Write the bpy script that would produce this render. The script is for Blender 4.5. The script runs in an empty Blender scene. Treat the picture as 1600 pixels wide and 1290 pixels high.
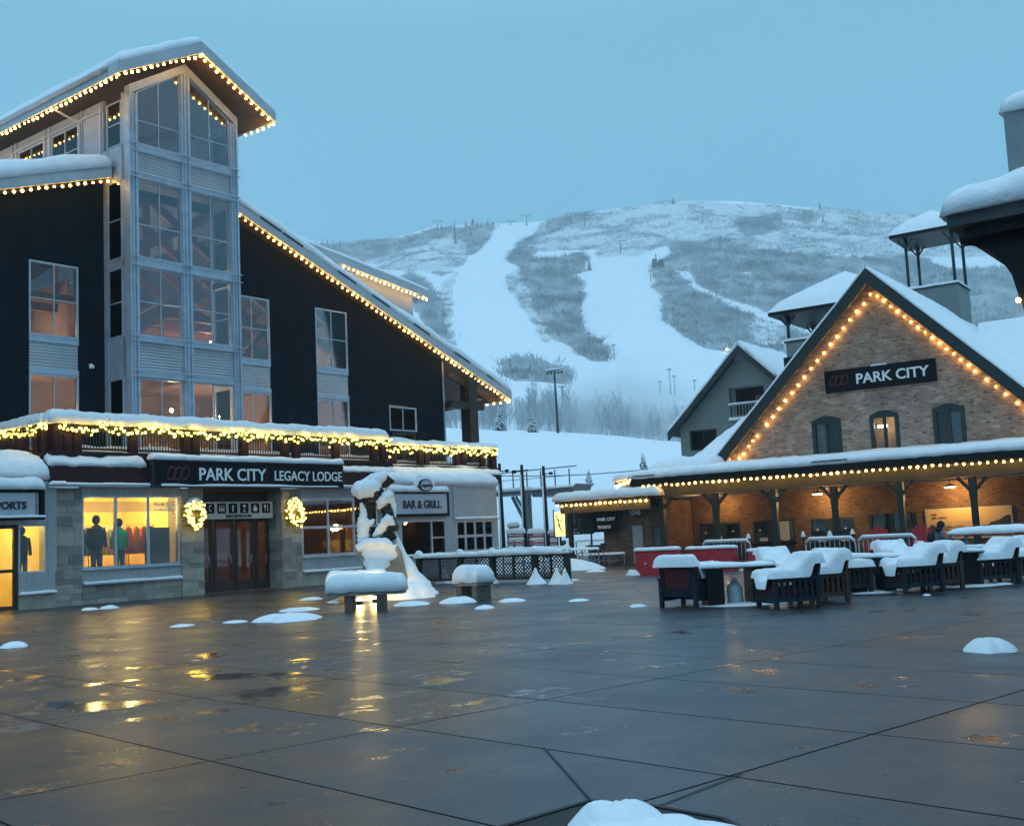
import bpy, bmesh, math, random
import numpy as np
from mathutils import Vector, Matrix
rng = np.random.default_rng(7); random.seed(7)
SC = bpy.context.scene; COL = SC.collection
R = math.radians

# ------------------------------------------------------------------ camera
F_PX, CX, CY, EYE = 1775.0, 800.0, 645.0, 1.5
_p, _r = R(6.24), R(-2.70)
fwd = np.array([0, math.cos(_p), math.sin(_p)]); _u0 = np.array([0, -math.sin(_p), math.cos(_p)]); _x0 = np.array([1., 0, 0])
rt = math.cos(_r)*_x0 + math.sin(_r)*_u0; upv = -math.sin(_r)*_x0 + math.cos(_r)*_u0
CAM = np.array([0, 0, EYE])
cd = bpy.data.cameras.new('camera'); cam = bpy.data.objects.new('camera', cd); COL.objects.link(cam)
cam.matrix_world = Matrix(((rt[0], upv[0], -fwd[0], 0), (rt[1], upv[1], -fwd[1], 0), (rt[2], upv[2], -fwd[2], EYE), (0, 0, 0, 1)))
cd.sensor_width = 36; cd.lens = F_PX/1600*36; cd.sensor_fit = 'HORIZONTAL'; cd.clip_start = 0.1; cd.clip_end = 6000
SC.camera = cam

# ------------------------------------------------------------------ dusk sky, weak low sun behind overcast, exposure
W = bpy.data.worlds.new('World'); SC.world = W; W.use_nodes = True
nt = W.node_tree; nt.nodes.clear()
def N(t, ty, **kw):
    n = t.nodes.new(ty)
    for k, v in kw.items():
        if k.startswith('i_'):
            n.inputs[k[2:].replace('_', ' ')].default_value = v
        else: setattr(n, k, v)
    return n
out = N(nt, 'ShaderNodeOutputWorld'); bg = N(nt, 'ShaderNodeBackground')
sky = N(nt, 'ShaderNodeTexSky', sky_type='NISHITA'); sky.sun_disc = False
sky.sun_elevation = R(2.0); sky.sun_rotation = R(200); sky.air_density = 1.5; sky.dust_density = 2.0; sky.ozone_density = 4.0
tc = N(nt, 'ShaderNodeTexCoord'); sep = N(nt, 'ShaderNodeSeparateXYZ'); nt.links.new(tc.outputs['Generated'], sep.inputs[0])
ramp = N(nt, 'ShaderNodeValToRGB'); nt.links.new(sep.outputs['Z'], ramp.inputs[0])
cr = ramp.color_ramp; cr.elements[0].position = 0.0; cr.elements[0].color = (0.165, 0.455, 0.665, 1)
cr.elements[1].position = 1.0; cr.elements[1].color = (0.74, 1.16, 1.50, 1)
e = cr.elements.new(0.22); e.color = (0.165, 0.455, 0.665, 1)
e = cr.elements.new(0.42); e.color = (0.17, 0.455, 0.64, 1)
e = cr.elements.new(0.62); e.color = (0.56, 0.92, 1.25, 1)
cn = N(nt, 'ShaderNodeTexNoise'); cn.inputs['Scale'].default_value = 1.3; cn.inputs['Detail'].default_value = 4
nt.links.new(tc.outputs['Generated'], cn.inputs['Vector'])
cm = N(nt, 'ShaderNodeMapRange'); cm.inputs['From Min'].default_value = .3; cm.inputs['From Max'].default_value = .7
cm.inputs['To Min'].default_value = .96; cm.inputs['To Max'].default_value = 1.04; nt.links.new(cn.outputs['Fac'], cm.inputs['Value'])
mul = N(nt, 'ShaderNodeMixRGB', blend_type='MULTIPLY'); mul.inputs[0].default_value = 1
nt.links.new(ramp.outputs[0], mul.inputs[1]); nt.links.new(cm.outputs[0], mul.inputs[2])
sk = N(nt, 'ShaderNodeMixRGB', blend_type='MULTIPLY'); sk.inputs[0].default_value = 1; sk.inputs[2].default_value = (.05, .05, .05, 1)
nt.links.new(sky.outputs[0], sk.inputs[1])
ad = N(nt, 'ShaderNodeMixRGB', blend_type='ADD'); ad.inputs[0].default_value = .25
nt.links.new(mul.outputs[0], ad.inputs[1]); nt.links.new(sk.outputs[0], ad.inputs[2])
nt.links.new(ad.outputs[0], bg.inputs[0]); bg.inputs[1].default_value = 1.0
nt.links.new(bg.outputs[0], out.inputs[0])
sd = bpy.data.lights.new('dusk_sun', 'SUN'); sd.energy = 0.12; sd.angle = R(30); sd.color = (.85, .9, 1)
so = bpy.data.objects.new('dusk_sun', sd); COL.objects.link(so); so.rotation_euler = (R(60), 0, R(-20))
SC.view_settings.view_transform = 'Standard'; SC.view_settings.look = 'None'; SC.view_settings.exposure = 0.0; SC.view_settings.gamma = 1.0
SC.render.engine = 'CYCLES'; SC.cycles.volume_step_rate = 5; SC.cycles.max_bounces = 6; SC.cycles.volume_bounces = 1
SC.cycles.transparent_max_bounces = 16; SC.cycles.use_light_tree = True

# ------------------------------------------------------------------ small measuring helpers
def ray(x, y): return rt*(x-CX)/F_PX + upv*(CY-y)/F_PX + fwd
def ground(x, y, z=0.0):
    d = ray(x, y); return Vector(CAM + d*((z-EYE)/d[2]))
def at(x, y, Y):
    d = ray(x, y); return Vector(CAM + d*(Y/d[1]))
class Frame:                       # a building's own ground frame: u along its front, v into it
    def __init__(s, O, ang):
        s.O = np.array([O[0], O[1], 0.]); s.ang = R(ang)
        s.u = np.array([math.cos(s.ang), math.sin(s.ang), 0]); s.v = np.array([-math.sin(s.ang), math.cos(s.ang), 0])
    def w(s, u, v, z=0.): return Vector(s.O + s.u*u + s.v*v + np.array([0, 0, z]))
    def hit(s, x, y, v=0.):
        d = ray(x, y); Q = s.O + s.v*v; t = ((Q-CAM)@s.v)/(d@s.v); P = CAM + d*t
        return float((P-s.O)@s.u), float(P[2])
    def hitu(s, x, y, u=0.):
        d = ray(x, y); Q = s.O + s.u*u; t = ((Q-CAM)@s.u)/(d@s.u); P = CAM + d*t
        return float((P-s.O)@s.v), float(P[2])
    def loc(s, P):
        d = np.array(P)-s.O; return float(d@s.u), float(d@s.v)
LF = Frame((-11.717, 39.643), 51.65)      # the lodge
BF = Frame((6.274, 52.0), -34.77)          # the brick ticket building

# ------------------------------------------------------------------ materials
MATS = {}
def mat(name, col, rough=.6, metal=0., spec=.5, emit=None, estr=0., var=0., vscale=3., bump=0., bscale=20., trans=0., alpha=1., coat=0., stretch=None, col2=None):
    m = bpy.data.materials.new(name); m.use_nodes = True; t = m.node_tree; b = t.nodes['Principled BSDF']
    b.inputs['Base Color'].default_value = (*col, 1); b.inputs['Roughness'].default_value = rough
    b.inputs['Metallic'].default_value = metal; b.inputs['Specular IOR Level'].default_value = spec
    b.inputs['Transmission Weight'].default_value = trans; b.inputs['Alpha'].default_value = alpha; b.inputs['Coat Weight'].default_value = coat
    if emit: b.inputs['Emission Color'].default_value = (*emit, 1); b.inputs['Emission Strength'].default_value = estr
    if var or bump or col2:
        co = N(t, 'ShaderNodeTexCoord'); src = co.outputs['Object']
        if stretch:
            mp = N(t, 'ShaderNodeMapping'); mp.inputs['Scale'].default_value = stretch; t.links.new(src, mp.inputs[0]); src = mp.outputs[0]
    if var or col2:
        n = N(t, 'ShaderNodeTexNoise'); n.inputs['Scale'].default_value = vscale; n.inputs['Detail'].default_value = 6; n.inputs['Roughness'].default_value = .65
        t.links.new(src, n.inputs['Vector'])
        rp = N(t, 'ShaderNodeValToRGB'); t.links.new(n.outputs['Fac'], rp.inputs[0])
        a = tuple(max(0, c*(1-var)) for c in col); c2 = col2 or tuple(min(1, c*(1+var)) for c in col)
        rp.color_ramp.elements[0].position = .32; rp.color_ramp.elements[0].color = (*a, 1)
        rp.color_ramp.elements[1].position = .68; rp.color_ramp.elements[1].color = (*c2, 1)
        t.links.new(rp.outputs[0], b.inputs['Base Color'])
    if bump:
        n2 = N(t, 'ShaderNodeTexNoise'); n2.inputs['Scale'].default_value = bscale; n2.inputs['Detail'].default_value = 5; t.links.new(src, n2.inputs['Vector'])
        bp = N(t, 'ShaderNodeBump'); bp.inputs['Strength'].default_value = bump; bp.inputs['Distance'].default_value = .02
        t.links.new(n2.outputs['Fac'], bp.inputs['Height']); t.links.new(bp.outputs[0], b.inputs['Normal'])
    MATS[name] = m; return m
def ribbed(name, col, period, axis='X', rough=.4, metal=0., depth=.02, var=.1):      # corrugated sheet
    m = mat(name, col, rough, metal, var=var, vscale=1.2); t = m.node_tree; b = t.nodes['Principled BSDF']
    co = N(t, 'ShaderNodeTexCoord'); w = N(t, 'ShaderNodeTexWave', wave_type='BANDS', bands_direction=axis, wave_profile='SIN')
    w.inputs['Scale'].default_value = 2*math.pi/20/period*1.0; w.inputs['Distortion'].default_value = 0
    t.links.new(co.outputs['Object'], w.inputs['Vector'])
    bp = N(t, 'ShaderNodeBump'); bp.inputs['Strength'].default_value = 1; bp.inputs['Distance'].default_value = depth
    t.links.new(w.outputs['Fac'], bp.inputs['Height']); t.links.new(bp.outputs[0], b.inputs['Normal'])
    return m
snow = mat('snow', (.84, .87, .90), .6, spec=.25, bump=.9, bscale=13, var=.05, vscale=4)
metal = mat('galvanised_metal', (.43, .49, .56), .42, .35, var=.15, vscale=2.5)
metal_dull = mat('painted_grey_steel', (.35, .40, .45), .5, .1, var=.12, vscale=3)
fascia_m = mat('fascia_paint', (.46, .48, .50), .55, var=.12, vscale=1.5)
louvre = ribbed('louvre_panel', (.40, .43, .46), .11, 'Z', .4, .3)
corr = ribbed('corrugated_cladding', (.40, .43, .46), .09, 'X', .45, .2)
darkwall = ribbed('dark_ribbed_cladding', (.0045, .010, .016), .12, 'X', .85, 0., depth=.012, var=.25); darkwall.node_tree.nodes['Principled BSDF'].inputs['Specular IOR Level'].default_value = .12
maroon = mat('maroon_steel', (.035, .010, .011), .55, spec=.2, var=.3)
blackm = mat('black_paint', (.008, .009, .010), .5, spec=.2, var=.3)
darksteel = mat('dark_steel', (.03, .032, .036), .45, .4, var=.3)
greenpaint = mat('dark_green_paint', (.009, .020, .020), .5, var=.3)
olivepaint = mat('olive_timber', (.05, .048, .026), .6, var=.2)
timber = mat('dark_timber', (.035, .018, .012), .6, var=.35, vscale=6, stretch=(1, 1, .2))
whitep = mat('white_paint', (.75, .76, .78), .5)
wood = mat('soffit_wood', (.13, .075, .03), .6, var=.25, vscale=4)
# ------------------------------------------------------------------ mesh builder
SPLIT = {'corrugated_panel', 'tower_louvre', 'stone_plinth', 'tower_beam', 'tower_column', 'shop_bay_snow', 'bar_bay_snow', 'sill', 'sill_snow', 'spandrel_beam', 'bar_bay_trim', 'deck_snow', 'railing_snow', 'roof_edge_flashing', 'roof_snow', 'soffit', 'roof_fascia', 'upper_room', 'shop_room', 'bar_room', 'clerestory_post', 'tower_cheek', 'window_band', 'porch_door', 'gutter_edge', 'notice', 'speak_hole', 'shutter', 'pictogram', 'parapet_snow', 'counter', 'floodlight', 'plug', 'balcony_snow', 'inner_wall', 'wall', 'leg', 'post', 'porch_snow', 'fence_snow', 'support', 'housing', 'stripe', 'dark_trees', 'hanger', 'strap', 'room_floor', 'balcony_beam', 'balcony_deck'}
class MB:
    def __init__(s): s.v = []; s.f = []; s.sm = []
    def add(s, vs, fs, smooth=False, M=None):
        o = len(s.v)
        if M is not None: vs = [M @ Vector(q) for q in vs]
        s.v += [tuple(q) for q in vs]; s.f += [tuple(i+o for i in f) for f in fs]; s.sm += [smooth]*len(fs); return s
    def box(s, x0, x1, y0, y1, z0, z1, M=None):
        vs = [(x, y, z) for z in (z0, z1) for y in (y0, y1) for x in (x0, x1)]
        return s.add(vs, [(0, 2, 3, 1), (4, 5, 7, 6), (0, 1, 5, 4), (2, 6, 7, 3), (0, 4, 6, 2), (1, 3, 7, 5)], M=M)
    def prism(s, pts, y0, y1, M=None, ax='y'):       # polygon in (x,z) pushed along y (or in (x,y) pushed along z)
        n = len(pts)
        if ax == 'y': vs = [(x, y0, z) for x, z in pts] + [(x, y1, z) for x, z in pts]
        elif ax == 'x': vs = [(y0, x, z) for x, z in pts] + [(y1, x, z) for x, z in pts]
        else: vs = [(x, z, y0) for x, z in pts] + [(x, z, y1) for x, z in pts]
        fs = [tuple(range(n)), tuple(range(2*n-1, n-1, -1))] + [(i, i+n, (i+1) % n+n, (i+1) % n) for i in range(n)]
        return s.add(vs, fs, M=M)
    def tube(s, pts, r, n=6, cap=True, smooth=True):
        pts = [Vector(q) for q in pts]; rs = r if isinstance(r, (list, tuple)) else [r]*len(pts); vs = []; fs = []
        for i, P in enumerate(pts):
            d = (pts[min(i+1, len(pts)-1)]-pts[max(i-1, 0)]); d = d.normalized() if d.length > 1e-9 else Vector((0, 0, 1))
            a = Vector((0, 0, 1)) if abs(d.z) < .9 else Vector((1, 0, 0)); x = d.cross(a).normalized(); y = d.cross(x)
            for k in range(n):
                t = 2*math.pi*k/n; vs.append(P + (x*math.cos(t)+y*math.sin(t))*rs[i])
        for i in range(len(pts)-1):
            for k in range(n): fs.append((i*n+k, i*n+(k+1) % n, (i+1)*n+(k+1) % n, (i+1)*n+k))
        if cap: fs += [tuple(range(n-1, -1, -1)), tuple(range((len(pts)-1)*n, len(pts)*n))]
        return s.add(vs, fs, smooth)
    def ball(s, c, r, nu=8, nv=6, sz=1., noise=0., sx=1., sy=1.):
        vs = [(c[0], c[1], c[2]+r*sz)]; fs = []
        for j in range(1, nv):
            for i in range(nu):
                th = math.pi*j/nv; ph = 2*math.pi*i/nu; q = r*(1+noise*random.uniform(-1, 1))
                vs.append((c[0]+q*sx*math.sin(th)*math.cos(ph), c[1]+q*sy*math.sin(th)*math.sin(ph), c[2]+q*sz*math.cos(th)))
        vs.append((c[0], c[1], c[2]-r*sz)); L = len(vs)-1
        for i in range(nu):
            fs.append((0, 1+i, 1+(i+1) % nu)); fs.append((L, L-nu+(i+1) % nu, L-nu+i))
            for j in range(nv-2): a = 1+j*nu+i; b = 1+j*nu+(i+1) % nu; fs.append((a, a+nu, b+nu, b))
        return s.add(vs, fs, True)
    def beam(s, a, b, w, h=None):                     # square bar between two points
        a = Vector(a); b = Vector(b); d = (b-a); L = d.length; d.normalize(); h = h or w
        up = Vector((0, 0, 1)) if abs(d.z) < .95 else Vector((0, 1, 0)); x = d.cross(up).normalized(); z = x.cross(d)
        M = Matrix((( x[0], d[0], z[0], a[0]), (x[1], d[1], z[1], a[1]), (x[2], d[2], z[2], a[2]), (0, 0, 0, 1)))
        return s.box(-w/2, w/2, 0, L, -h/2, h/2, M)
    def clusters(s):
        par = list(range(len(s.v)))
        def find(a):
            while par[a] != a: par[a] = par[par[a]]; a = par[a]
            return a
        for f in s.f:
            for q in f[1:]: par[find(q)] = find(f[0])
        g = {}
        for i, f in enumerate(s.f): g.setdefault(find(f[0]), []).append(i)
        bb = []
        for fs in g.values():
            P = np.array([s.v[k] for i in fs for k in s.f[i]]); bb.append([P.min(0)-.03, P.max(0)+.03, fs])
        ch = True
        while ch:
            ch = False
            for i in range(len(bb)):
                for j in range(len(bb)-1, i, -1):
                    if (bb[i][0] <= bb[j][1]).all() and (bb[j][0] <= bb[i][1]).all():
                        bb[i] = [np.minimum(bb[i][0], bb[j][0]), np.maximum(bb[i][1], bb[j][1]), bb[i][2]+bb[j][2]]; bb.pop(j); ch = True
        return [b[2] for b in bb]
    def build(s, name, m, parent=None, loc=None):
        if name in SPLIT and parent is not None:
            cl = s.clusters()
            if len(cl) > 1:
                o = None
                for fs in cl:
                    n = MB(); mp = {}
                    for i in sorted(fs):
                        f = []
                        for k in s.f[i]:
                            if k not in mp: mp[k] = len(n.v); n.v.append(s.v[k])
                            f.append(mp[k])
                        n.f.append(tuple(f)); n.sm.append(s.sm[i])
                    o = n._build(name, m, parent, loc)
                return o
        return s._build(name, m, parent, loc)
    def _build(s, name, m, parent=None, loc=None):
        me = bpy.data.meshes.new(name); me.from_pydata(s.v, [], s.f)
        bm = bmesh.new(); bm.from_mesh(me); bmesh.ops.recalc_face_normals(bm, faces=bm.faces); bm.to_mesh(me); bm.free()
        me.polygons.foreach_set('use_smooth', s.sm); me.materials.append(m)
        o = bpy.data.objects.new(name, me); COL.objects.link(o)
        if parent is not None: o.parent = parent
        if loc is not None: o.location = loc
        return o
def tag(o, label=None, cat=None, group=None, kind=None):
    if label: o['label'] = label
    if cat: o['category'] = cat
    if group: o['group'] = group
    if kind: o['kind'] = kind
    return o
def thing(name, label, cat, loc=(0, 0, 0), rz=0., group=None):
    o = bpy.data.objects.new(name, None); COL.objects.link(o); o.location = loc; o.rotation_euler = (0, 0, rz); o.empty_display_size = .2
    return tag(o, label, cat, group)
def dup(root, loc, rz=None, label=None, group=None, scale=None):
    kids = [o for o in list(COL.objects) if o.parent is root]
    r = root.copy(); COL.objects.link(r); r.location = loc
    if rz is not None: r.rotation_euler = (0, 0, rz)
    if scale: r.scale = (scale,)*3
    if label: r['label'] = label
    if group: r['group'] = group
    for k in kids:
        gk = [o for o in list(COL.objects) if o.parent is k]
        c = k.copy(); COL.objects.link(c); c.parent = r
        for g in gk: d = g.copy(); COL.objects.link(d); d.parent = c
    return r
def vnoise(x, y, s=0):        # cheap smooth value noise on arrays
    x = np.asarray(x, float); y = np.asarray(y, float)
    xi = np.floor(x).astype(int); yi = np.floor(y).astype(int); xf = x-xi; yf = y-yi
    def h(a, b): return np.modf(np.abs(np.sin(a*127.1+b*311.7+s*74.7)*43758.5453))[0]
    u = xf*xf*(3-2*xf); v = yf*yf*(3-2*yf)
    return (h(xi, yi)*(1-u)+h(xi+1, yi)*u)*(1-v)+(h(xi, yi+1)*(1-u)+h(xi+1, yi+1)*u)*v
def fbm(x, y, s=0, o=4):
    t = 0; a = .5
    for k in range(o): t = t+a*vnoise(x*2**k, y*2**k, s+k); a *= .5
    return t
def snowpatch(mb, A, B, D, h, r=.2, step=.2, nz=.25, seed=0, nscale=1.3, nmax=90, under=.02, cut=None):
    """a blanket of snow over the parallelogram A, A+B, A+D; rounded rim, soft humps"""
    A = Vector(A); B = Vector(B); D = Vector(D); lb, ld = B.length, D.length
    nb = max(3, min(nmax, int(lb/step)+1)); nd = max(3, min(nmax, int(ld/step)+1))
    def sp(n, L):
        k = min(r/L, .45); c = [0, .15*k, .4*k, .7*k, k]; mid = list(np.linspace(k, 1-k, n+1))[1:-1]
        return c+mid+[1-q for q in reversed(c)]
    S = sp(nb, lb); T = sp(nd, ld); vs = []; fs = []; nS, nT = len(S), len(T)
    for t in T:
        for q in S:
            P = A+B*q+D*t; d = min(q*lb, (1-q)*lb, t*ld, (1-t)*ld); e = min(1, d/r) if r > 0 else 1
            pr = math.sqrt(max(0, 1-(1-e)**2))
            n = float(fbm(np.array((P.x+P.z*.7)*nscale), np.array((P.y+P.z*.3)*nscale), seed, 3))-.45
            vs.append((P.x, P.y, P.z-under+(h*(1+nz*2*n)+under)*pr))
    for j in range(nT-1):
        for i in range(nS-1): a = j*nS+i; fs.append((a, a+1, a+nS+1, a+nS))
    o = len(vs); vs += [A-Vector((0, 0, under)), A+B-Vector((0, 0, under)), A+B+D-Vector((0, 0, under)), A+D-Vector((0, 0, under))]
    rim = [i for i in range(nS)]+[j*nS+nS-1 for j in range(1, nT)]+[(nT-1)*nS+i for i in range(nS-2, -1, -1)]+[j*nS for j in range(nT-2, 0, -1)]
    fs.append(tuple(reversed(rim)))
    vs = vs[:o]
    vs = [(x+.05*min(1, h*4)*(float(vnoise(np.array(x*5+seed), np.array(y*5+z*2), 3))-.5), y+.05*min(1, h*4)*(float(vnoise(np.array(x*5), np.array(y*5+seed), 4))-.5), z+.05*min(1, h*3)*(float(vnoise(np.array(x*7+seed), np.array(y*7+z), 9))-.5)) for x, y, z in vs]
    return mb.add(vs, fs, True)
def snowmound(mb, c, rx, ry, h, seed=0, n=36, rings=8, rot=0., irr=.25, M=None, pw=2.6, po=1.):
    vs = [(c[0], c[1], c[2]+h)]; fs = []
    for j in range(1, rings+1):
        for i in range(n):
            ph = 2*math.pi*i/n; q = j/rings
            irrq = 1+irr*2.4*(float(fbm(np.array(math.cos(ph)*1.9+7+seed), np.array(math.sin(ph)*1.9+3), seed, 5))-.45)
            x = rx*q*math.cos(ph)*irrq; y = ry*q*math.sin(ph)*irrq
            z = h*(1-q**pw)**po*(1+.55*(float(fbm(np.array(x/rx*2.2+seed), np.array(y/ry*2.2), 5, 3))-.45)) if j < rings else -.01
            vs.append((c[0]+x*math.cos(rot)-y*math.sin(rot), c[1]+x*math.sin(rot)+y*math.cos(rot), c[2]+z))
    for i in range(n):
        fs.append((0, 1+i, 1+(i+1) % n))
        for j in range(rings-1): a = 1+j*n+i; b = 1+j*n+(i+1) % n; fs.append((a, a+n, b+n, b))
    return mb.add(vs, fs, True, M)
_fonts = {}
def text(body, size, m, parent, loc, name='lettering', align='LEFT', extrude=.012, squash=1., bold=0., face_rot=(R(90), 0, 0)):
    cu = bpy.data.curves.new('t', 'FONT'); cu.body = body; cu.size = size; cu.align_x = align; cu.extrude = extrude; cu.offset = bold
    cu.resolution_u = 3
    tmp = bpy.data.objects.new('t', cu); COL.objects.link(tmp)
    dg = bpy.context.evaluated_depsgraph_get(); me = bpy.data.meshes.new_from_object(tmp.evaluated_get(dg))
    bpy.data.objects.remove(tmp); me.name = name; me.materials.clear(); me.materials.append(m)
    o = bpy.data.objects.new(name, me); COL.objects.link(o); o.parent = parent; o.location = loc; o.rotation_euler = face_rot; o.scale = (squash, 1, 1)
    return o

# ------------------------------------------------------------------ terrain: plaza, snow slopes, mountain
def polymask(px, py, poly):
    poly = np.array(poly, float); ins = np.zeros(px.shape, bool); n = len(poly)
    for i in range(n):
        x0, y0 = poly[i]; x1, y1 = poly[(i+1) % n]
        c = ((y0 > py) != (y1 > py)); ins ^= c & (px < (x1-x0)*(py-y0)/((y1-y0) if y1 != y0 else 1e-9)+x0)
    return ins
def z6(*p): return [(680+a/3.478, 300+b/3.478) for a, b in p]
def elev(px, py):      # tangent of elevation seen through a photo pixel
    d = ray(px, py); return d[2]/math.hypot(d[0], d[1]), math.atan2(d[0], d[1])
RIDGE = [(-500, 410), (-200, 400), (300, 385), (480, 376), (540, 382), (600, 378), (680, 354), (770, 350), (850, 346), (940, 330), (1050, 313), (1150, 315), (1300, 327), (1430, 337), (1600, 350), (1900, 372), (2300, 400)]
HUMP = [(-500, 700), (300, 672), (690, 668), (850, 672), (960, 681), (1050, 690), (1200, 700), (1600, 720), (2300, 740)]
ra = sorted([elev(*q)[::-1] for q in RIDGE]); ha = sorted([elev(*q)[::-1] for q in HUMP])
def terr(az, r):
    tr = np.interp(az, [a for a, _ in ra], [t for _, t in ra]); th = np.interp(az, [a for a, _ in ha], [t for _, t in ha])
    RR = 1180.
    kr = np.array([0, 60, 80, 110, 150, 172, 200, 290, 340, 430, 1180., 1250, 1600, 3000])
    out = np.zeros_like(r)
    t0 = np.full_like(r, 0.); 
    vals = [t0-.1, -EYE/60+t0, th*.25, th*.66, th*.95, th, th*.985, th*.97, th*1.22, th*1.5, tr, tr*.985, tr*.6, tr*.05]
    for i in range(len(kr)-1):
        m = (r >= kr[i]) & (r < kr[i+1]); f = (r-kr[i])/(kr[i+1]-kr[i])
        if i in (4,): f2 = f
        elif i == 9: f2 = f**.9
        else: f2 = f*f*(3-2*f)
        out = np.where(m, vals[i]+(vals[i+1]-vals[i])*f2, out)
    z = EYE+out*r
    x = r*np.sin(az); y = r*np.cos(az)
    amp = np.clip((r-330)/300, 0, 1)*(1-np.clip((r-1050)/130, 0, 1)*.85)
    z = z+amp*((fbm(x/90, y/90, 3, 5)-.47)*26)
    z = z+np.clip((r-62)/60, 0, 1)*(fbm(x/14, y/14, 9, 3)-.45)*.8
    z = np.where(r < 62, -.02-.0*r, np.maximum(z, -.02+np.clip(r-62, 0, 5)*.05))
    return z
RUN1 = [(765, 352), (856, 346), (846, 363), (805, 386), (795, 398), (797, 412), (812, 428), (822, 455), (835, 480), (850, 520), (880, 555), (940, 600), (830, 585), (720, 560), (700, 520), (695, 470), (690, 440), (725, 415), (745, 400), (762, 370)]
FOREST = [
 [(440, 380), (520, 384), (590, 376), (640, 366), (700, 352), (714, 360), (690, 372), (655, 384), (600, 400), (560, 415), (480, 400)],
 z6((110, 225), (200, 180), (310, 172), (320, 210), (270, 290), (210, 350), (180, 330), (170, 280), (120, 260)),
 z6((610, 168), (740, 132), (800, 110), (860, 112), (790, 150), (700, 195), (600, 235), (520, 275), (470, 320), (640, 345), (780, 325), (830, 350), (830, 430), (720, 465), (800, 470), (797, 600), (800, 720), (830, 800), (900, 810), (942, 850), (942, 930), (850, 925), (780, 890), (720, 840), (640, 790), (600, 720), (545, 640), (520, 540), (460, 470), (450, 410), (385, 390), (395, 345), (440, 300), (590, 210)),
 [(1017, 415), (1040, 408), (1052, 380), (1100, 376), (1140, 375), (1250, 400), (1340, 404), (1400, 400), (1480, 415), (1700, 420), (1700, 560), (1300, 560), (1225, 560), (1150, 556), (1128, 548), (1100, 545), (1070, 527), (1050, 512), (1034, 498), (1032, 485), (1042, 474), (1036, 460), (1016, 440)],
 z6((370, 925), (460, 905), (560, 912), (640, 930), (720, 945), (745, 1000), (715, 1050), (600, 1035), (420, 1022), (372, 985)),
 [(1150, 345), (1165, 338), (1215, 335), (1225, 350), (1200, 365), (1160, 368)], [(1245, 335), (1265, 330), (1275, 345), (1260, 352)],
 [(640, 425), (668, 440), (690, 470), (694, 500), (704, 530), (680, 530), (650, 490), (600, 450)],
]
CLEAR = [
 [(1056, 423), (1082, 425), (1085, 440), (1140, 468), (1210, 494), (1300, 520), (1300, 532), (1205, 505), (1130, 474), (1075, 442)],
 z6((560, 330), (780, 322), (700, 345), (600, 372), (500, 365)), z6((500, 560), (560, 550), (700, 565), (560, 572)),
 [(1148, 425), (1185, 424), (1170, 432)],
 [(960, 405), (1010, 405), (1030, 470), (955, 470)],
]
SPARSE = [
 [(560, 410), (640, 368), (712, 362), (742, 395), (722, 418), (690, 432), (660, 425), (600, 420)],
 [(850, 345), (940, 330), (1050, 313), (1300, 327), (1600, 345), (1700, 400), (1400, 400), (1250, 400), (1140, 378), (1052, 382), (1000, 398), (935, 402), (925, 390), (830, 395), (800, 392), (830, 370)],
 [(690, 440), (712, 425), (702, 520), (710, 545), (690, 560), (670, 520)],
 z6((380, 450), (440, 430), (520, 560), (600, 720), (640, 790), (600, 830), (540, 740), (480, 640), (400, 520)),
 [(1170, 500), (1225, 500), (1240, 540), (1180, 530)],
]
SUB = [[(1180, 492), (1225, 500), (1240, 545), (1200, 540), (1165, 515)]]
def pix(x, y, z):
    vx = x-CAM[0]; vy = y-CAM[1]; vz = z-CAM[2]
    k = vx*fwd[0]+vy*fwd[1]+vz*fwd[2]; k = np.where(np.abs(k) < 1e-6, 1e-6, k)
    return CX+F_PX*(vx*rt[0]+vy*rt[1]+vz*rt[2])/k, CY-F_PX*(vx*upv[0]+vy*upv[1]+vz*upv[2])/k
def cover(x, y, z):
    px, py = pix(x, y, z); wx = (fbm(x/35, y/35, 21, 4)-.47); wy = (fbm(x/35, y/35, 31, 4)-.47)
    px = px+wx*16; py = py+wy*10
    c = np.zeros(px.shape)
    for p in SPARSE: c = np.where(polymask(px, py, p), .50, c)
    for p in FOREST: c = np.where(polymask(px, py, p), 1., c)
    for p in SUB: c = np.where(polymask(px, py, p), .45, c)
    for p in CLEAR: c = np.where(polymask(px, py, p), .0, c)
    return c
naz = 560; azs = np.linspace(R(-36), R(36), naz)
rs = np.concatenate([np.linspace(62, 175, 46), np.linspace(182, 330, 30), np.linspace(334, 1180, 330), np.array([1190, 1205, 1225, 1250, 1310, 1400, 1500, 1600.])])
AZ, RG = np.meshgrid(azs, rs); ZZ = terr(AZ, RG); XX = RG*np.sin(AZ); YY = RG*np.cos(AZ)
CV = cover(XX, YY, ZZ)*(RG > 330)
def gridmesh(name, X, Y, Z, m, attr=None):
    nr, na = X.shape; me = bpy.data.meshes.new(name); co = np.stack([X, Y, Z], -1).reshape(-1, 3)
    i = np.arange(nr*na).reshape(nr, na); q = np.stack([i[:-1, :-1], i[:-1, 1:], i[1:, 1:], i[1:, :-1]], -1).reshape(-1, 4)
    me.vertices.add(len(co)); me.vertices.foreach_set('co', co.ravel()); me.loops.add(q.size); me.loops.foreach_set('vertex_index', q.ravel())
    me.polygons.add(len(q)); me.polygons.foreach_set('loop_start', np.arange(0, q.size, 4)); me.polygons.foreach_set('loop_total', np.full(len(q), 4))
    me.update(); me.polygons.foreach_set('use_smooth', np.ones(len(q), bool))
    if attr is not None: a = me.attributes.new('cover', 'FLOAT', 'POINT'); a.data.foreach_set('value', attr.ravel().astype(np.float32))
    me.materials.append(m); me.validate(); o = bpy.data.objects.new(name, me); COL.objects.link(o); return o
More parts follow.
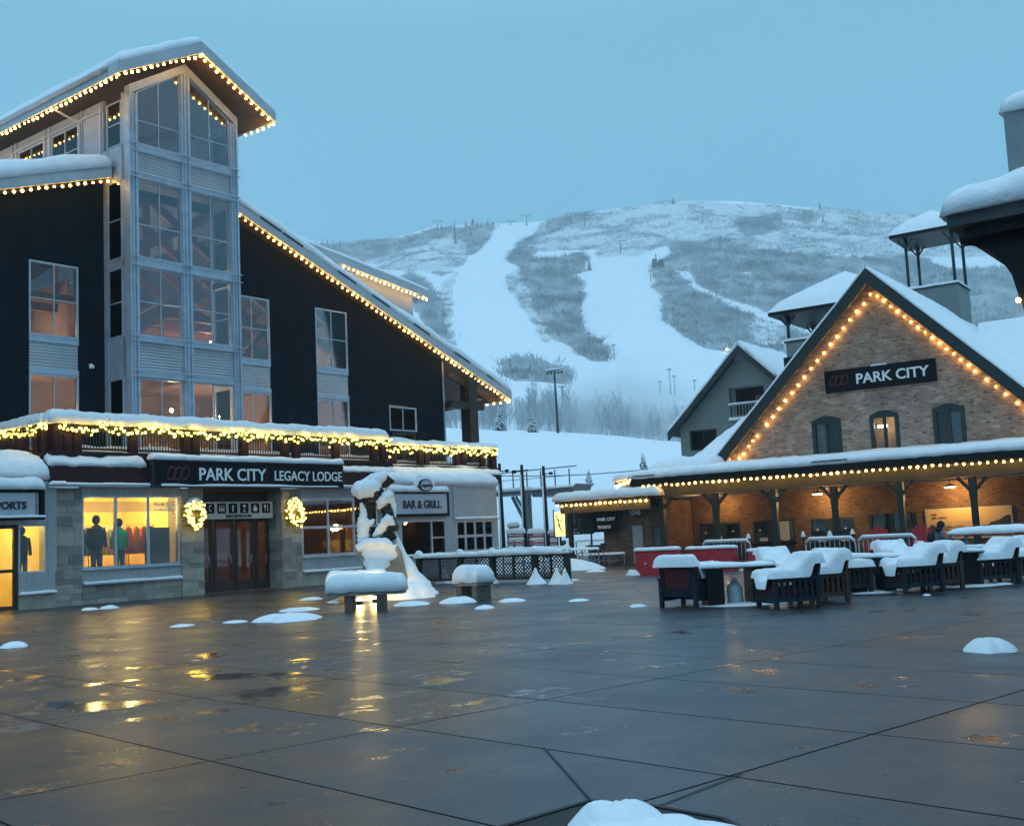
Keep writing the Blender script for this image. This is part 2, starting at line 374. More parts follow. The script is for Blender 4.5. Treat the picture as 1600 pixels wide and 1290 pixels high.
hill = mat('mountain_snow', (.80, .84, .88), .7, spec=.2); t = hill.node_tree; b = t.nodes['Principled BSDF']
an = N(t, 'ShaderNodeAttribute'); an.attribute_name = 'cover'; co = N(t, 'ShaderNodeTexCoord')
n1 = N(t, 'ShaderNodeTexNoise'); n1.inputs['Scale'].default_value = .12; n1.inputs['Detail'].default_value = 6; n1.inputs['Roughness'].default_value = .75
t.links.new(co.outputs['Object'], n1.inputs['Vector'])
ma = N(t, 'ShaderNodeMath', operation='MULTIPLY_ADD'); ma.inputs[1].default_value = 1.0; t.links.new(n1.outputs['Fac'], ma.inputs[0]); t.links.new(an.outputs['Fac'], ma.inputs[2])
mr = N(t, 'ShaderNodeMapRange'); mr.inputs['From Min'].default_value = .72; mr.inputs['From Max'].default_value = 1.35; t.links.new(ma.outputs[0], mr.inputs['Value'])
mx = N(t, 'ShaderNodeMixRGB'); mx.inputs[1].default_value = (.86, .89, .92, 1); mx.inputs[2].default_value = (.42, .43, .44, 1)
t.links.new(mr.outputs[0], mx.inputs[0]); t.links.new(mx.outputs[0], b.inputs['Base Color'])
mountain = tag(gridmesh('hills', XX, YY, ZZ, hill, CV), kind='structure')

def brushmass(name, P, hgt, wid, m, seed, label, cat, blades=7, lean=.25, bmax=.25):
    """thousands of bare twiggy shrubs: thin upright slivers round each root"""
    g = np.random.default_rng(seed); n = len(P)
    P = np.repeat(P, blades, 0); h = np.repeat(hgt, blades)*g.uniform(.5, 1.1, n*blades); w = np.repeat(wid, blades)
    off = g.normal(0, 1, (n*blades, 2))*w[:, None]*.45; ang = g.uniform(0, math.pi*2, n*blades)
    bw = np.minimum(w*g.uniform(.03, .11, n*blades), bmax)
    base = P.copy(); base[:, 0] += off[:, 0]; base[:, 1] += off[:, 1]; base[:, 2] -= .6
    ln = g.normal(0, lean, (n*blades, 2))*h[:, None]
    dx = np.cos(ang)*bw; dy = np.sin(ang)*bw
    a = base+np.stack([-dx*.4, -dy*.4, 0*dx], -1); bq = base+np.stack([dx*.4, dy*.4, 0*dx], -1)
    mid = base+np.stack([ln[:, 0]*.5, ln[:, 1]*.5, h*.55], -1); c = mid+np.stack([dx, dy, 0*dx], -1); c2 = mid-np.stack([dx, dy, 0*dx], -1)
    d = base+np.stack([ln[:, 0], ln[:, 1], h], -1)
    V = np.stack([a, bq, c, d, c2], 1).reshape(-1, 3); nb = n*blades
    me = bpy.data.meshes.new(name); me.vertices.add(len(V)); me.vertices.foreach_set('co', V.ravel())
    me.loops.add(nb*5); me.loops.foreach_set('vertex_index', np.arange(nb*5)); me.polygons.add(nb)
    me.polygons.foreach_set('loop_start', np.arange(0, nb*5, 5)); me.polygons.foreach_set('loop_total', np.full(nb, 5)); me.update(); me.materials.append(m); me.validate()
    o = bpy.data.objects.new(name, me); COL.objects.link(o); return tag(o, label, cat, kind='stuff')
twig = mat('bare_twigs', (.26, .27, .28), .9, var=.4, vscale=.05, col2=(.74, .76, .78))
# shrubs over the mountain where the cover says so
cand = 230000; a_ = rng.uniform(R(-14), R(29), cand); r_ = np.sqrt(rng.uniform(335**2, 1185**2, cand)); z_ = terr(a_, r_); x_ = r_*np.sin(a_); y_ = r_*np.cos(a_)
cv = cover(x_, y_, z_); clump = fbm(x_/22, y_/22, 77, 4)
keep = rng.uniform(0, 1, cand) < np.where(cv > .9, .10+.55*np.clip((clump-.37)*2.6, 0, 1), cv*np.clip((clump-.36)*4, 0, 1)*1.1)
P = np.stack([x_, y_, z_], -1)[keep]; cvk = cv[keep]; P = P[:80000]; cvk = cvk[:80000]
hh = np.where(cvk > .9, rng.uniform(2., 5.5, len(P)), rng.uniform(1.0, 3.0, len(P)))
brushmass('bare_shrubs', P, hh, np.where(cvk > .9, rng.uniform(2., 3.6, len(P)), rng.uniform(1., 2.4, len(P))), twig, 3, 'bare snow dusted scrub in grey patches between the white ski runs', 'scrub', 9, .55)
# aspen wood at the foot of the mountain
n = 5200; tx_ = (.28, .30, .31); a_ = rng.uniform(R(-9), R(18), n); r_ = rng.uniform(200, 330, n); cl = fbm(a_*60, r_/25, 5, 3)
k = (cl > .40+.10*np.clip((r_-260)/70, 0, 1)); a_, r_ = a_[k], r_[k]; z_ = terr(a_, r_)
P = np.stack([r_*np.sin(a_), r_*np.cos(a_), z_], -1)
def aspens(name, P, H, m, seed, label, cat, nb=46):
    g = np.random.default_rng(seed); n = len(P); tw = np.clip(H*.011, .05, .12)
    a = g.uniform(0, math.pi, n); dx = np.cos(a)*tw; dy = np.sin(a)*tw; ln = g.normal(0, .05, (n, 2))*H[:, None]
    V = [np.stack([P+np.stack([-dx, -dy, -.6+0*dx], -1), P+np.stack([dx, dy, -.6+0*dx], -1), P+np.stack([ln[:, 0], ln[:, 1], H], -1)], 1).reshape(-1, 3)]
    f = g.uniform(.22, .96, n*nb); Pb = np.repeat(P, nb, 0); Hb = np.repeat(H, nb); Lb = np.repeat(ln, nb, 0)
    az = g.uniform(0, 2*math.pi, n*nb); L = Hb*(.10+.30*(1-f))*g.uniform(.5, 1.2, n*nb); up = g.uniform(.5, 1.3, n*nb)
    s = Pb+np.stack([Lb[:, 0]*f, Lb[:, 1]*f, Hb*f], -1); e = s+np.stack([np.cos(az)*L*.75, np.sin(az)*L*.75, L*up], -1)
    w = np.clip(Hb*.005, .025, .05); az2 = az+math.pi/2; o = np.stack([np.cos(az2)*w, np.sin(az2)*w, w*.5], -1)
    V.append(np.stack([s-o, s+o, e], 1).reshape(-1, 3)); 
    # side twigs
    s2 = s+(e-s)*.5; az3 = az+g.choice([-.8, .8], n*nb); e2 = s2+np.stack([np.cos(az3)*L*.4, np.sin(az3)*L*.4, L*.45], -1); V.append(np.stack([s2-o*.8, s2+o*.8, e2], 1).reshape(-1, 3))
    V = np.concatenate(V); nf = len(V)//3; me = bpy.data.meshes.new(name); me.vertices.add(len(V)); me.vertices.foreach_set('co', V.ravel()); me.loops.add(nf*3); me.loops.foreach_set('vertex_index', np.arange(nf*3)); me.polygons.add(nf)
    me.polygons.foreach_set('loop_start', np.arange(0, nf*3, 3)); me.polygons.foreach_set('loop_total', np.full(nf, 3)); me.update(); me.materials.append(m); me.validate()
    o_ = bpy.data.objects.new(name, me); COL.objects.link(o_); return tag(o_, label, cat, kind='stuff')
Hh = rng.uniform(4, 9, len(P))*(.45+1.1*fbm(P[:, 0]/11, P[:, 1]/11, 41, 3))
aspens('bare_aspen_wood', P, Hh, mat('aspen_twigs', (.40, .42, .44), .9, var=.3, vscale=.1, col2=(.74, .76, .78)), 4, 'hazy bare aspen wood behind the smooth snow bank', 'wood')
# near snow field under everything, and the wet plaza
sf = MB(); ring = 72
vs = [(0, 0, -.03)]+[(1600*math.cos(2*math.pi*i/ring), 1600*math.sin(2*math.pi*i/ring), -.03) for i in range(ring)]
sf.add(vs, [(0, 1+i, 1+(i+1) % ring) for i in range(ring)]); tag(sf.build('snow_field', snow), kind='structure')
# ------------------------------------------------------------------ shared building pieces
def island_mat(name, c1, c2, rough=.75, bump=.6):
    m = mat(name, c1, rough, bump=bump, bscale=14); t = m.node_tree; b = t.nodes['Principled BSDF']
    g = N(t, 'ShaderNodeNewGeometry'); rp = N(t, 'ShaderNodeValToRGB'); t.links.new(g.outputs['Random Per Island'], rp.inputs[0])
    rp.color_ramp.elements[0].color = (*c1, 1); rp.color_ramp.elements[1].color = (*c2, 1)
    e = rp.color_ramp.elements.new(.5); e.color = (*[(a+b_)/2*1.1 for a, b_ in zip(c1, c2)], 1)
    n = N(t, 'ShaderNodeTexNoise'); n.inputs['Scale'].default_value = 3; n.inputs['Detail'].default_value = 6
    co = N(t, 'ShaderNodeTexCoord'); t.links.new(co.outputs['Object'], n.inputs['Vector'])
    mr = N(t, 'ShaderNodeMapRange'); mr.inputs['To Min'].default_value = .65; mr.inputs['To Max'].default_value = 1.35; t.links.new(n.outputs['Fac'], mr.inputs['Value'])
    mx = N(t, 'ShaderNodeMixRGB', blend_type='MULTIPLY'); mx.inputs[0].default_value = 1; t.links.new(rp.outputs[0], mx.inputs[1]); t.links.new(mr.outputs[0], mx.inputs[2])
    t.links.new(mx.outputs[0], b.inputs['Base Color']); return m
stone_m = island_mat('sandstone_blocks', (.20, .18, .16), (.42, .37, .31))
def glassmat(name, tint=(.88, .90, .90), reflect=.0, rough=.02):
    m = bpy.data.materials.new(name); m.use_nodes = True; t = m.node_tree; t.nodes.clear()
    o = N(t, 'ShaderNodeOutputMaterial'); mix = N(t, 'ShaderNodeMixShader'); tr = N(t, 'ShaderNodeBsdfTransparent'); tr.inputs[0].default_value = (*tint, 1)
    gl = N(t, 'ShaderNodeBsdfGlossy'); gl.inputs['Roughness'].default_value = rough; gl.inputs['Color'].default_value = (.9, .9, .9, 1)
    lw = N(t, 'ShaderNodeFresnel'); lw.inputs['IOR'].default_value = 1.45
    mr = N(t, 'ShaderNodeMapRange'); mr.inputs['To Min'].default_value = reflect; mr.inputs['To Max'].default_value = 1; t.links.new(lw.outputs[0], mr.inputs['Value'])
    t.links.new(mr.outputs[0], mix.inputs[0]); t.links.new(tr.outputs[0], mix.inputs[1]); t.links.new(gl.outputs[0], mix.inputs[2]); t.links.new(mix.outputs[0], o.inputs[0]); return m
glass = glassmat('window_glass'); glass_up = glassmat('upper_window_glass', (.80, .84, .90), .045)
bulb_m = mat('warm_bulb', (1, .8, .5), .3, emit=(1., .52, .09), estr=36)
bulb_y = mat('yellow_bulb', (1, .85, .5), .3, emit=(1., .66, .07), estr=14)
lampw = mat('lamp_globe', (1, .9, .7), .3, emit=(1., .85, .55), estr=20)
def ident(): return Matrix.Identity(4)
def stonework(mb, u0, u1, z0, z1, y0, y1, seed=0, M=None):
    g = random.Random(seed); mb.box(u0+.02, u1-.02, y0+.03, y1, z0, z1-.005, M); z = z0
    while z < z1-.03:
        h = min(g.choice([.16, .22, .3, .38, .44]), z1-z)
        if z1-z-h < .1: h = z1-z
        u = u0
        while u < u1-.02:
            w = min(g.uniform(.28, .8), u1-u)
            if u1-u-w < .15: w = u1-u
            d = g.uniform(0, .03)
            if h > .28 and g.random() < .35:
                hh = h*g.choice([.4, .5, .6])
                mb.box(u+.006, u+w-.006, y0+d, y0+.1, z+.005, z+hh-.005, M); mb.box(u+.006, u+w-.006, y0+g.uniform(0, .03), y0+.1, z+hh+.005, z+h-.005, M)
            else: mb.box(u+.006, u+w-.006, y0+d, y0+.1, z+.005, z+h-.005, M)
            u += w
        z += h
def window(par, u0, u1, z0, z1, y, cols=2, rows=2, fr=.06, bar=.035, fm=None, gm=None, M=None, zs=None, topz=None, dep=.1, name='window'):
    """framed window; topz = (left, right) heights for a raking head"""
    f = MB(); fm = fm or metal; zl, zr = topz or (z1, z1)
    f.box(u0, u0+fr, y-.02, y+dep, z0, zl, M); f.box(u1-fr, u1, y-.02, y+dep, z0, zr, M); f.box(u0+fr, u1-fr, y-.025, y+dep, z0, z0+fr, M)
    f.prism([(u0+fr, zl-fr), (u1-fr, zr-fr), (u1-fr, zr), (u0+fr, zl)], y-.015, y+dep, M)
    for i in range(1, cols):
        u = u0+(u1-u0)*i/cols; zt = zl+(zr-zl)*i/cols; f.box(u-bar/2, u+bar/2, y-.01, y+.06, z0+fr, zt-fr, M)
    for k, zz in enumerate(zs or [z0+(min(zl, zr)-z0)*j/rows for j in range(1, rows)]):
        for i in range(cols):
            a = u0+(u1-u0)*i/cols+(fr if i == 0 else bar/2); b_ = u0+(u1-u0)*(i+1)/cols-(fr if i == cols-1 else bar/2)
            f.box(a, b_, y-.008, y+.055, zz-bar/2, zz+bar/2, M)
    fo = f.build(name, fm, par)
    g = MB(); g.prism([(u0+fr*.5, z0+fr*.5), (u1-fr*.5, z0+fr*.5), (u1-fr*.5, zr-fr*.5), (u0+fr*.5, zl-fr*.5)], y+.02, y+.026, M); g.build('pane', gm or glass, fo)
    return fo
def wall_strips(mb, u0, u1, zb, ztop, y0, y1, holes, M=None):
    br = sorted(set([u0, u1]+[h[0] for h in holes]+[h[1] for h in holes])); br = [q for q in br if u0 <= q <= u1]
    for a, b_ in zip(br[:-1], br[1:]):
        hs = sorted([h for h in holes if h[0] <= a+1e-6 and h[1] >= b_-1e-6], key=lambda h: h[2]); z = zb
        for h in hs:
            if h[2] > z+1e-4: mb.box(a, b_, y0, y1, z, h[2], M)
            z = h[3]
        if min(ztop(a), ztop(b_)) > z+.01: mb.prism([(a, z), (b_, z), (b_, ztop(b_)), (a, ztop(a))], y0, y1, M)
_bulb = {}
def bulbs(name, label, group, pts, m=None, r=.054, wire=True, cat='string lights', drop=.07, parent_name='string_lights'):
    """one strand: a wire and a separate bulb for each point (world coordinates)"""
    m = m or bulb_m; O = Vector(pts[0]); t = thing(parent_name, label, cat, O, 0, group)
    if wire:
        w = MB(); w.tube([Vector(q)-O for q in pts], .008, 4); w.build('wire', blackm, t)
    key = (m.name, r)
    if key not in _bulb:
        b_ = MB(); vs_r = [(.0, .35), (.03, .62), (-.25*0, .0)]
        prof = [(0, .45), (-.25, .8), (-.7, 1.), (-1.3, .75), (-1.8, .0)]
        n = 8; vs = []; fs = []
        for z, q in prof[:-1]:
            for k in range(n): vs.append((r*q*math.cos(2*math.pi*k/n), r*q*math.sin(2*math.pi*k/n), r*z))
        vs.append((0, 0, r*prof[-1][0]))
        for i in range(len(prof)-2):
            for k in range(n): fs.append((i*n+k, i*n+(k+1) % n, (i+1)*n+(k+1) % n, (i+1)*n+k))
        for k in range(n): fs.append(((len(prof)-2)*n+k, (len(prof)-2)*n+(k+1) % n, len(vs)-1))
        fs.append(tuple(range(n-1, -1, -1))); b_.add(vs, fs, True)
        o = b_.build('bulb', m, t, Vector(pts[0])-O-Vector((0, 0, drop*.3))); _bulb[key] = o.data; rest = pts[1:]
    else: rest = pts
    for q in rest:
        o = bpy.data.objects.new('bulb', _bulb[key]); COL.objects.link(o); o.parent = t; o.location = Vector(q)-O-Vector((0, 0, drop*.3)); o.rotation_euler = (random.uniform(-.4, .4), random.uniform(-.4, .4), 0); o.location.z += random.gauss(0, .014); q_s = random.uniform(.72, 1.12); o.scale = (q_s, q_s, q_s)
    return t
def lerp(a, b, n): a = Vector(a); b = Vector(b); return [a+(b-a)*(i/(n-1)) for i in range(n)]
def point(loc, e, col=(1, .72, .38), r=.15, par=None):
    l = bpy.data.lights.new('lamp_light', 'POINT'); l.energy = e; l.color = col; l.shadow_soft_size = r
    o = bpy.data.objects.new('lamp_light', l); COL.objects.link(o); o.location = loc
    if par is not None: o.parent = par
    return o

# ------------------------------------------------------------------ THE LODGE  (local x = u along front, y = into building)
lodge = thing('lodge_building', 'dark clad lodge with stone ground floor and tall glass tower with lit eaves', 'building', LF.w(0, 0), LF.ang)
YW, YT = 3.6, 2.0
RR_ = lambda u: 15.26-.3796*(u-5.16)          # right slope underside line
RL_ = lambda u: 15.44+.324*(u+.69)
WZ = dict(lw=(-3.55, -1.67), w3=(5.25, 7.14), w4=(9.71, 11.6), w5=(14.16, 16.0))
dw = MB()
top = lambda u: (RR_(u) if u > 1.87 else RL_(u))-.02
holes = [(a, b, 5.05, 8.0) for k, (a, b) in WZ.items()]+[(a, b, 8.0, 12.02) for k, (a, b) in WZ.items() if k != 'w5']+[(-.6, 4.33, 5.05, 15.2)]
wall_strips(dw, -14, 17.97, 5.05, top, YW, YW+.25, holes); dw.build('upper_wall', darkwall, lodge)
tr_ = MB(); tr_.box(17.97, 18.05, YW-.04, YW+.3, 5.05, RR_(18)-.05); tr_.build('corner_trim', metal, lodge)
for k, (a, b) in WZ.items():
    if k == 'w5':
        window(lodge, a, b, 6.75, 7.9, YW, 2, 1); window(lodge, a+.15, b-.1, 5.05, 6.7, YW+.02, 2, 1, fr=.14, bar=.12, fm=timber, name='balcony_door'); continue
    window(lodge, a, b, 9.35, 12.02, YW, 2, 2); window(lodge, a, b, 5.1, 7.98, YW, 2, 2, zs=[6.1])
    s = MB(); s.box(a, b, YW-.03, YW+.1, 9.12, 9.32); s.box(a, b, YW-.03, YW+.1, 8.0, 8.2); s.box(a, b, YW-.05, YW+.1, 9.32, 9.348); s.build('spandrel_beam', metal, lodge)
    s = MB(); s.box(a+.02, b-.02, YW+.01, YW+.1, 8.2, 9.12); s.build('spandrel_louvre', louvre, lodge)
# glass tower front
TL, TR_, TM = -.6, 4.33, 1.87
gz = lambda u: 19.97-.62*abs(u-TM)*1.0 if True else 0
cols_ = MB()
for a, b in ((TL, TL+.36), (TM-.2, TM+.2), (TR_-.36, TR_)):
    zt = min(gz(a), gz(b))+.08 if not (a < TM < b) else gz(TM)-.02
    cols_.box(a, b, YT-.1, YT+.25, 5.0, zt); 
    cols_.box(a+.1, a+.13, YT-.16, YT-.1, 5.0, zt-.05); cols_.box(b-.13, b-.1, YT-.16, YT-.1, 5.0, zt-.05)
cols_.build('tower_column', metal, lodge)
beams = [(16.32, 16.62), (15.3, 15.5), (12.0, 12.34), (9.2, 9.42), (7.9, 8.14)]
bm_ = MB()
for z0, z1 in beams:
    for a, b in ((TL+.36, TM-.2), (TM+.2, TR_-.36)): bm_.box(a, b, YT-.06, YT+.15, z0, z1)
    bm_.box(TL-.04, TR_+.04, YT-.2, YT-.165, z1-.035, z1); bm_.box(TL-.04, TR_+.04, YT-.2, YT-.165, z0, z0+.035)
bm_.build('tower_beam', metal, lodge)
lv = MB()
for z0, z1 in ((15.5, 16.32), (8.14, 9.2)):
    for a, b in ((TL+.36, TM-.2), (TM+.2, TR_-.36)): lv.box(a, b, YT-.02, YT+.12, z0, z1)
lv.build('tower_louvre', louvre, lodge)
rk = MB()
for s_ in (-1, 1):
    ue = TL if s_ < 0 else TR_
    pts = [(TM, gz(TM)+.34), (ue, gz(ue)+.34), (ue, gz(ue)-.0), (TM, gz(TM)-.0)]
    rk.prism(pts, YT-.12, YT+.2)
rk.build('gable_beam', metal, lodge)
for a, b in ((TL+.36, TM-.2), (TM+.2, TR_-.36)):
    window(lodge, a, b, 16.62, 0, YT, 2, 2, gm=glass_up, topz=(gz(a), gz(b)), zs=[17.55])
    window(lodge, a, b, 12.34, 15.3, YT, 2, 2, gm=glass_up, zs=[13.6]); window(lodge, a, b, 9.42, 12.0, YT, 2, 2, gm=glass_up); window(lodge, a, b, 5.1, 7.9, YT, 2, 2, zs=[6.1])
# tower's narrow left cheek and the long clerestory behind it
MS = Matrix(((0, 1, 0, TL), (1, 0, 0, 0), (0, 0, 1, 0), (0, 0, 0, 1)))       # (a, d, z) -> (TL + d, a, z)
ck = MB()
for z0, z1 in ((5, 5.1), (7.9, 9.42), (12.0, 12.34), (15.3, 16.62)): ck.box(YT+.26, YW, 0, .12, z0, z1, MS)
ck.box(YT+.26, YT+.42, 0, .12, 5.1, 18.6, MS); ck.box(YW-.24, YW, -.02, .14, 5.1, 16.6, MS)
ck.build('tower_cheek', metal, lodge)
for z0, z1 in ((5.1, 7.9), (9.42, 12.0), (12.34, 15.3), (16.62, 18.35)): window(lodge, YT+.42, YW-.24, z0, z1, 0, 1, 2, fr=.05, M=MS, gm=glass_up)
ck = MB(); y = YW; zc = 18.62
cw = [(5.35, 7.31), (7.89, 9.9), (10.42, 12.4), (12.9, 14.9), (15.4, 17.4)]
wall_strips(ck, YW, 22, 14.2, lambda u: zc, .0, .12, [(a, b, 16.3, 18.2) for a, b in cw], MS); ck.build('clerestory_wall', metal_dull, lodge)
fr_ = MB()
for a in [3.72, 5.0]+[q for ab in cw for q in (ab[0]-.16, ab[1]+.04)]: fr_.box(a, a+.12, -.05, 0, 14.6, 18.6, MS)
fr_.box(YW, 22, -.06, 0, 18.22, 18.3, MS); fr_.build('clerestory_post', metal, lodge)
for a, b in cw: window(lodge, a, b, 16.3, 18.2, .02, 2, 2, M=MS, gm=glass_up)
ck = MB(); ck.box(TR_-.12, TR_, YW, 22, 14.2, 18.62); ck.box(TL+.13, TR_-.13, 21.9, 22, 14.2, 18.6)
ck.box(TR_-.12, TR_, YT+.26, YW, 12.3, 12.6); ck.box(TR_-.12, TR_, YT+.26, YW, 15.2, 16.6); ck.box(TR_-.12, TR_, YT+.26, YW, 7.9, 9.4); ck.build('clerestory_far_wall', metal_dull, lodge)
for z0, z1 in ((5.1, 7.9), (9.42, 12.0), (12.6, 15.2), (16.6, 18.4)):
    MR = Matrix(((0, -1, 0, TR_), (1, 0, 0, 0), (0, 0, 1, 0), (0, 0, 0, 1))); window(lodge, YT+.27, YW-.05, z0, z1, 0, 1, 2, M=MR, gm=glass_up)
# tower roof
EX, EZ, AX = 3.52, 18.62, 20.42
sl = (AX-EZ)/EX
def slopeslab(mb, u0, z0, u1, z1, y0, y1, th, dz=0): mb.prism([(u0, z0+dz), (u1, z1+dz), (u1, z1+dz+th), (u0, z0+dz+th)], y0, y1)
rf = MB(); slopeslab(rf, TM-EX+.06, EZ+.04, TM, AX, .9, 22.3, .1, .04); slopeslab(rf, TM, AX, TM+EX-.06, EZ+.04, .9, 22.3, .1, .04); rf.build('tower_soffit', wood, lodge)
fa = MB()
fa.prism([(TM-EX, EZ), (TM, AX), (TM, AX+.45), (TM-EX, EZ+.42)], .78, .9); fa.prism([(TM, AX), (TM+EX, EZ), (TM+EX, EZ+.42), (TM, AX+.45)], .78, .9)
fa.box(TM-EX-.02, TM-EX+.05, .9, 22.3, EZ, EZ+.42); fa.box(TM+EX-.05, TM+EX+.02, .9, 22.3, EZ, EZ+.42); fa.build('tower_fascia', fascia_m, lodge)
gt = MB(); gt.tube([(TM-EX-.1, 1.6, EZ+.32), (TM-EX-.1, 22.3, EZ+.36)], .09, 8); gt.tube([(TM-EX-.1, 5.5, EZ+.3), (TM-EX+.1, 5.5, EZ-.02), (TL-.08, 5.1, EZ-.5), (TL-.08, 5.1, 15.0)], .045, 6); gt.build('gutter', fascia_m, lodge)
sn = MB()
snowpatch(sn, (TM-EX-.02, .8, EZ+.42), (EX+.02, 0, AX-EZ+.03), (0, 21.5, 0), .34, .3, .5, seed=1, nmax=40)
snowpatch(sn, (TM, .8, AX+.45), (EX+.02, 0, EZ-AX-.03), (0, 21.5, 0), .28, .3, .5, seed=2, nmax=40); sn.build('tower_roof_snow', snow, lodge)
# main roof: two long slopes, front overhang
YR = 2.9; UE = 22.6; ZE = RR_(UE)
rf = MB(); slopeslab(rf, TR_+.02, RR_(TR_), UE-.1, RR_(UE-.1), YR+.12, 24, .1, .05); slopeslab(rf, -14, RL_(-14), TL-.05, RL_(TL), YR+.12, 24, .1, .05); rf.build('soffit', wood, lodge)
fa = MB()
fa.prism([(TR_+.06, RR_(TR_)), (UE, ZE), (UE, ZE+.42), (TR_+.06, RR_(TR_)+.42)], YR, YR+.12); fa.prism([(-14, RL_(-14)), (TL-.09, RL_(TL)), (TL-.09, RL_(TL)+.42), (-14, RL_(-14)+.42)], YR, YR+.12)
fa.box(UE-.1, UE, YR+.12, 24, ZE, ZE+.4); fa.build('roof_fascia', fascia_m, lodge)
sn = MB(); L_ = UE-TR_-.04
snowpatch(sn, (TR_+.06, YR-.03, RR_(TR_)+.43), (L_, 0, ZE-RR_(TR_)), (0, 21, 0), .5, .4, .5, seed=5, nmax=60, nz=.35)
snowpatch(sn, (-14, YR-.06, RL_(-14)+.43), (14+TL-.05, 0, RL_(TL)-RL_(-14)), (0, 21, 0), .62, .45, .5, seed=8, nmax=50, nz=.4); sn.build('roof_snow', snow, lodge)
fl = MB(); dk = darksteel
for a in (6.2, 7.4, 10.5, 12.6, 15.3, 18.2, 20.6): fl.prism([(a, RR_(a)+.40), (a+1.1, RR_(a+1.1)+.40), (a+1.1, RR_(a+1.1)+.47), (a, RR_(a)+.47)], YR-.035, YR+.1)
fl.build('roof_edge_flashing', dk, lodge)
# shed dormer riding on the right slope
YD = 5.4
d0 = LF.hit(455, 381, YD); d1 = LF.hit(671, 466, YD); sld = (d1[1]-d0[1])/(d1[0]-d0[0])
DZ = lambda u: d1[1]+sld*(u-d1[0])
wR = LF.hit(645, 480, YD+.6)[0]
ml = MB(); ml.prism([(6, RR_(6)), (wR, RR_(wR)), (wR, DZ(wR)+.1), (6, DZ(6)+.1)], YD+.6, YD+.75); ml.box(wR-.12, wR, YD+.76, 18, RR_(wR), DZ(wR)); ml.build('dormer_wall', metal_dull, lodge)
fa = MB(); fa.prism([(6, DZ(6)), (d1[0], d1[1]), (d1[0], d1[1]+.38), (6, DZ(6)+.38)], YD, YD+.1); fa.box(d1[0]-.08, d1[0], YD+.1, 18.5, d1[1], d1[1]+.36)
slopeslab(fa, 6, DZ(6), d1[0]-.09, DZ(d1[0]-.09), YD+.1, 18.5, .08, .06); fa.build('dormer_fascia', fascia_m, lodge)
sn = MB(); snowpatch(sn, (6, YD-.02, DZ(6)+.39), (d1[0]-6, 0, d1[1]-DZ(6)), (0, 13, 0), .22, .3, .5, seed=11, nmax=40); sn.build('dormer_snow', snow, lodge)
for a in (10, 12.2, 14.5, 16.6): 
    pass
# timber porch at the right end
pc = MB(); cu = LF.hit(736, 650, YR+.3)[0]
pc.box(cu-.3, cu+.32, YR+.1, YR+.7, 4.95, RR_(cu)-.1); pc.box(18.0, cu+.9, YR+.15, YR+.6, 8.0, 8.35); pc.box(18.0, cu-.3, YR+5, YR+5.5, 8.0, 8.35); pc.box(cu-.25, cu+.25, YR+7, YR+7.5, 4.95, RR_(cu)-.1)
for q in range(5): pc.beam((cu, YR+.7+q*1.5, 8.2), (UE-.4, YR+.7+q*1.5, ZE+.1), .14, .24)
pc.beam((18.05, YR+.4, 9.7), (cu+1.6, YR+.4, 8.6), .2, .28); pc.build('porch_frame', timber, lodge)
wl = MB(); wl.box(17.72, 17.95, YW+.26, 22, 5.05, RR_(18)-.1); wl.build('end_wall', darkwall, lodge)
# ground floor: stone piers, storefronts, beam
for a, b in ((-4.66, -3.71), (.05, .98), (4.58, 5.5)):
    s = MB(); stonework(s, a, b, 0, 3.75, -.02, .82, int(a*10)+90); s.build('stone_pier', stone_m, lodge)
s = MB(); stonework(s, -.0, .92, 0, 3.75, 0, .3, 77, Matrix(((0, 1, 0, 4.52), (1, 0, 0, 0), (0, 0, 1, 0), (0, 0, 0, 1)))); s.build('stone_reveal', stone_m, lodge)
s = MB(); stonework(s, -3.7, .04, 0, .62, .0, .3, 31); stonework(s, 5.51, 9.7, 0, .52, .0, .3, 33); stonework(s, -5.93, -4.7, 0, .46, -.2, .1, 35); s.build('stone_plinth', stone_m, lodge)
s = MB(); s.box(-3.7, .04, .03, .2, .66, 1.08); s.box(-3.7, .04, .02, .2, 3.5, 3.9); s.box(5.51, 9.7, .03, .2, .56, 1.08); s.box(5.51, 9.7, .02, .2, 3.4, 3.9)
s.build('corrugated_panel', corr, lodge)
s = MB(); s.box(-3.7, .04, -.1, .05, .62, .66); s.box(5.51, 9.7, -.1, .05, .52, .56); s.box(-3.7, .04, -.05, .05, 1.08, 1.12); s.box(5.51, 9.7, -.05, .05, 1.08, 1.12); s.build('sill', metal, lodge)
s = MB(); snowpatch(s, (-3.7, -.1, .66), (3.74, 0, 0), (0, .13, 0), .07, .05, .1, seed=3); snowpatch(s, (5.51, -.1, .56), (4.1, 0, 0), (0, .13, 0), .07, .05, .1, seed=4); s.build('sill_snow', snow, lodge)
window(lodge, -3.7, .0, 1.12, 3.5, .05, 3, 1, fr=.07, bar=.1)
window(lodge, 5.51, 9.7, 1.12, 3.4, .05, 3, 2, fr=.1, bar=.1, zs=[2.25])
window(lodge, 9.75, 10.9, 1.12, 3.4, .05, 1, 2, fr=.1, bar=.1, zs=[2.25])
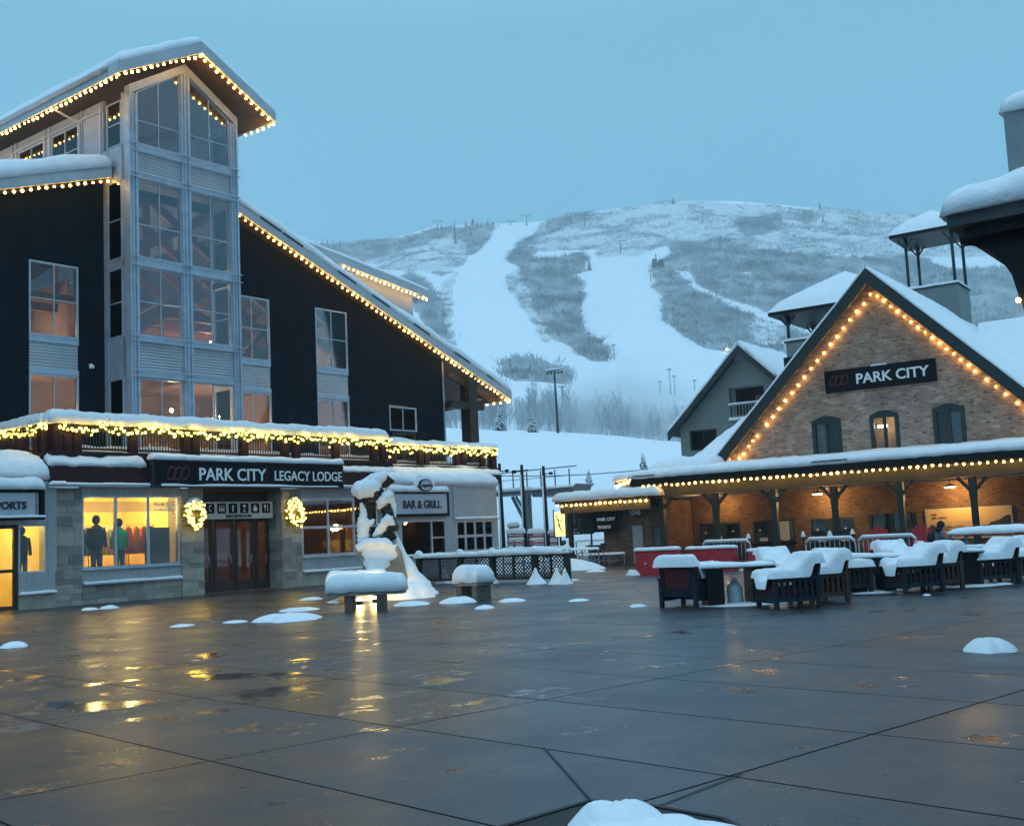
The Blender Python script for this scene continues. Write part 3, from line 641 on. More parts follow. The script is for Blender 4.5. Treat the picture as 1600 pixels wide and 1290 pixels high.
# beam, ledge, fascia round the balcony
s = MB(); s.box(-5.0, 10.4, -.35, -.2, 3.84, 4.42); s.box(-5.0, -4.85, -.2, YW, 3.84, 4.42); s.build('balcony_beam', maroon, lodge)
s = MB(); s.box(-5.05, 10.4, -.42, -.05, 3.76, 3.835); s.build('balcony_ledge', metal, lodge)
s = MB(); s.box(-4.85, 10.4, -.2, YW, 4.42, 4.8); s.box(-4.9, 10.45, -.25, YW+6, 4.8, 4.9); s.box(10.45, 19.3, 1.2, YW+6, 4.8, 4.9); s.box(10.4, 19.25, 1.25, YW, 4.1, 4.8); s.box(17.97, 19.25, YW, YW+5.8, 4.1, 4.8); s.build('balcony_deck', maroon, lodge)
s = MB(); snowpatch(s, (-5.05, -.45, 3.83), (6.6, 0, 0), (0, .12, 0), .06, .05, .1, seed=6); snowpatch(s, (7.3, -.45, 3.83), (3, 0, 0), (0, .12, 0), .06, .05, .1, seed=7)
snowpatch(s, (-5.0, -.35, 4.42), (3.5, 0, 0), (0, .4, .22), .28, .2, .15, seed=12, nz=.7); snowpatch(s, (7.4, -.35, 4.42), (3.0, 0, 0), (0, .4, .22), .2, .2, .15, seed=13, nz=.7)
snowpatch(s, (10.5, 1.0, 4.55), (8.7, 0, 0), (0, .45, .3), .16, .15, .2, seed=14, nz=.6)
snowpatch(s, (-4.6, .3, 4.9), (14.9, 0, 0), (0, 3.1, 0), .3, .3, .3, seed=15, nz=.4); snowpatch(s, (10.5, 1.7, 4.9), (8.4, 0, 0), (0, 1.8, 0), .3, .3, .3, seed=16); s.build('deck_snow', snow, lodge)
# balcony railing
def rail_run(A, B, posts, m_post, ztop=5.86):
    A = Vector(A); B = Vector(B); D = (B-A); L = D.length; D.normalize(); Nn = Vector((-D.y, D.x, 0))
    pk = MB(); q = .06
    while q < L:
        P = A+D*q; pk.box(-.012, .012, -.012, .012, 0, .8, Matrix.Translation(P+Vector((0, 0, 5.0)))); q += .115
    pk.build('baluster', darksteel, lodge)
    rl = MB(); rl.beam(A+Vector((0, 0, 5.02)), B+Vector((0, 0, 5.02)), .06, .06); rl.beam(A+Vector((0, 0, 5.8)), B+Vector((0, 0, 5.8)), .12, .08); rl.build('handrail', maroon, lodge)
    for p_ in posts:
        P = A+D*p_; o = MB().box(-.14, .14, -.12, .1, 0, 1.22).build('railing_post', maroon, lodge, P+Vector((0, -.04, 4.66))); o.rotation_euler = (0, 0, math.atan2(D.y, D.x))
px_posts = [88, 103, 118, 206, 289, 303, 379, 443, 461, 522, 582, 596]
rail_run((-4.7, .05, 0), (10.4, .05, 0), [LF.hit(q, 700, .05)[0]+4.7 for q in px_posts], maroon)
U2 = LF.hit(771, 712, 1.5)[0]; rail_run((10.4, 1.5, 0), (U2, 1.5, 0), [LF.hit(q, 715, 1.5)[0]-10.4 for q in (612, 655, 664, 712, 722, 752)]+[U2-10.5], maroon, 5.7)
rail_run((-4.78, .1, 0), (-4.78, 3.5, 0), [.2, .75, 1.6, 2.6, 3.3], maroon)
rail_run((U2, 1.6, 0), (U2, 9, 0), [.1, 2, 4, 6], maroon)
s = MB()
snowpatch(s, (-4.95, -.22, 5.82), (15.2, 0, -.0), (0, .5, 0), .42, .2, .16, seed=21, nz=.3, nmax=90); snowpatch(s, (10.3, 1.28, 5.8), (U2-10.1, 0, 0), (0, .46, 0), .32, .18, .16, seed=22, nz=.4, nmax=60)
snowpatch(s, (-5.02, .25, 5.84), (.48, 0, 0), (0, 3.6, 0), .32, .18, .16, seed=23, nz=.3); snowpatch(s, (U2-.22, 1.6, 5.8), (.44, 0, 0), (0, 7.5, 0), .26, .18, .2, seed=24); s.build('railing_snow', snow, lodge)
# single storey bay left (sports shop) and bay right (bar), metal clad with snow capped round parapets
s = MB(); s.box(-5.0, -4.7, -.2, .1, 1.1, 3.74); s.box(-12, -5.0, -.2, .1, 2.6, 3.74); s.box(-4.7, -4.66, .1, .85, 0, 3.74); s.box(-12, -4.86, -.3, 1.6, 3.76, 3.9)
s.prism([(-.3, 3.9), (.1, 4.35), (.6, 4.6), (1.6, 4.7), (3.5, 4.7), (3.5, 3.9)], -12, -4.98, ax='x'); s.build('shop_bay', corr, lodge)
s = MB(); s.box(-5.93, -4.75, -.2, .1, .5, 1.1); s.build('shop_bay_panel', corr, lodge)
s = MB(); snowpatch(s, (-12, -.34, 4.0), (7.1, 0, 0), (0, .7, .5), .42, .3, .2, seed=31, nz=.15, nmax=50); snowpatch(s, (-12, .3, 4.5), (7.1, 0, 0), (0, 3.0, .3), .4, .3, .3, seed=32, nmax=40)
snowpatch(s, (-5.95, -.34, .48), (1.2, 0, 0), (0, .16, 0), .08, .06, .1, seed=33); snowpatch(s, (-5.0, -.5, 3.83), (.5, 0, 0), (0, .2, 0), .1, .06, .1, seed=34); s.build('shop_bay_snow', snow, lodge)
window(lodge, -5.93, -5.0, 1.1, 2.6, -.15, 1, 1, fr=.06)
# glazed shop door far left
window(lodge, -8.1, -5.93, .02, 2.6, -.12, 2, 2, fr=.12, bar=.1, fm=timber, zs=[1.2], name='shop_door')
YB = -.5; BE = LF.hit(774, 790, YB)[0]; WA, WB_ = LF.hit(713, 830, YB)[0], LF.hit(772, 830, YB)[0]; BA, BB_ = LF.hit(627, 830, YB)[0], LF.hit(697, 830, YB)[0]; WX = WA-.12
s = MB(); s.box(9.75, WX, YB, YB+.12, 2.4, 3.86); s.box(BB_, WA, YB, YB+.12, .0, 2.4); s.box(9.75, 9.9, YB+.12, .05, .5, 3.86); s.box(9.9, BA, YB, YB+.12, 0, 2.4)
s.box(BA, BB_, YB, YB+.12, 0, .9); s.box(WX, BE, YB, YB+.12, 2.4, 3.86); s.box(WA, BE, YB, YB+.12, 0, .95); s.box(WB_, BE, YB, YB+.12, .95, 2.4); s.box(BE, BE+.12, YB, 8, 0, 3.86); s.build('bar_bay', corr, lodge)
s = MB(); s.box(9.6, BE+.15, YB-.06, YB+.02, 3.86, 4.02); s.box(BE+.12, BE+.2, YB+.02, 8, 3.86, 4.02); s.box(9.8, BE, .1, 3.4, 3.87, 4.3); s.box(WX, BE+.1, YB-.1, YB-.01, 2.36, 2.44); s.box(WX, WX+.08, YB-.05, YB, 2.44, 3.86); s.build('bar_bay_trim', metal, lodge)
s = MB(); snowpatch(s, (9.5, YB-.1, 3.95), (BE-9.25, 0, 0), (0, 1.9, .45), .42, .35, .2, seed=41, nz=.2, nmax=60); snowpatch(s, (WX, YB-.14, 2.44), (BE-WX, 0, 0), (0, .14, 0), .07, .05, .1, seed=42)
snowpatch(s, (9.75, YB-.12, .92), (BB_-9.75, 0, 0), (0, .14, 0), .07, .05, .1, seed=43); s.build('bar_bay_snow', snow, lodge)
window(lodge, BA, BB_, .9, 2.4, YB+.03, 1, 1, fr=.06, bar=.06)
f = MB(); f.box(BB_-.95, BB_-.88, YB-.01, YB+.1, .96, 2.34); f.box(BB_-.88, BB_-.06, YB-.01, YB+.1, 1.62, 1.68); f.build('window_mullion', metal, lodge)
window(lodge, WA, WB_, .95, 2.36, YB+.03, 4, 2, fr=.1, bar=.12)
# entrance: recess with maroon doors
s = MB(); s.box(.98, 4.5, .78, .9, 2.75, 3.84); s.box(.98, 4.5, 0, .78, 3.72, 3.84); s.box(1.0, 1.1, .72, .8, 0, 2.75); s.build('entrance_header', timber, lodge)
s = MB()
for a, b in ((1.1, 1.9), (1.95, 2.85), (2.9, 3.8), (3.85, 4.5)):
    s.box(a, a+.13, .74, .82, .02, 2.7); s.box(b-.13, b, .74, .82, .02, 2.7); s.box(a+.13, b-.13, .74, .82, .02, .42); s.box(a+.13, b-.13, .74, .82, 2.55, 2.7)
    o = s.build('entrance_door', timber, lodge); g = MB(); g.box(a+.12, b-.12, .77, .776, .42, 2.56); g.build('pane', glass, o); hdl = MB(); hdl.tube([(b-.2, .68, 1.0), (b-.2, .68, 1.35)], .015); hdl.build('handle', metal, o); s = MB()
# interiors (real rooms behind the glass)
warmwall = mat('shop_wall_paint', (.80, .62, .17), .7, var=.1); inwall = mat('interior_plaster', (.34, .24, .19), .8, var=.15); infloor = mat('interior_floor', (.16, .1, .06), .5, var=.3); beamm = mat('interior_timber', (.26, .10, .06), .6, var=.3)
s = MB(); s.box(-12, .9, 4.6, 4.7, 0, 3.7); s.box(-4.6, -4.5, .85, 4.6, 0, 3.7); s.box(.8, .9, .85, 4.6, 0, 3.7); s.box(-12, .9, .3, 4.6, 3.66, 3.75); s.build('shop_room', warmwall, lodge)
s = MB(); s.box(.95, BE, 6, 6.1, 0, 3.7); s.box(5.3, 5.4, .9, 6, 0, 3.7); s.box(13.6, 13.7, .0, 6, 0, 3.7); s.box(.95, BE-.05, .4, 6, 3.7, 3.78); s.build('bar_room', beamm, lodge)
s = MB(); s.box(-12, BE-.05, .35, 6, .005, .03); s.box(-14, 17.9, YW, 14, 4.9, 4.99); s.build('room_floor', infloor, lodge)
s = MB(); s.box(-14, 17.9, 11, 11.1, 5, 10); s.box(-14, TL, YW+.3, 9, 8.3, 8.5); s.box(TR_, 17.6, YW+.3, 9, 8.3, 8.5); s.box(8.2, 8.3, YW+.4, 10, 5, 8.3); s.box(12.9, 13, YW+.4, 10, 5, 12); s.box(-5, -4.9, YW+.4, 10, 5, 12); s.box(-1.0, -.9, 5.5, 9, 8.5, 12); s.build('upper_room', inwall, lodge)
s = MB()
for q in range(5):
    yy = 4.6+q*1.7
    s.beam((TL-3, yy, 11.2), (TM, yy, 15.6), .2, .34); s.beam((TR_+4, yy, 11.6), (TM, yy, 15.6), .2, .34); s.beam((TL-4, yy, 11.0), (TR_+4, yy, 11.0), .2, .3); s.beam((TM, yy, 11.1), (TM, yy, 15.4), .2)
    s.beam((TR_+4, yy, 13.4), (15, yy, 9.6), .2, .3); s.beam((6, yy, 9.2), (9.5, yy, 12.8), .16, .2)
s.beam((TL+.4, 3.6, 9.6), (TR_-.6, 3.6, 12.0), .3, .6); s.beam((TL+.4, 3.4, 12.6), (TR_-.3, 3.7, 15.0), .2, .4); s.beam((TL+.4, 3.4, 17), (TR_-.4, 3.6, 18.6), .16, .3); s.build('roof_truss', beamm, lodge)
for q, (u, y, z, e_) in enumerate([(-2.6, 6.5, 7.2, 60), (1.0, 5.5, 6.9, 70), (3.2, 5.0, 7.2, 60), (6.0, 6.0, 7.1, 60), (10.4, 6.0, 7.2, 60), (15.2, 6, 7.2, 70), (.6, 5.0, 9.7, 60), (3.0, 5.0, 9.7, 60), (6.3, 6.5, 10.5, 70), (-2.6, 6.5, 10.2, 50), (10.8, 6.5, 10.0, 60), (1.9, 6, 13.2, 60), (1.9, 8, 17.5, 25)]):
    pl = MB(); pl.ball((0, 0, 0), .08, 8, 6)
    o = pl.build('pendant_lamp', lampw, lodge, (u, y, z)); point((u, y, z-.15), e_*1.9, (1, .62, .34), .12, lodge)
for u in (-9.5, -7.5, -5.8, -3, -1.8, -.4): point((u, 2.4, 3.2), 170, (1, .72, .26), .2, lodge)
for u, y, e_ in ((1.6, 2.6, 50), (3.2, 2.6, 14), (7.4, 2.0, 22), (12, 3.5, 6), (15.4, 2.0, 30)): point((u, y, 2.9), e_, (1, .62, .25), .1, lodge)
wl = MB(); wl.ball((0, 0, 0), .14, 10, 8); wl.build('wall_lamp', lampw, lodge, (8.75, 1.6, 2.25)); point((8.75, 1.3, 2.25), 45, (1, .62, .2), .1, lodge)

# string lights on the lodge
def lw(u, v, z): return LF.w(u, v, z)
GL = 'warm string lights along the eaves'
bulbs('x', 'warm string lights down the long right hand roof edge of the dark lodge', GL, lerp(lw(TR_+.3, YR+.12, RR_(TR_+.3)-.03), lw(UE-.1, YR+.12, ZE-.03), 61))
bulbs('x', 'short string lights turning back under the lodge roof tip at its right end', GL, lerp(lw(UE-.06, YR+.25, ZE-.02), lw(UE-.06, YR+2.6, ZE-.02), 6))
bulbs('x', 'warm string lights under the lower left lodge roof edge beside the glass tower', GL, lerp(lw(-11, YR+.12, RL_(-11)-.03), lw(TL-.2, YR+.12, RL_(TL-.2)-.03), 35))
bulbs('x', 'warm string lights up the left slope of the tower gable', GL, lerp(lw(TM-EX, .9, EZ-.03), lw(TM, .9, AX-.03), 14))
bulbs('x', 'warm string lights down the right slope of the tower gable', GL, lerp(lw(TM+.2, .9, AX-.14), lw(TM+EX-.02, .9, EZ-.03), 13))
bulbs('x', 'long row of warm string lights under the tower roof running back to the left', GL, lerp(lw(TM-EX+.04, 1.1, EZ-.05), lw(TM-EX+.04, 17, EZ-.05), 48))
bulbs('x', 'four string lights under the right eave tip of the tower roof', GL, lerp(lw(TM+EX, 1.2, EZ-.02), lw(TM+EX, 2.7, EZ-.02), 5))
b0 = LF.hit(541, 424, YD-.05); b1 = LF.hit(665, 466, YD-.05)
bulbs('x', 'warm string lights under the small dormer roof on the lodge', GL, lerp(lw(b0[0], YD+.1, DZ(b0[0])-.03), lw(d1[0]-.1, YD+.1, DZ(d1[0])-.03), 20))
# lit garlands along the balcony rail
leaf = mat('fir_garland', (.035, .05, .02), .8, var=.5, vscale=20)
def garland(A, B, label, n=30):
    A = Vector(A); B = Vector(B); O = A; D = B-A; t = thing('garland', label, 'garland', LF.w(*A), LF.ang, 'lit garlands swagged along the balcony rail')
    g = MB()
    for i in range(int(D.length*110)):
        q = random.random(); P = D*q+Vector((random.gauss(0, .03), random.gauss(-.02, .06), -.10*math.sin(q*math.pi)*1.0+random.gauss(-.03, .08)))
        a = random.uniform(0, 6.28); e_ = Vector((math.cos(a)*.8, -random.random()*.6, math.sin(a))).normalized()*random.uniform(.08, .17); s_ = e_.cross(Vector((0, 1, .2))).normalized()*.016
        g.add([P-s_, P+s_, P+e_+s_*.3, P+e_-s_*.3], [(0, 1, 2, 3)])
    g.add([(0, .02, -.01), (D.x, D.y+.02, -.01), (D.x, D.y+.02, -.03), (0, .02, -.03)], [(0, 1, 2, 3)]); g.build('greenery', leaf, t)
    for i in range(n):
        q = (i+random.random())/n; P = D*q+Vector((0, -.14+random.gauss(0, .03), -.10*math.sin(q*math.pi)+random.gauss(0.0, .085)))
        if ('g' not in _bulb): b_ = MB(); b_.ball((0, 0, 0), .038, 7, 5); o = b_.build('bulb', bulb_y, t, P); _bulb['g'] = o.data
        else: o = bpy.data.objects.new('bulb', _bulb['g']); COL.objects.link(o); o.parent = t; o.location = P
        o.scale = (random.uniform(.7, 1.35),)*3
gz_ = 5.72
gp = [-4.7, -2.9, -1.2, .35, 2.2, 4.2, 5.9, 7.9, 10.3]
gn = ['at its left corner post', 'above the wide shop window', 'above the left end of the lodge name sign', 'above the entrance signs left half', 'above the middle of the name sign', 'above the right half of the name sign', 'just right of the name sign', 'at the step in the snowy rail']
for (a, b), nm in zip(zip(gp[:-1], gp[1:]), gn): garland((a, -.16, gz_), (b, -.16, gz_), 'lit yellow garland on the lodge balcony '+nm, int((b-a)*12.5))
for (a, b), nm in zip(((10.5, 13.4), (13.4, 16.4), (16.4, U2)), ('over the bar sign', 'over the small bar windows', 'at the far right balcony corner')): garland((a, 1.3, 5.68), (b, 1.3, 5.68), 'lit yellow garland on the lodge balcony '+nm, int((b-a)*12))
garland((-4.95, .1, gz_), (-4.95, 3.5, gz_), 'lit yellow garland on the balcony return at the far left', 55)

# ---- signs on the lodge
signblack = mat('sign_black', (.006, .006, .009), .55, spec=.12); signwhite = mat('sign_white', (.88, .88, .88), .5); logored = mat('logo_red', (.18, .02, .025), .5); signgrey = mat('sign_grey', (.42, .46, .50), .5, var=.08); navy = mat('sign_navy', (.015, .02, .045), .5); ivory = mat('sign_ivory', (.55, .52, .46), .6)
def logo(par, x, y, z, s, m=None):
    lg = MB()
    for k in range(3):
        pts = []
        for i in range(21):
            a = 2*math.pi*i/20; px_ = .30*math.cos(a); pz_ = .42*math.sin(a); pts.append((x+s*(k*.52+px_+.25*pz_), y, z+s*pz_))
        lg.tube(pts, s*.045, 4, cap=False)
    return lg.build('logo', m or logored, par)
def sgn(name, label, F, u, v, z, cat='sign', group=None): return thing(name, label, cat, F.w(u, v, z), F.ang, group)
t = sgn('lodge_sign', 'long black sign reading PARK CITY LEGACY LODGE over the entrance', LF, -1.42, -.55, 3.8)
W_ = 8.62
s = MB(); s.box(0, W_, .02, .16, .0, .84); s.build('panel', signblack, t); s = MB(); s.box(-.03, W_+.03, -.02, .18, .84, .9); s.box(-.03, W_+.03, -.02, .18, -.06, 0); s.box(-.03, .03, -.02, .18, 0, .84); s.box(W_-.03, W_+.03, -.02, .18, 0, .84); s.build('frame', darksteel, t)
text('PARK CITY', .62, signwhite, t, (1.82, 0, .2), bold=.008, squash=.98); text('LEGACY LODGE', .52, signwhite, t, (5.18, 0, .22), bold=.004, squash=.90)
s = MB(); s.box(4.83, 4.85, -.0, .02, .12, .72); s.build('divider', logored, t); logo(t, .72, .0, .42, .52)
s = MB(); snowpatch(s, (-.05, -.06, .9), (W_+.1, 0, 0), (0, .4, .0), .2, .12, .12, seed=51, nz=.3, nmax=70); snowpatch(s, (.3, -.06, .0), (W_-.6, 0, 0), (0, .08, 0), .05, .03, .1, seed=52, nz=.8, nmax=60); s.build('snow_cap', snow, t)
t = sgn('information_sign', 'pale panel of black pictogram squares reading INFORMATION above the doors', LF, 1.15, .3, 2.66)
s = MB(); s.box(0, 3.2, 0, .08, 0, .62); s.build('panel', ivory, t)
for k in range(6):
    x = .14+k*.51; s = MB(); s.box(x, x+.38, -.012, 0, .2, .56); o = s.build('pictogram', signblack, t); g = MB()
    if k == 0: g.tube([(x+.24, -.02, .28), (x+.15, -.02, .34), (x+.15, -.02, .44), (x+.24, -.02, .5)], .022, 5)
    elif k == 1:
        for d in (.1, .19, .28): g.box(x+d-.02, x+d+.02, -.02, -.012, .27, .42); g.ball((x+d, -.016, .47), .026, 6, 4)
    elif k == 3: g.prism([(x+.1, .5), (x+.28, .5), (x+.2, .4), (x+.18, .4)], -.02, -.013); g.box(x+.18, x+.2, -.02, -.013, .28, .4); g.box(x+.13, x+.25, -.02, -.013, .25, .28)
    elif k == 4: g.box(x+.1, x+.25, -.02, -.013, .27, .42); g.tube([(x+.25, -.016, .3), (x+.31, -.016, .345), (x+.25, -.016, .39)], .012, 4); g.box(x+.12, x+.23, -.02, -.013, .45, .49)
    elif k == 5: g.box(x+.12, x+.14, -.02, -.013, .26, .5); g.box(x+.24, x+.27, -.02, -.013, .26, .5); g.box(x+.09, x+.17, -.02, -.013, .4, .5)
    if k != 2: g.build('symbol', signwhite, o)
    else: text('?', .3, signwhite, o, (x+.13, -.014, .27), 'symbol', bold=.01)
text('INFORMATION', .17, signblack, t, (1.6, -.012, .04), align='CENTER', bold=.0)
t = sgn('bar_sign', 'grey framed BAR & GRILL sign under a scrolled snow cap with oval badge', LF, 9.72, -.66, 2.62)
W_ = 3.62
s = MB(); s.box(.06, W_-.06, .02, .12, .06, .9); s.build('panel', signgrey, t); s = MB(); s.box(0, W_, 0, .14, .9, 1.0); s.box(0, W_, 0, .14, -.06, .06); s.box(0, .06, 0, .14, .06, .9); s.box(W_-.12, W_, 0, .14, .06, .9); s.build('frame', signblack, t)
text('BAR & GRILL', .46, navy, t, (W_/2+.1, .01, .3), align='CENTER', bold=.016, squash=.92)
s = MB(); s.prism([(W_/2+.3+.42*math.cos(a), 1.26+.27*math.sin(a)) for a in [2*math.pi*i/24 for i in range(24)]], -.08, .12); o = s.build('badge', signblack, t)
s = MB(); s.prism([(W_/2+.3+.37*math.cos(a), 1.26+.225*math.sin(a)) for a in [2*math.pi*i/24 for i in range(24)]], -.095, -.08); s.build('badge_face', signgrey, o)
x_ = text('Legends', .2, navy, o, (W_/2+.3, -.1, 1.2), align='CENTER', bold=.006)
s = MB(); snowpatch(s, (-.05, -.05, 1.0), (W_+.1, 0, 0), (0, .3, 0), .26, .14, .12, seed=53, nz=.3)
s.add(*[(lambda v, f: (v, f))([], [])]) if False else None
snowmound(s, (W_/2+.3, .08, 1.25), .62, .14, .5, 3); s.build('snow_cap', snow, t)
t = sgn('sports_sign', 'blue grey SPORTS sign with snow on its frame, cut by the left edge', LF, -9.6, -.62, 2.72)
W_ = 4.28
s = MB(); s.box(.06, W_-.3, .02, .12, .1, .82); s.build('panel', signgrey, t); s = MB(); s.box(0, W_, 0, .16, .84, .95); s.box(0, W_, 0, .16, 0, .09); s.box(W_-.12, W_, 0, .16, .09, .84); s.build('frame', signblack, t)
text('SPORTS', .31, navy, t, (2.58, .01, .34), bold=.014, squash=1.04)
s = MB(); s.prism([(1.85+.42*math.cos(a), 1.2+.24*math.sin(a)) for a in [2*math.pi*i/24 for i in range(24)]], -.06, .1); o = s.build('badge', signblack, t)
s = MB(); s.prism([(1.85+.37*math.cos(a), 1.2+.2*math.sin(a)) for a in [2*math.pi*i/24 for i in range(24)]], -.075, -.06); s.build('badge_face', signgrey, o)
s = MB(); snowpatch(s, (0, -.1, .95), (W_, 0, 0), (0, .34, 0), .36, .2, .12, seed=54, nz=.2); snowpatch(s, (2, -.06, .09), (W_-2, 0, 0), (0, .1, 0), .05, .03, .1, seed=55); s.build('snow_cap', snow, t)
# wreaths
def wreath(u, label):
    t = thing('wreath', label, 'wreath', LF.w(u, -.08, 2.83), LF.ang, 'lit wreaths on the stone piers'); g = MB()
    for i in range(700):
        a = random.uniform(0, 6.283); r_ = .35+random.gauss(0, .085); P = Vector((r_*math.cos(a), random.gauss(-.06, .04), r_*1.1*math.sin(a)))
        b_ = random.uniform(0, 6.28); e_ = Vector((math.cos(b_), -.5*random.random(), math.sin(b_)))*.13; s_ = e_.cross(Vector((0, 1, 0))).normalized()*.016
        g.add([P-s_, P+s_, P+e_], [(0, 1, 2)])
    g.build('greenery', leaf, t)
    for i in range(64):
        a = 2*math.pi*(i+random.random()*.8)/64; r_ = .35+random.gauss(0, .085)
        o = bpy.data.objects.new('bulb', _bulb['g']); COL.objects.link(o); o.parent = t; o.location = (r_*math.cos(a), -.15, r_*1.1*math.sin(a)); o.scale = (random.uniform(.7, 1.2),)*3
    s = MB(); s.tube([(.33*math.cos(a), -.08, .1+.40*math.sin(a)) for a in [R(25+13*i) for i in range(11)]], [.03]+[.1]*9+[.03], 8); s.build('snow', snow, t)
wreath(.5, 'lit wreath on the stone pier left of the lodge entrance'); wreath(5.05, 'lit wreath on the stone pier right of the lodge entrance')
t = thing('security_camera', 'small white dome camera on the dark lodge wall left of the tower', 'camera', LF.w(LF.hit(139, 572, YW)[0], YW-.02, LF.hit(139, 572, YW)[1]), LF.ang)
s = MB(); s.ball((0, -.16, -.05), .1, 10, 6); s.tube([(0, 0, .05), (0, -.16, .05)], .03); s.build('housing', whitep, t); s = MB(); s.ball((0, -.17, -.1), .07, 8, 6); s.build('lens', blackm, t)
# shop window display
skin_m = mat('mannequin_plastic', (.5, .35, .22), .5)
def figure_mesh(mb_s, jr): return None
def mannequin(u, y, h, jc, label, tc_):
    t = thing('mannequin', label, 'mannequin', LF.w(u, y, .82), LF.ang, 'dressed mannequins in the shop window')
    cj = mat('jacket_'+tc_, jc, .6, var=.15); cp = mat('trousers_'+tc_, (.05, .06, .08), .7)
    s = MB(); k = h/1.8
    s.tube([(0, 0, .80*k), (0, 0, .95*k), (0, -.01, 1.15*k), (0, 0, 1.38*k), (0, 0, 1.46*k), (0, 0, 1.52*k)], [.17*k, .185*k, .18*k, .21*k, .15*k, .07*k], 12)
    for sx in (-1, 1): s.tube([(sx*.2*k, 0, 1.42*k), (sx*.27*k, .01, 1.15*k), (sx*.27*k, -.04, .86*k)], [.075*k, .062*k, .05*k], 8)
    o = s.build('jacket', cj, t); s = MB(); s.ball((0, .01, 1.66*k), .12*k, 10, 8, 1.2); s.build('hood', cj if tc_ == 'black' else blackm, t)
    s = MB()
    for sx in (-1, 1): s.tube([(sx*.09*k, 0, .84*k), (sx*.1*k, -.01, .45*k), (sx*.1*k, 0, .06*k)], [.1*k, .08*k, .06*k], 8)
    s.build('trousers', cp, t); s = MB(); s.box(-.25, .25, -.2, .2, 0, .04); s.build('stand', metal, t)
mannequin(-2.72, .8, 2.08, (.012, .012, .014), 'mannequin in black hooded jacket standing in the yellow shop window', 'black')
mannequin(-1.9, .75, 1.95, (.01, .34, .22), 'mannequin in green jacket in the middle of the yellow shop window', 'green')
mannequin(-5.25, .9, 1.75, (.02, .02, .02), 'dark coated mannequin in the small window left of the stone pier', 'dark')
def rack(u, y, cols, label):
    t = thing('clothes_rack', label, 'clothes rack', LF.w(u, y, .8 if u > -4 else .03), LF.ang, 'clothes racks inside the shop'); s = MB()
    s.tube([(-.55, 0, 0), (-.55, 0, 1.75), (.55, 0, 1.75), (.55, 0, 0)], .02, 6); s.build('rail', metal, t)
    for i, c in enumerate(cols):
        x = -.45+.9*i/max(1, len(cols)-1); g = MB(); g.tube([(x, 0, 1.7), (x, 0, 1.6), (x, 0, 1.2), (x+.02, 0, .75)], [.02, .12, .15, .13], 8); g.build('garment', MATS.get('cl%d' % c) or mat('cl%d' % c, [(.7, .08, .02), (.75, .7, .6), (.8, .5, .02), (.05, .05, .07), (.75, .3, .02)][c], .7, var=.2), t)
rack(-3.2, 1.1, [3, 0, 2, 3, 1, 0], 'near rack of dark and red clothes at the left end of the shop window'); rack(-1.0, .9, [0, 4, 0, 3], 'near rack of red and orange shells beside the display panel'); rack(-2.3, 2.9, [2, 1, 4, 1, 2, 3, 1], 'far rack of mixed jackets behind the two mannequins'); rack(-.6, 3.2, [0, 3, 1, 2, 0], 'far rack of red and dark jackets at the back right of the shop'); rack(-3.3, 2.0, [1, 2, 1, 4, 1, 2], 'rack of pale and yellow jackets left of the black mannequin'); rack(-1.35, 1.9, [1, 1, 0, 0, 0], 'rack of orange red jackets right of the green mannequin'); rack(-6.6, .9, [4, 0, 4, 1, 4], 'rack of orange jackets behind the shop door at far left')
t = thing('display_table', 'low display table of folded goods at the window bottom left', 'table', LF.w(-3.1, .75, .03), LF.ang); s = MB(); s.box(-.5, .5, -.3, .3, .75, .8); s.box(-.45, -.4, -.25, .25, 0, .75); s.box(.4, .45, -.25, .25, 0, .75); s.build('table_top', timber, t)
s = MB(); [s.box(-.4+.28*i, -.18+.28*i, -.22, .2, .8, .92+.12*(i % 2)) for i in range(3)]; s.build('folded_clothes', MATS['cl0'], t); s = MB(); s.box(-.2, .3, -.3, -.26, .92, 1.05); s.build('card', signwhite, t)
frost = mat('frosted_band', (.55, .5, .4), .5, alpha=.35); s = MB()
s.box(-3.6, -2.5, .055, .06, 2.95, 3.3); s.box(-2.4, -1.28, .055, .06, 2.95, 3.3); s.box(-1.18, -.1, .055, .06, 2.95, 3.3); s.build('window_band', frost, lodge)
text('HELMETS', .15, signwhite, lodge, (-1.0, .04, 3.14), bold=.003); text('GOGGLES', .15, signwhite, lodge, (-1.0, .04, 2.97), bold=.003)
pn = MB(); pn.box(-1.1, -.12, .45, .49, 1.15, 2.42); pn.build('display_panel', mat('display_dark', (.06, .05, .04), .6, var=.3), lodge)
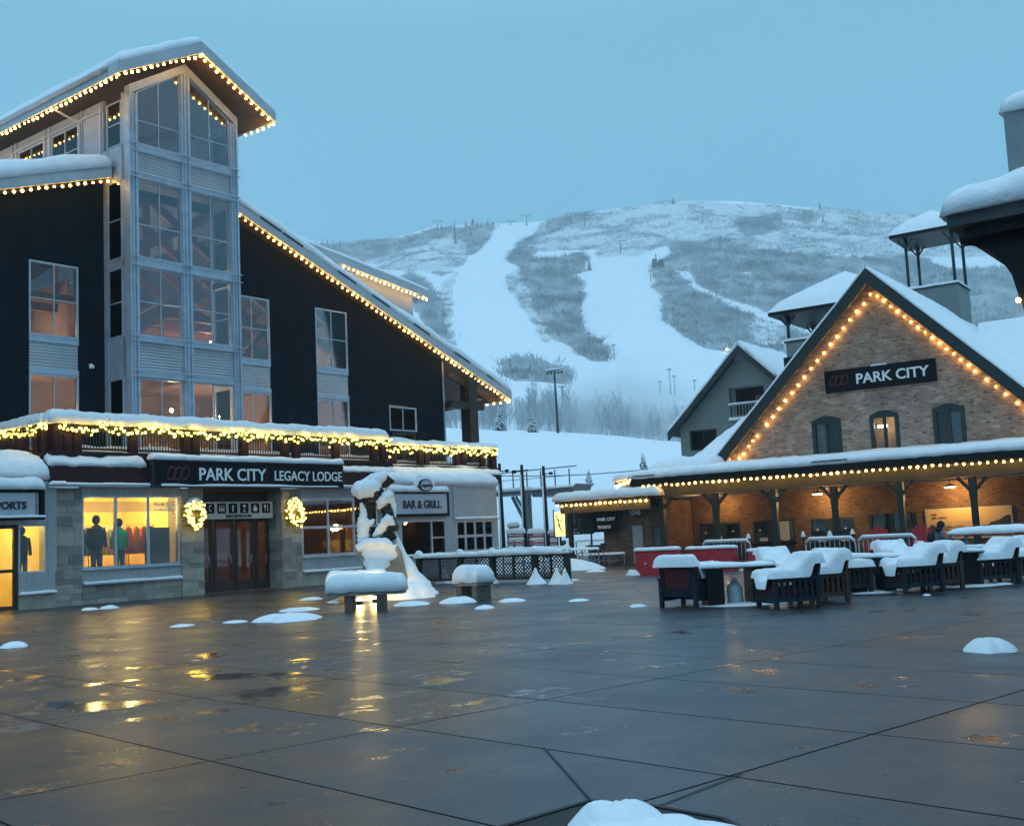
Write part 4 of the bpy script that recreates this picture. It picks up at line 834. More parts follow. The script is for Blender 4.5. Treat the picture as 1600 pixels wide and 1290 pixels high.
# ------------------------------------------------------------------ THE BRICK TICKET BUILDING
def brickmat(name, c1, c2, mortar, sc=1.0):
    m = mat(name, c1, .8, spec=.25); t = m.node_tree; b = t.nodes['Principled BSDF']
    co = N(t, 'ShaderNodeTexCoord'); mp = N(t, 'ShaderNodeMapping'); mp.inputs['Rotation'].default_value = (R(90), 0, 0)
    sp = N(t, 'ShaderNodeSeparateXYZ'); cb = N(t, 'ShaderNodeCombineXYZ'); t.links.new(co.outputs['Object'], sp.inputs[0])
    ad_ = N(t, 'ShaderNodeMath', operation='ADD'); t.links.new(sp.outputs['X'], ad_.inputs[0]); t.links.new(sp.outputs['Y'], ad_.inputs[1])
    t.links.new(ad_.outputs[0], cb.inputs['X']); t.links.new(sp.outputs['Z'], cb.inputs['Y'])
    bt = N(t, 'ShaderNodeTexBrick'); t.links.new(cb.outputs[0], bt.inputs['Vector'])
    bt.inputs['Color1'].default_value = (*c1, 1); bt.inputs['Color2'].default_value = (*c2, 1); bt.inputs['Mortar'].default_value = (*mortar, 1)
    bt.inputs['Scale'].default_value = 1; bt.inputs['Brick Width'].default_value = .30*sc; bt.inputs['Row Height'].default_value = .10*sc; bt.inputs['Mortar Size'].default_value = .011*sc; bt.inputs['Bias'].default_value = -.1
    n = N(t, 'ShaderNodeTexNoise'); n.inputs['Scale'].default_value = 1.1; n.inputs['Detail'].default_value = 8; n.inputs['Roughness'].default_value = .7; t.links.new(co.outputs['Object'], n.inputs['Vector'])
    mr = N(t, 'ShaderNodeMapRange'); mr.inputs['From Min'].default_value = .3; mr.inputs['From Max'].default_value = .7; mr.inputs['To Min'].default_value = .6; mr.inputs['To Max'].default_value = 1.35; t.links.new(n.outputs['Fac'], mr.inputs['Value'])
    # some bricks fired nearly black
    fl = N(t, 'ShaderNodeTexNoise'); fl.inputs['Scale'].default_value = 1; fl.inputs['Detail'].default_value = 1
    mp2 = N(t, 'ShaderNodeMapping'); mp2.inputs['Scale'].default_value = (4.5/sc, 16/sc, 1); t.links.new(cb.outputs[0], mp2.inputs[0]); t.links.new(mp2.outputs[0], fl.inputs['Vector'])
    fr = N(t, 'ShaderNodeMapRange'); fr.inputs['From Min'].default_value = .60; fr.inputs['From Max'].default_value = .68; fr.inputs['To Min'].default_value = 1; fr.inputs['To Max'].default_value = .38; t.links.new(fl.outputs['Fac'], fr.inputs['Value'])
    m1 = N(t, 'ShaderNodeMixRGB', blend_type='MULTIPLY'); m1.inputs[0].default_value = 1; t.links.new(bt.outputs['Color'], m1.inputs[1]); t.links.new(mr.outputs[0], m1.inputs[2])
    m2 = N(t, 'ShaderNodeMixRGB', blend_type='MULTIPLY'); m2.inputs[0].default_value = 1; t.links.new(m1.outputs[0], m2.inputs[1]); t.links.new(fr.outputs[0], m2.inputs[2])
    t.links.new(m2.outputs[0], b.inputs['Base Color'])
    bp = N(t, 'ShaderNodeBump'); bp.inputs['Strength'].default_value = .8; bp.inputs['Distance'].default_value = .015; bp.invert = True; t.links.new(bt.outputs['Fac'], bp.inputs['Height']); t.links.new(bp.outputs[0], b.inputs['Normal'])
    return m
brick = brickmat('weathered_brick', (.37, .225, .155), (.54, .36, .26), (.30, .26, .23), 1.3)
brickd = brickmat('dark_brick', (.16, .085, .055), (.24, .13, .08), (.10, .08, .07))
greywall = mat('grey_green_cladding', (.17, .20, .19), .7, var=.1, vscale=1.5)
windowgreen = mat('green_window_frame', (.010, .025, .026), .5)
blind = mat('window_blind', (.20, .23, .23), .6, var=.2); dimroom = mat('dim_room', (.05, .05, .05), .8, var=.4, vscale=2)
concrete = mat('grey_concrete', (.26, .25, .235), .8, var=.25, vscale=5, bump=.4)
brk = thing('brick_building', 'brick ticket hall with steep snow edged gable and long lamp lit porch', 'building', BF.w(0, 0), BF.ang)
VW = 3.6; GU, GZ = 9.6, 12.2
gh = lambda u: GZ-1.0*abs(u-GU)
HW = [(6.37, 7.70), (9.0, 10.25), (11.69, 13.0)]
low = [(.45, 2.57, .75, 1.72), (3.2, 5.2, .72, 1.75), (5.95, 7.95, .6, 1.68), (8.62, 10.65, .1, 1.75)]
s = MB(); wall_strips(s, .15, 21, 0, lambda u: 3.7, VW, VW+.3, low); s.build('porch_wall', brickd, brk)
s = MB(); wall_strips(s, 1.9, 17.3, 3.71, lambda u: gh(u)-.1, VW-.01, VW+.3, [(a, b, 4.3, 6.12) for a, b in HW]+[(GU, GU, 0, 0)]); s.build('gable_wall', brick, brk)
for i, (a, b) in enumerate(HW):
    f = MB(); f.box(a, a+.17, VW-.06, VW+.1, 4.3, 6.05); f.box(b-.17, b, VW-.06, VW+.1, 4.3, 6.05); f.box(a+.17, b-.17, VW-.06, VW+.1, 4.3, 4.42); m_ = (a+b)/2; f.box(m_-.06, m_+.06, VW-.03, VW+.1, 4.42, 5.95)
    arc = [(a, 6.05)]+[(a+(b-a)*q/8, 6.05+.22*math.sin(math.pi*q/8)) for q in range(1, 8)]+[(b, 6.05)]
    f.prism(arc[::-1]+[(a+.17, 5.93), (b-.17, 5.93)], VW-.07, VW+.1); f.prism([(q[0], q[1]+.01) for q in arc]+[(b, 6.0), (a, 6.0)], VW-.05, VW+.1) if False else None
    fo = f.build('gable_window', windowgreen, brk); g = MB(); g.box(a+.15, b-.15, VW+.03, VW+.036, 4.4, 5.98); g.build('pane', glass, fo)
    s = MB(); s.box(a-.3, b+.3, VW+1.6, VW+1.7, 4.0, 6.6); s.build('room_wall', inwall if i == 1 else dimroom, brk)
    if i != 1: s = MB(); s.box((a+.16 if i == 0 else m_+.06), (m_-.06 if i == 0 else b-.16), VW+.1, VW+.12, 4.42, 5.95); s.build('window_blind', blind, fo)
point(BF.w(GU-.25, VW+1.0, 5.7), 22, (1, .75, .3), .1); tl = MB(); tl.box(9.2, 9.6, VW+.4, VW+.5, 5.55, 5.65); tl.build('strip_lamp', lampw, brk)
s = MB()
for sx in (-1, 1): s.prism([(GU, GZ-.40), (GU+sx*8.0, GZ-.40-8.0), (GU+sx*8.0, GZ-.18-8.0+.5), (GU, GZ+.36)], 2.75, 2.95); s.prism([(GU, GZ-.05), (GU+sx*8, GZ-8.05), (GU+sx*8, GZ-7.9), (GU, GZ+.1)], 2.95, 20)
s.build('gable_roof', greenpaint, brk)
s = MB(); snowpatch(s, (GU-8.0, 2.7, GZ-8+.28), (8.0, 0, 8.0), (0, 17.3, 0), .16, .2, .5, seed=61, nmax=40); snowpatch(s, (GU, 2.7, GZ+.28), (8.0, 0, -8.0), (0, 17.3, 0), .16, .2, .5, seed=62, nmax=40); s.build('gable_snow', snow, brk)
# further wing behind: ridge along the front
WR = 11.0
s = MB(); s.prism([(8, 3.5), (14.5, WR), (21, 3.5)], 11.5, 40, ax='x'); s.build('rear_wing', greenpaint, brk)
s = MB(); snowpatch(s, (11.5, 7.9, 3.6), (28, 0, 0), (0, 6.6, 7.5), .3, .3, .8, seed=63, nmax=50); s.build('rear_wing_snow', snow, brk)
# porch
s = MB(); s.prism([(-.35, 3.62), (-.35, 3.85), (VW, 4.25), (VW, 3.9)], -1.0, 21.5, ax='x'); s.box(-1.0, 21.5, -.36, -.1, 3.5, 3.615) if False else None
s.build('porch_roof', greenpaint, brk)
s = MB(); s.box(.1, 21, -.02, .14, 3.02, 3.5); s.box(-.9, 21, -.25, -.1, 3.66, 3.72) if False else None; s.build('porch_beam', olivepaint, brk)
s = MB(); s.box(-1, 21.4, -.3, VW, 3.52, 3.60); s.build('porch_ceiling', timber, brk)
s = MB(); s.box(-.9, 21.4, -.42, -.36, 3.58, 3.9); s.build('porch_fascia', blackm, brk)
s = MB(); s.box(.4, 21, 1.0, 1.08, 2.94, 3.0); s.build('conduit', whitep, brk)
s = MB(); snowpatch(s, (-1.05, -.45, 3.9), (22.5, 0, 0), (0, VW+.4, .35), .34, .3, .3, seed=65, nz=.2, nmax=90); snowpatch(s, (-.9, 1.2, 4.2), (3.3, 0, 0), (0, 2.4, .3), .5, .5, .2, seed=66); s.build('porch_snow', snow, brk)
s = MB(); s.box(7.7, 9.2, -.5, -.4, 4.02, 4.05); s.box(-.75, .35, -.5, -.4, 4.0, 4.03); s.build('gutter_edge', blackm, brk)
for u in (.34, 2.99, 5.73, 8.35, 11.07, 13.85, 16.6):
    s = MB(); s.box(u-.11, u+.11, .0, .22, .0, 2.2); s.box(u-.13, u+.13, -.02, .24, 2.2, 3.0); s.box(u-.16, u+.16, -.05, .27, 0, .45)
    s.beam((u+.1, .11, 2.5), (u+.55, .11, 3.0), .12); s.beam((u-.1, .11, 2.5), (u-.55, .11, 3.0), .12); s.build('porch_post', greenpaint, brk)
for (a, b, c, d) in low[:3]:
    f = window(brk, a, b, c, d, VW+.02, 1, 1, fr=.09, fm=windowgreen, name='ticket_window'); m_ = (a+b)/2
    s = MB(); s.box(m_-.35, m_+.35, VW-.0, VW+.06, c+.09, d-.09); s.build('shutter', windowgreen, f)
    s = MB()
    for q in (a+.3, b-.65): s.box(q, q+.38, VW-.05, VW-.01, c+.06, c+.22)
    s.build('notice', ivory, f); s = MB()
    for q in (a+.32, b-.4): s.ball((q, VW-.03, (c+d)/2+.05), .06, 6, 4)
    s.build('speak_hole', ivory, f)
    s = MB(); s.box(a-.1, b+.1, VW-.35, VW-.02, c-.06, c-.01); s.build('counter', blackm, brk)
s = MB(); s.box(4.3+.0, 4.95, VW-.04, VW-.01, .85, 1.65); s.build('price_board', ivory, brk)
s = MB(); s.box(8.62, 8.75, VW-.03, VW+.1, .0, 1.75); s.box(10.5, 10.65, VW-.03, VW+.1, 0, 1.75); s.box(9.55, 9.65, VW-.03, VW+.1, 0, 1.75); s.build('porch_door', windowgreen, brk); s = MB(); s.box(8.75, 10.5, VW+.04, VW+.05, .0, 1.75); s.build('door_glass', glass, brk)
s = MB(); s.box(.2, 20, VW+1.4, VW+1.5, 0, 3.4); s.build('ticket_room', inwall, brk); s = MB(); s.box(.3, 20, VW+.31, VW+1.4, 0, .05); s.build('ticket_room_floor', infloor, brk)
def poster():
    t = thing('wall_banner', 'wide sunset snow scene banner behind the seated person on the brick wall', 'banner', BF.w(11.05, VW-.08, .58), BF.ang)
    s = MB(); s.box(0, 3.45, 0, .05, 0, 1.28); s.build('border', mat('banner_border', (.6, .5, .38), .5), t)
    m = mat('banner_print', (.7, .5, .25), .4); tr2 = m.node_tree; b = tr2.nodes['Principled BSDF']; co = N(tr2, 'ShaderNodeTexCoord'); sp = N(tr2, 'ShaderNodeSeparateXYZ'); tr2.links.new(co.outputs['Object'], sp.inputs[0])
    n = N(tr2, 'ShaderNodeTexNoise'); n.inputs['Scale'].default_value = 2.2; n.inputs['Detail'].default_value = 6; mp = N(tr2, 'ShaderNodeMapping'); mp.inputs['Scale'].default_value = (1, 1, 3); tr2.links.new(co.outputs['Object'], mp.inputs[0]); tr2.links.new(mp.outputs[0], n.inputs['Vector'])
    zs_ = N(tr2, 'ShaderNodeMath', operation='MULTIPLY'); zs_.inputs[1].default_value = .62; tr2.links.new(sp.outputs['Z'], zs_.inputs[0])
    a_ = N(tr2, 'ShaderNodeMath', operation='MULTIPLY_ADD'); a_.inputs[1].default_value = .5; tr2.links.new(n.outputs['Fac'], a_.inputs[0]); tr2.links.new(zs_.outputs[0], a_.inputs[2])
    rp = N(tr2, 'ShaderNodeValToRGB'); tr2.links.new(a_.outputs[0], rp.inputs[0]); e = rp.color_ramp.elements; e[0].position = .3; e[0].color = (.16, .07, .05, 1); e[1].position = 1; e[1].color = (.72, .50, .20, 1)
    for p_, c in ((.42, (.55, .34, .22)), (.52, (.12, .06, .04)), (.60, (.6, .38, .2)), (.72, (.72, .48, .2))): q = e.new(p_); q.color = (*c, 1)
    tr2.links.new(rp.outputs[0], b.inputs['Base Color'])
    s = MB(); s.box(.07, 3.38, -.01, 0, .07, 1.2); s.build('print', m, t)
    dkb = mat('banner_dark', (.035, .04, .03), .6)
    s = MB(); s.prism([(2.3, .35), (2.6, .62), (2.95, .72), (3.2, .88), (3.37, .9), (3.37, .3), (2.4, .27)], -.018, -.011); s.prism([(.1, .45), (.2, .62), (.34, .58), (.42, .4), (.3, .2), (.1, .25)], -.018, -.011); s.build('dark_trees', dkb, t)
    s = MB(); s.prism([(1.5, .33), (1.62, .44), (1.95, .46), (2.05, .38), (2.3, .37), (2.32, .26), (1.5, .26)], -.02, -.011); s.build('hut_picture', logored, t)
    text('LIVE', .12, logored, t, (.25, -.02, 1.0)); text('LIKE A LOCAL', .1, logored, t, (.25, -.02, .86))
poster()
PL = mat('porch_lamp', (1, .9, .6), .3, emit=(1., .82, .45), estr=30)
for k, ((x, y), lb) in enumerate((((995, 782), 'glowing dish lamp under the left end of the brick porch'), ((1277, 772), 'glowing dish lamp under the porch above the ticket windows'), ((1484, 761), 'glowing dish lamp under the porch above the sunset banner'))):
    u, z = BF.hit(x, y, 1.9)
    t = thing('porch_lamp', lb, 'lamp', BF.w(u, 1.9, z), BF.ang, 'dish lamps under the brick porch')
    s = MB(); s.tube([(0, 0, .14), (0, 0, .05), (0, 0, .02)], [.06, .22, .24], 12); s.tube([(0, 0, .12), (0, 0, 3.5-z)], .02, 5); s.build('shade', blackm, t); s = MB(); s.tube([(0, 0, .015), (0, 0, -.02)], [.22, .18], 12); s.build('lens', PL, t)
    l = point(BF.w(u, 2.75 if k else 1.9, z-.15), (80, 120, 140)[k], (1, .60, .18), .08)
point(BF.w(2.0, 2.8, 2.6), 70, (1, .60, .18), .08)
t = sgn('gable_sign', 'black sign reading PARK CITY on the brick gable', BF, 7.17, VW-.16, 7.27)
s = MB(); s.box(0, 4.85, 0, .12, 0, .98); s.build('panel', signblack, t); text('PARK CITY', .62, signwhite, t, (1.4, -.02, .27), bold=.012, squash=1.04, extrude=.02); logo(t, .38, -.01, .5, .5)
s = MB(); snowpatch(s, (2.1, -.03, .98), (.7, 0, 0), (0, .14, 0), .05, .04, .1, seed=2); s.build('snow_cap', snow, t)
GB = 'warm string lights on the brick building'
def gl_(u0, u1, n): return [BF.w(u, VW-.10, (GZ-.64-abs(u-GU))) for u in np.linspace(u0, u1, n)]
bulbs('x', 'string lights down the left slope of the brick gable from its peak', GB, gl_(GU-.1, 4.25, 17)); bulbs('x', 'three string lights between gaps low on the left brick gable slope', GB, gl_(3.95-.2, 3.3, 3)); bulbs('x', 'string lights at the foot of the left brick gable slope', GB, gl_(2.75, 1.9-.6, 8) if False else gl_(3.0, 1.95, 6))
bulbs('x', 'string lights down the right slope of the brick gable from its peak', GB, gl_(GU+.2, 13.6, 15)); bulbs('x', 'three string lights between gaps on the right brick gable slope', GB, gl_(14.0, 14.7, 3)); bulbs('x', 'string lights at the low right end of the brick gable', GB, gl_(15.1, 17, 7))
bulbs('x', 'long row of string lights along the brick porch eave', GB, lerp(BF.w(-.35, -.32, 3.58), BF.w(17.5, -.32, 3.55), 62))
# the booth at its left end
bth = thing('ticket_booth', 'low brick booth with grey door and number 1345 under a snowy canopy', 'building', BF.w(0, 0), BF.ang)
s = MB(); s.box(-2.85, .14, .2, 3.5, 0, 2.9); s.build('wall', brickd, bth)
a = BF.hit(989, 822, .2)[0]; b = BF.hit(1004, 822, .2)[0]
s = MB(); s.box(a, b, .12, .22, 0.05, 1.78); s.build('door', mat('booth_door', (.30, .31, .31), .6, var=.1), bth)
a = BF.hit(1020, 825, .2)[0]; b = BF.hit(1035, 825, .2)[0]; f = window(bth, a, b, .75, 1.7, .14, 1, 1, fr=.05, fm=timber); s = MB(); s.box(a+.05, b-.05, .17, .18, .8, 1.65); s.build('blind', blind, f); s = MB(); s.box(a-.15, b+.1, -.1, .12, .66, .74); s.build('sill', whitep, f)
s = MB(); s.box(-4.9, .1, -.75, 4, 2.96, 3.1); s.build('canopy', timber, bth); s = MB(); s.box(-4.7, .1, -.6, -.45, 2.5, 2.95); s.box(-4.7, -4.55, -.45, 4, 2.5, 2.95); s.build('canopy_beam', olivepaint, bth)
s = MB(); snowpatch(s, (-5.0, -.85, 3.1), (5.6, 0, 0), (0, 5, 0), .42, .35, .3, seed=71, nz=.2); s.build('canopy_snow', snow, bth)
for u, v in ((-4.35, -.3), (-4.35, 3.6), (-2.95, 3.4)): s = MB(); s.box(u-.09, u+.09, v-.09, v+.09, .0, 2.5); s.box(u-.16, u+.16, v-.16, v+.16, 0, .55); s.build('post', greenpaint, bth)
text('1345', .3, signwhite, bth, (BF.hit(983, 800, .19)[0], .185, 2.28), bold=.01)
s = MB(); s.tube([(-2.95, -.05, 2.5), (-2.95, -.05, 2.3), (-2.6, -.3, 2.2)], .03); s.ball((-2.55, -.32, 2.15), .09, 8, 6); s.build('floodlight', whitep, bth)
bulbs('x', 'row of string lights along the low booth canopy', GB, lerp(BF.w(-4.75, -.78, 2.93), BF.w(.0, -.78, 2.95), 19))
t = sgn('tickets_sign', 'black hanging sign reading PARK CITY TICKETS under the booth canopy', BF, -3.05, -.35, 1.55)
s = MB(); s.box(0, 1.25, 0, .08, 0, .95); s.box(1.6, 2.3, 0, .08, .5, .85) if False else None; s.build('panel', signblack, t); text('PARK CITY', .2, signwhite, t, (.2, -.015, .52), bold=.004); text('TICKETS', .19, signwhite, t, (.2, -.015, .16), bold=.003)
s = MB(); s.tube([(.2, .04, .85), (.2, .04, 1.2)], .02); s.tube([(1.1, .04, .95), (1.1, .04, 1.3)], .02); s.build('hanger', blackm, t)
# grey gabled house behind
gry = thing('grey_house', 'grey gabled house with recessed balcony behind the brick building', 'house', BF.w(0, 14), BF.ang)
gu, gzz = -1.13, 11.55; gw = lambda u: gzz-.97*abs(u-gu)
s = MB(); wall_strips(s, -5.4, 5, 0, lambda u: gw(u)-.05, 0, .25, [(-4.8, -3.06, 6.0, 7.2), (-2.15, -.05, 7.75, 9.4), (-1.8, -.6, 4.9, 6.6)]); s.box(-5.4, -5.2, .25, 12, 0, 7.3); s.build('wall', greywall, gry)
window(gry, -4.8, -3.06, 6.0, 7.2, .02, 2, 1, fr=.09, fm=windowgreen, gm=glass_up); window(gry, -1.8, -.6, 4.9, 6.6, .02, 1, 1, fr=.09, fm=windowgreen, gm=glass_up)
s = MB(); s.box(-5.1, -2.5, .9, 1.0, 5.8, 7.4); s.box(-2.4, .4, 1.5, 1.6, 7.7, 9.5); s.box(-2.4, .4, .26, 1.5, 7.65, 7.74); s.build('inner_wall', dimroom, gry); s = MB(); s.box(-1.15, -.55, 1.44, 1.5, 7.75, 9.0); s.build('balcony_window', blind, gry)
s = MB(); s.box(-2.2, 0, -.12, -.02, 8.35, 8.45); s.box(-2.2, 0, -.1, -.02, 7.7, 7.8)
for q in range(12): s.box(-2.15+q*.19, -2.1+q*.19, -.09, -.04, 7.8, 8.35)
s.build('balcony_rail', greywall, gry); s = MB(); snowpatch(s, (-2.2, -.14, 8.45), (2.2, 0, 0), (0, .14, 0), .08, .06, .1); snowpatch(s, (-2.2, -.2, 7.55), (2.3, 0, 0), (0, .2, 0), .14, .06, .1); s.build('balcony_snow', snow, gry)
s = MB()
for sx, L_ in ((-1, 4.75), (1, 7)): s.prism([(gu, gzz-.25), (gu+sx*L_, gzz-.25-.97*L_), (gu+sx*L_, gzz-.97*L_+.22), (gu, gzz+.3)], -.7, -.5); s.prism([(gu, gzz-.02), (gu+sx*L_, gzz-.97*L_), (gu+sx*L_, gzz-.97*L_+.12), (gu, gzz+.12)], -.5, 12)
s.build('roof', windowgreen, gry); s = MB(); snowpatch(s, (gu-4.8, -.72, gzz-.97*4.8+.2), (4.8, 0, 4.8*.97), (0, 12.7, 0), .3, .25, .6, seed=73); snowpatch(s, (gu, -.72, gzz+.2), (7, 0, -7*.97), (0, 12.7, 0), .34, .25, .6, seed=74); s.build('roof_snow', snow, gry)
# lookout turrets
def turret(name, label, u0, u1, v0, v1, zb, zp, ze, zr, F=BF, ov=.55, wall=greywall, curb=True):
    t = thing(name, label, 'turret', F.w((u0+u1)/2, (v0+v1)/2, 0), F.ang); hu, hv = (u1-u0)/2, (v1-v0)/2
    s = MB(); s.box(-hu, hu, -hv, hv, zb, zp); s.build('parapet', wall, t); s = MB(); s.box(-hu-.08, hu+.08, -hv-.08, hv+.08, zp, zp+.08); s.build('parapet_trim', blackm, t)
    s = MB(); snowpatch(s, (-hu-.1, -hv-.1, zp+.08), (2*hu+.2, 0, 0), (0, 2*hv+.2, 0), .14, .15, .2, seed=5); s.build('parapet_snow', snow, t)
    for x in (-hu+.12, hu-.12):
        for y in (-hv+.12, hv-.12):
            s = MB(); s.tube([(x, y, zp+.05), (x, y, ze)], .085, 8)
            for d in ((1, 0), (-1, 0), (0, 1), (0, -1)): s.beam((x, y, ze-.55), (x+d[0]*.4, y+d[1]*.4, ze-.02), .08)
            s.build('post', windowgreen, t)
    s = MB(); a, b = hu+ov, hv+ov
    s.add([(-a, -b, ze), (a, -b, ze), (a, b, ze), (-a, b, ze), (-a, -b, ze+.18), (a, -b, ze+.18), (a, b, ze+.18), (-a, b, ze+.18)], [(3, 2, 1, 0), (4, 5, 6, 7), (0, 1, 5, 4), (1, 2, 6, 5), (2, 3, 7, 6), (3, 0, 4, 7)]); s.build('eave', blackm, t)
    s = MB(); n = 14; vs = []; fs = []
    for j in range(n+1):
        for i in range(n+1):
            x = -1+2*i/n; y = -1+2*j/n; m_ = max(abs(x), abs(y)); zz = ze+.18+(zr-ze-.18)*(1-m_)**.92+ (0 if m_ > .99 else .22)*min(1, (1-m_)*6)**.5
            vs.append((x*(a+.04), y*(b+.04), zz))
    for j in range(n):
        for i in range(n): q = j*(n+1)+i; fs.append((q, q+1, q+n+2, q+n+1))
    s.add(vs, fs, True); s.build('roof_snow', snow, t); return t
turret('roof_turret', 'open turret with four dark posts and pyramid snow roof on the brick building ridge', 7.7, 10.35, 16, 18.6, 9.5, 13.75, 16.65, 18.1)
turret('lookout_turret', 'larger open lookout turret with thick snow roof left behind the brick gable', 3.75, 9.0, 8, 12, 5, 10.55, 12.1-.2, 13.9, ov=.6)
s = MB(); s.box(3.6, 9.1, 7.9, 12.1, 9.3, 9.8); s.build('turret_band', blackm, brk)
# snow heap roof between booth and grey house
t = thing('snowy_roof', 'white snow covered roof slope left of the grey house', 'roof', BF.w(0, 0), BF.ang); s = MB(); snowpatch(s, (-.6, 2.6, 3.7), (3.2, 0, 0), (0, 9, 3.2), .7, .9, .3, seed=81); s.build('snow', snow, t)
s = MB(); s.box(-.5, 2.4, 3.95, 11, 3.0, 3.9); s.build('roof_edge', greenpaint, t)
# small lit roof further back
t = thing('lift_kiosk', 'small kiosk behind the booth with bright bulbs round its roof edge', 'kiosk', BF.w(-3.6, 9), BF.ang)
k0 = BF.hit(965, 757, 8.4); k1 = BF.hit(1030, 733, 8.4)
s = MB(); s.box(-2.5, 3.2, .5, 5, 0, 4.0); s.build('wall', timber, t); s = MB(); s.box(-3.2, 4.2, -.6, 5.6, 4.0, 4.3); s.build('roof', timber, t); s = MB(); snowpatch(s, (-3.3, -.7, 4.3), (7.6, 0, 0), (0, 6.3, 0), .4, .3, .4, seed=83); s.build('roof_snow', snow, t)
bulbs('x', 'fat glowing bulbs along the kiosk roof edge behind the booth', GB, lerp(BF.w(k0[0], 8.3, k0[1]), BF.w(k1[0], 8.3, k1[1]), 12), r=.1); bulbs('x', 'fat glowing bulbs stepping down below the kiosk roof corner', GB, lerp(BF.w(k0[0]+.2, 8.3, k0[1]-.35), BF.w(k0[0]+1.4, 8.3, k0[1]-.75), 5), r=.1)
# ------------------------------------------------------------------ near pavilion at the right edge
pv0 = at(1480, 356, 13.0); pv1 = at(1600, 333, 12.5); ang = math.atan2(pv1.y-pv0.y, pv1.x-pv0.x)
PF = Frame((pv0.x, pv0.y), math.degrees(ang)); pz = pv0.z
pav = thing('near_pavilion', 'dark timber pavilion corner with thick snow on its roof at the right edge', 'pavilion', (pv0.x, pv0.y, 0), ang)
s = MB(); s.box(0, 9, 0, 6, pz, pz+.16); s.build('eave', mat('pavilion_eave', (.045, .05, .052), .6, var=.3), pav)
s = MB(); s.box(.15, 9, .15, 5.8, pz-.12, pz); s.build('soffit', blackm, pav)
s = MB(); snowpatch(s, (-.08, -.08, pz+.16), (9, 0, 0), (0, 6.1, .2), .42, .42, .12, seed=91, nz=.25); s.build('snow', snow, pav)
pu = PF.hit(1618, 460, .35)[0]; bq = [PF.hit(*q, .45) for q in ((1502, 371), (1520, 377), (1545, 390), (1566, 408), (1582, 430), (1590, 455), (1600, 482), (1608, 520))]
s = MB(); s.box(pu, pu+.3, .35, .65, 0, pz-.12); s.build('post', blackm, pav)
s = MB(); s.prism((bq+[(bq[-1][0]+.1, pz-.12), (bq[0][0], pz-.12)])[::-1], .42, .58); s.box(bq[0][0], 6, .40, .62, bq[0][1]-.02, pz-.118); s.build('bracket', blackm, pav)
cu_, cz_ = PF.hit(1588, 275, .9)
s = MB(); s.box(cu_-.08, cu_+2.5, .9, 2.6, pz+.3, PF.hit(1578, 170, .9)[1]); s.build('chimney', mat('chimney_board', (.22, .25, .26), .7, var=.15), pav)
s = MB(); ct = PF.hit(1578, 172, .9)[1]; snowpatch(s, (cu_-.12, .86, ct), (2.6, 0, 0), (0, 1.8, 0), .28, .22, .12, seed=92); s.build('chimney_snow', snow, pav)
t = thing('pavilion_bulb', 'single glowing bulb beside the dark pavilion post at right', 'light bulb', PF.w(*[PF.hit(1591, 469, .3)[0], .3, PF.hit(1591, 469, .3)[1]]), ang); s = MB(); s.ball((0, 0, 0), .03, 8, 6); s.build('bulb', bulb_m, t); s = MB(); s.tube([(0, 0, .02), (.06, 0, .1), (.3, .1, .12)], .01); s.build('holder', blackm, t)
# ------------------------------------------------------------------ wet plaza
pm = mat('wet_concrete', (.06, .06, .062), .3, spec=.5); t = pm.node_tree; b = t.nodes['Principled BSDF']
co = N(t, 'ShaderNodeTexCoord'); mp = N(t, 'ShaderNodeMapping'); mp.inputs['Rotation'].default_value = (0, 0, R(-43)); t.links.new(co.outputs['Object'], mp.inputs[0])
sp = N(t, 'ShaderNodeSeparateXYZ'); t.links.new(mp.outputs[0], sp.inputs[0])
def mth(op, a=None, b_=None, c=None):
    n = N(t, 'ShaderNodeMath', operation=op)
    for i, q in enumerate((a, b_, c)):
        if q is None: continue
        if isinstance(q, (int, float)): n.inputs[i].default_value = q
        else: t.links.new(q, n.inputs[i])
    return n.outputs[0]
GRID = 3.35
def joint(src, off):
    f = mth('FRACT', mth('DIVIDE', mth('ADD', src, 1000*GRID-off), GRID)); d = mth('MULTIPLY', mth('MINIMUM', f, mth('SUBTRACT', 1., f)), GRID); return d
c_, s_ = math.cos(R(-43)), math.sin(R(-43))
def rotc(p): return (c_*p[0]-s_*p[1], s_*p[0]+c_*p[1])
ga = ground(620, 1135); gx, gy = rotc(ga)
wv = N(t, 'ShaderNodeTexNoise'); wv.inputs['Scale'].default_value = 1.2; t.links.new(co.outputs['Object'], wv.inputs['Vector'])
jx = joint(mth('MULTIPLY', sp.outputs['X'], 2.), gx*2); jy = joint(sp.outputs['Y'], gy)
jd = mth('MINIMUM', mth('MULTIPLY', jx, .5), jy)
jm = N(t, 'ShaderNodeMapRange'); jm.inputs['From Min'].default_value = .006; jm.inputs['From Max'].default_value = .016; jm.inputs['To Min'].default_value = 1; jm.inputs['To Max'].default_value = 0; t.links.new(jd, jm.inputs['Value'])
def cell(src, off): return mth('FLOOR', mth('DIVIDE', mth('ADD', src, 1000*GRID-off), GRID))
cb = N(t, 'ShaderNodeCombineXYZ'); t.links.new(cell(mth('MULTIPLY', sp.outputs['X'], 2.), gx*2), cb.inputs['X']); t.links.new(cell(sp.outputs['Y'], gy), cb.inputs['Y'])
wn = N(t, 'ShaderNodeTexWhiteNoise', noise_dimensions='2D'); t.links.new(cb.outputs[0], wn.inputs['Vector'])
n1 = N(t, 'ShaderNodeTexNoise'); n1.inputs['Scale'].default_value = .55; n1.inputs['Detail'].default_value = 7; n1.inputs['Roughness'].default_value = .6; t.links.new(co.outputs['Object'], n1.inputs['Vector'])
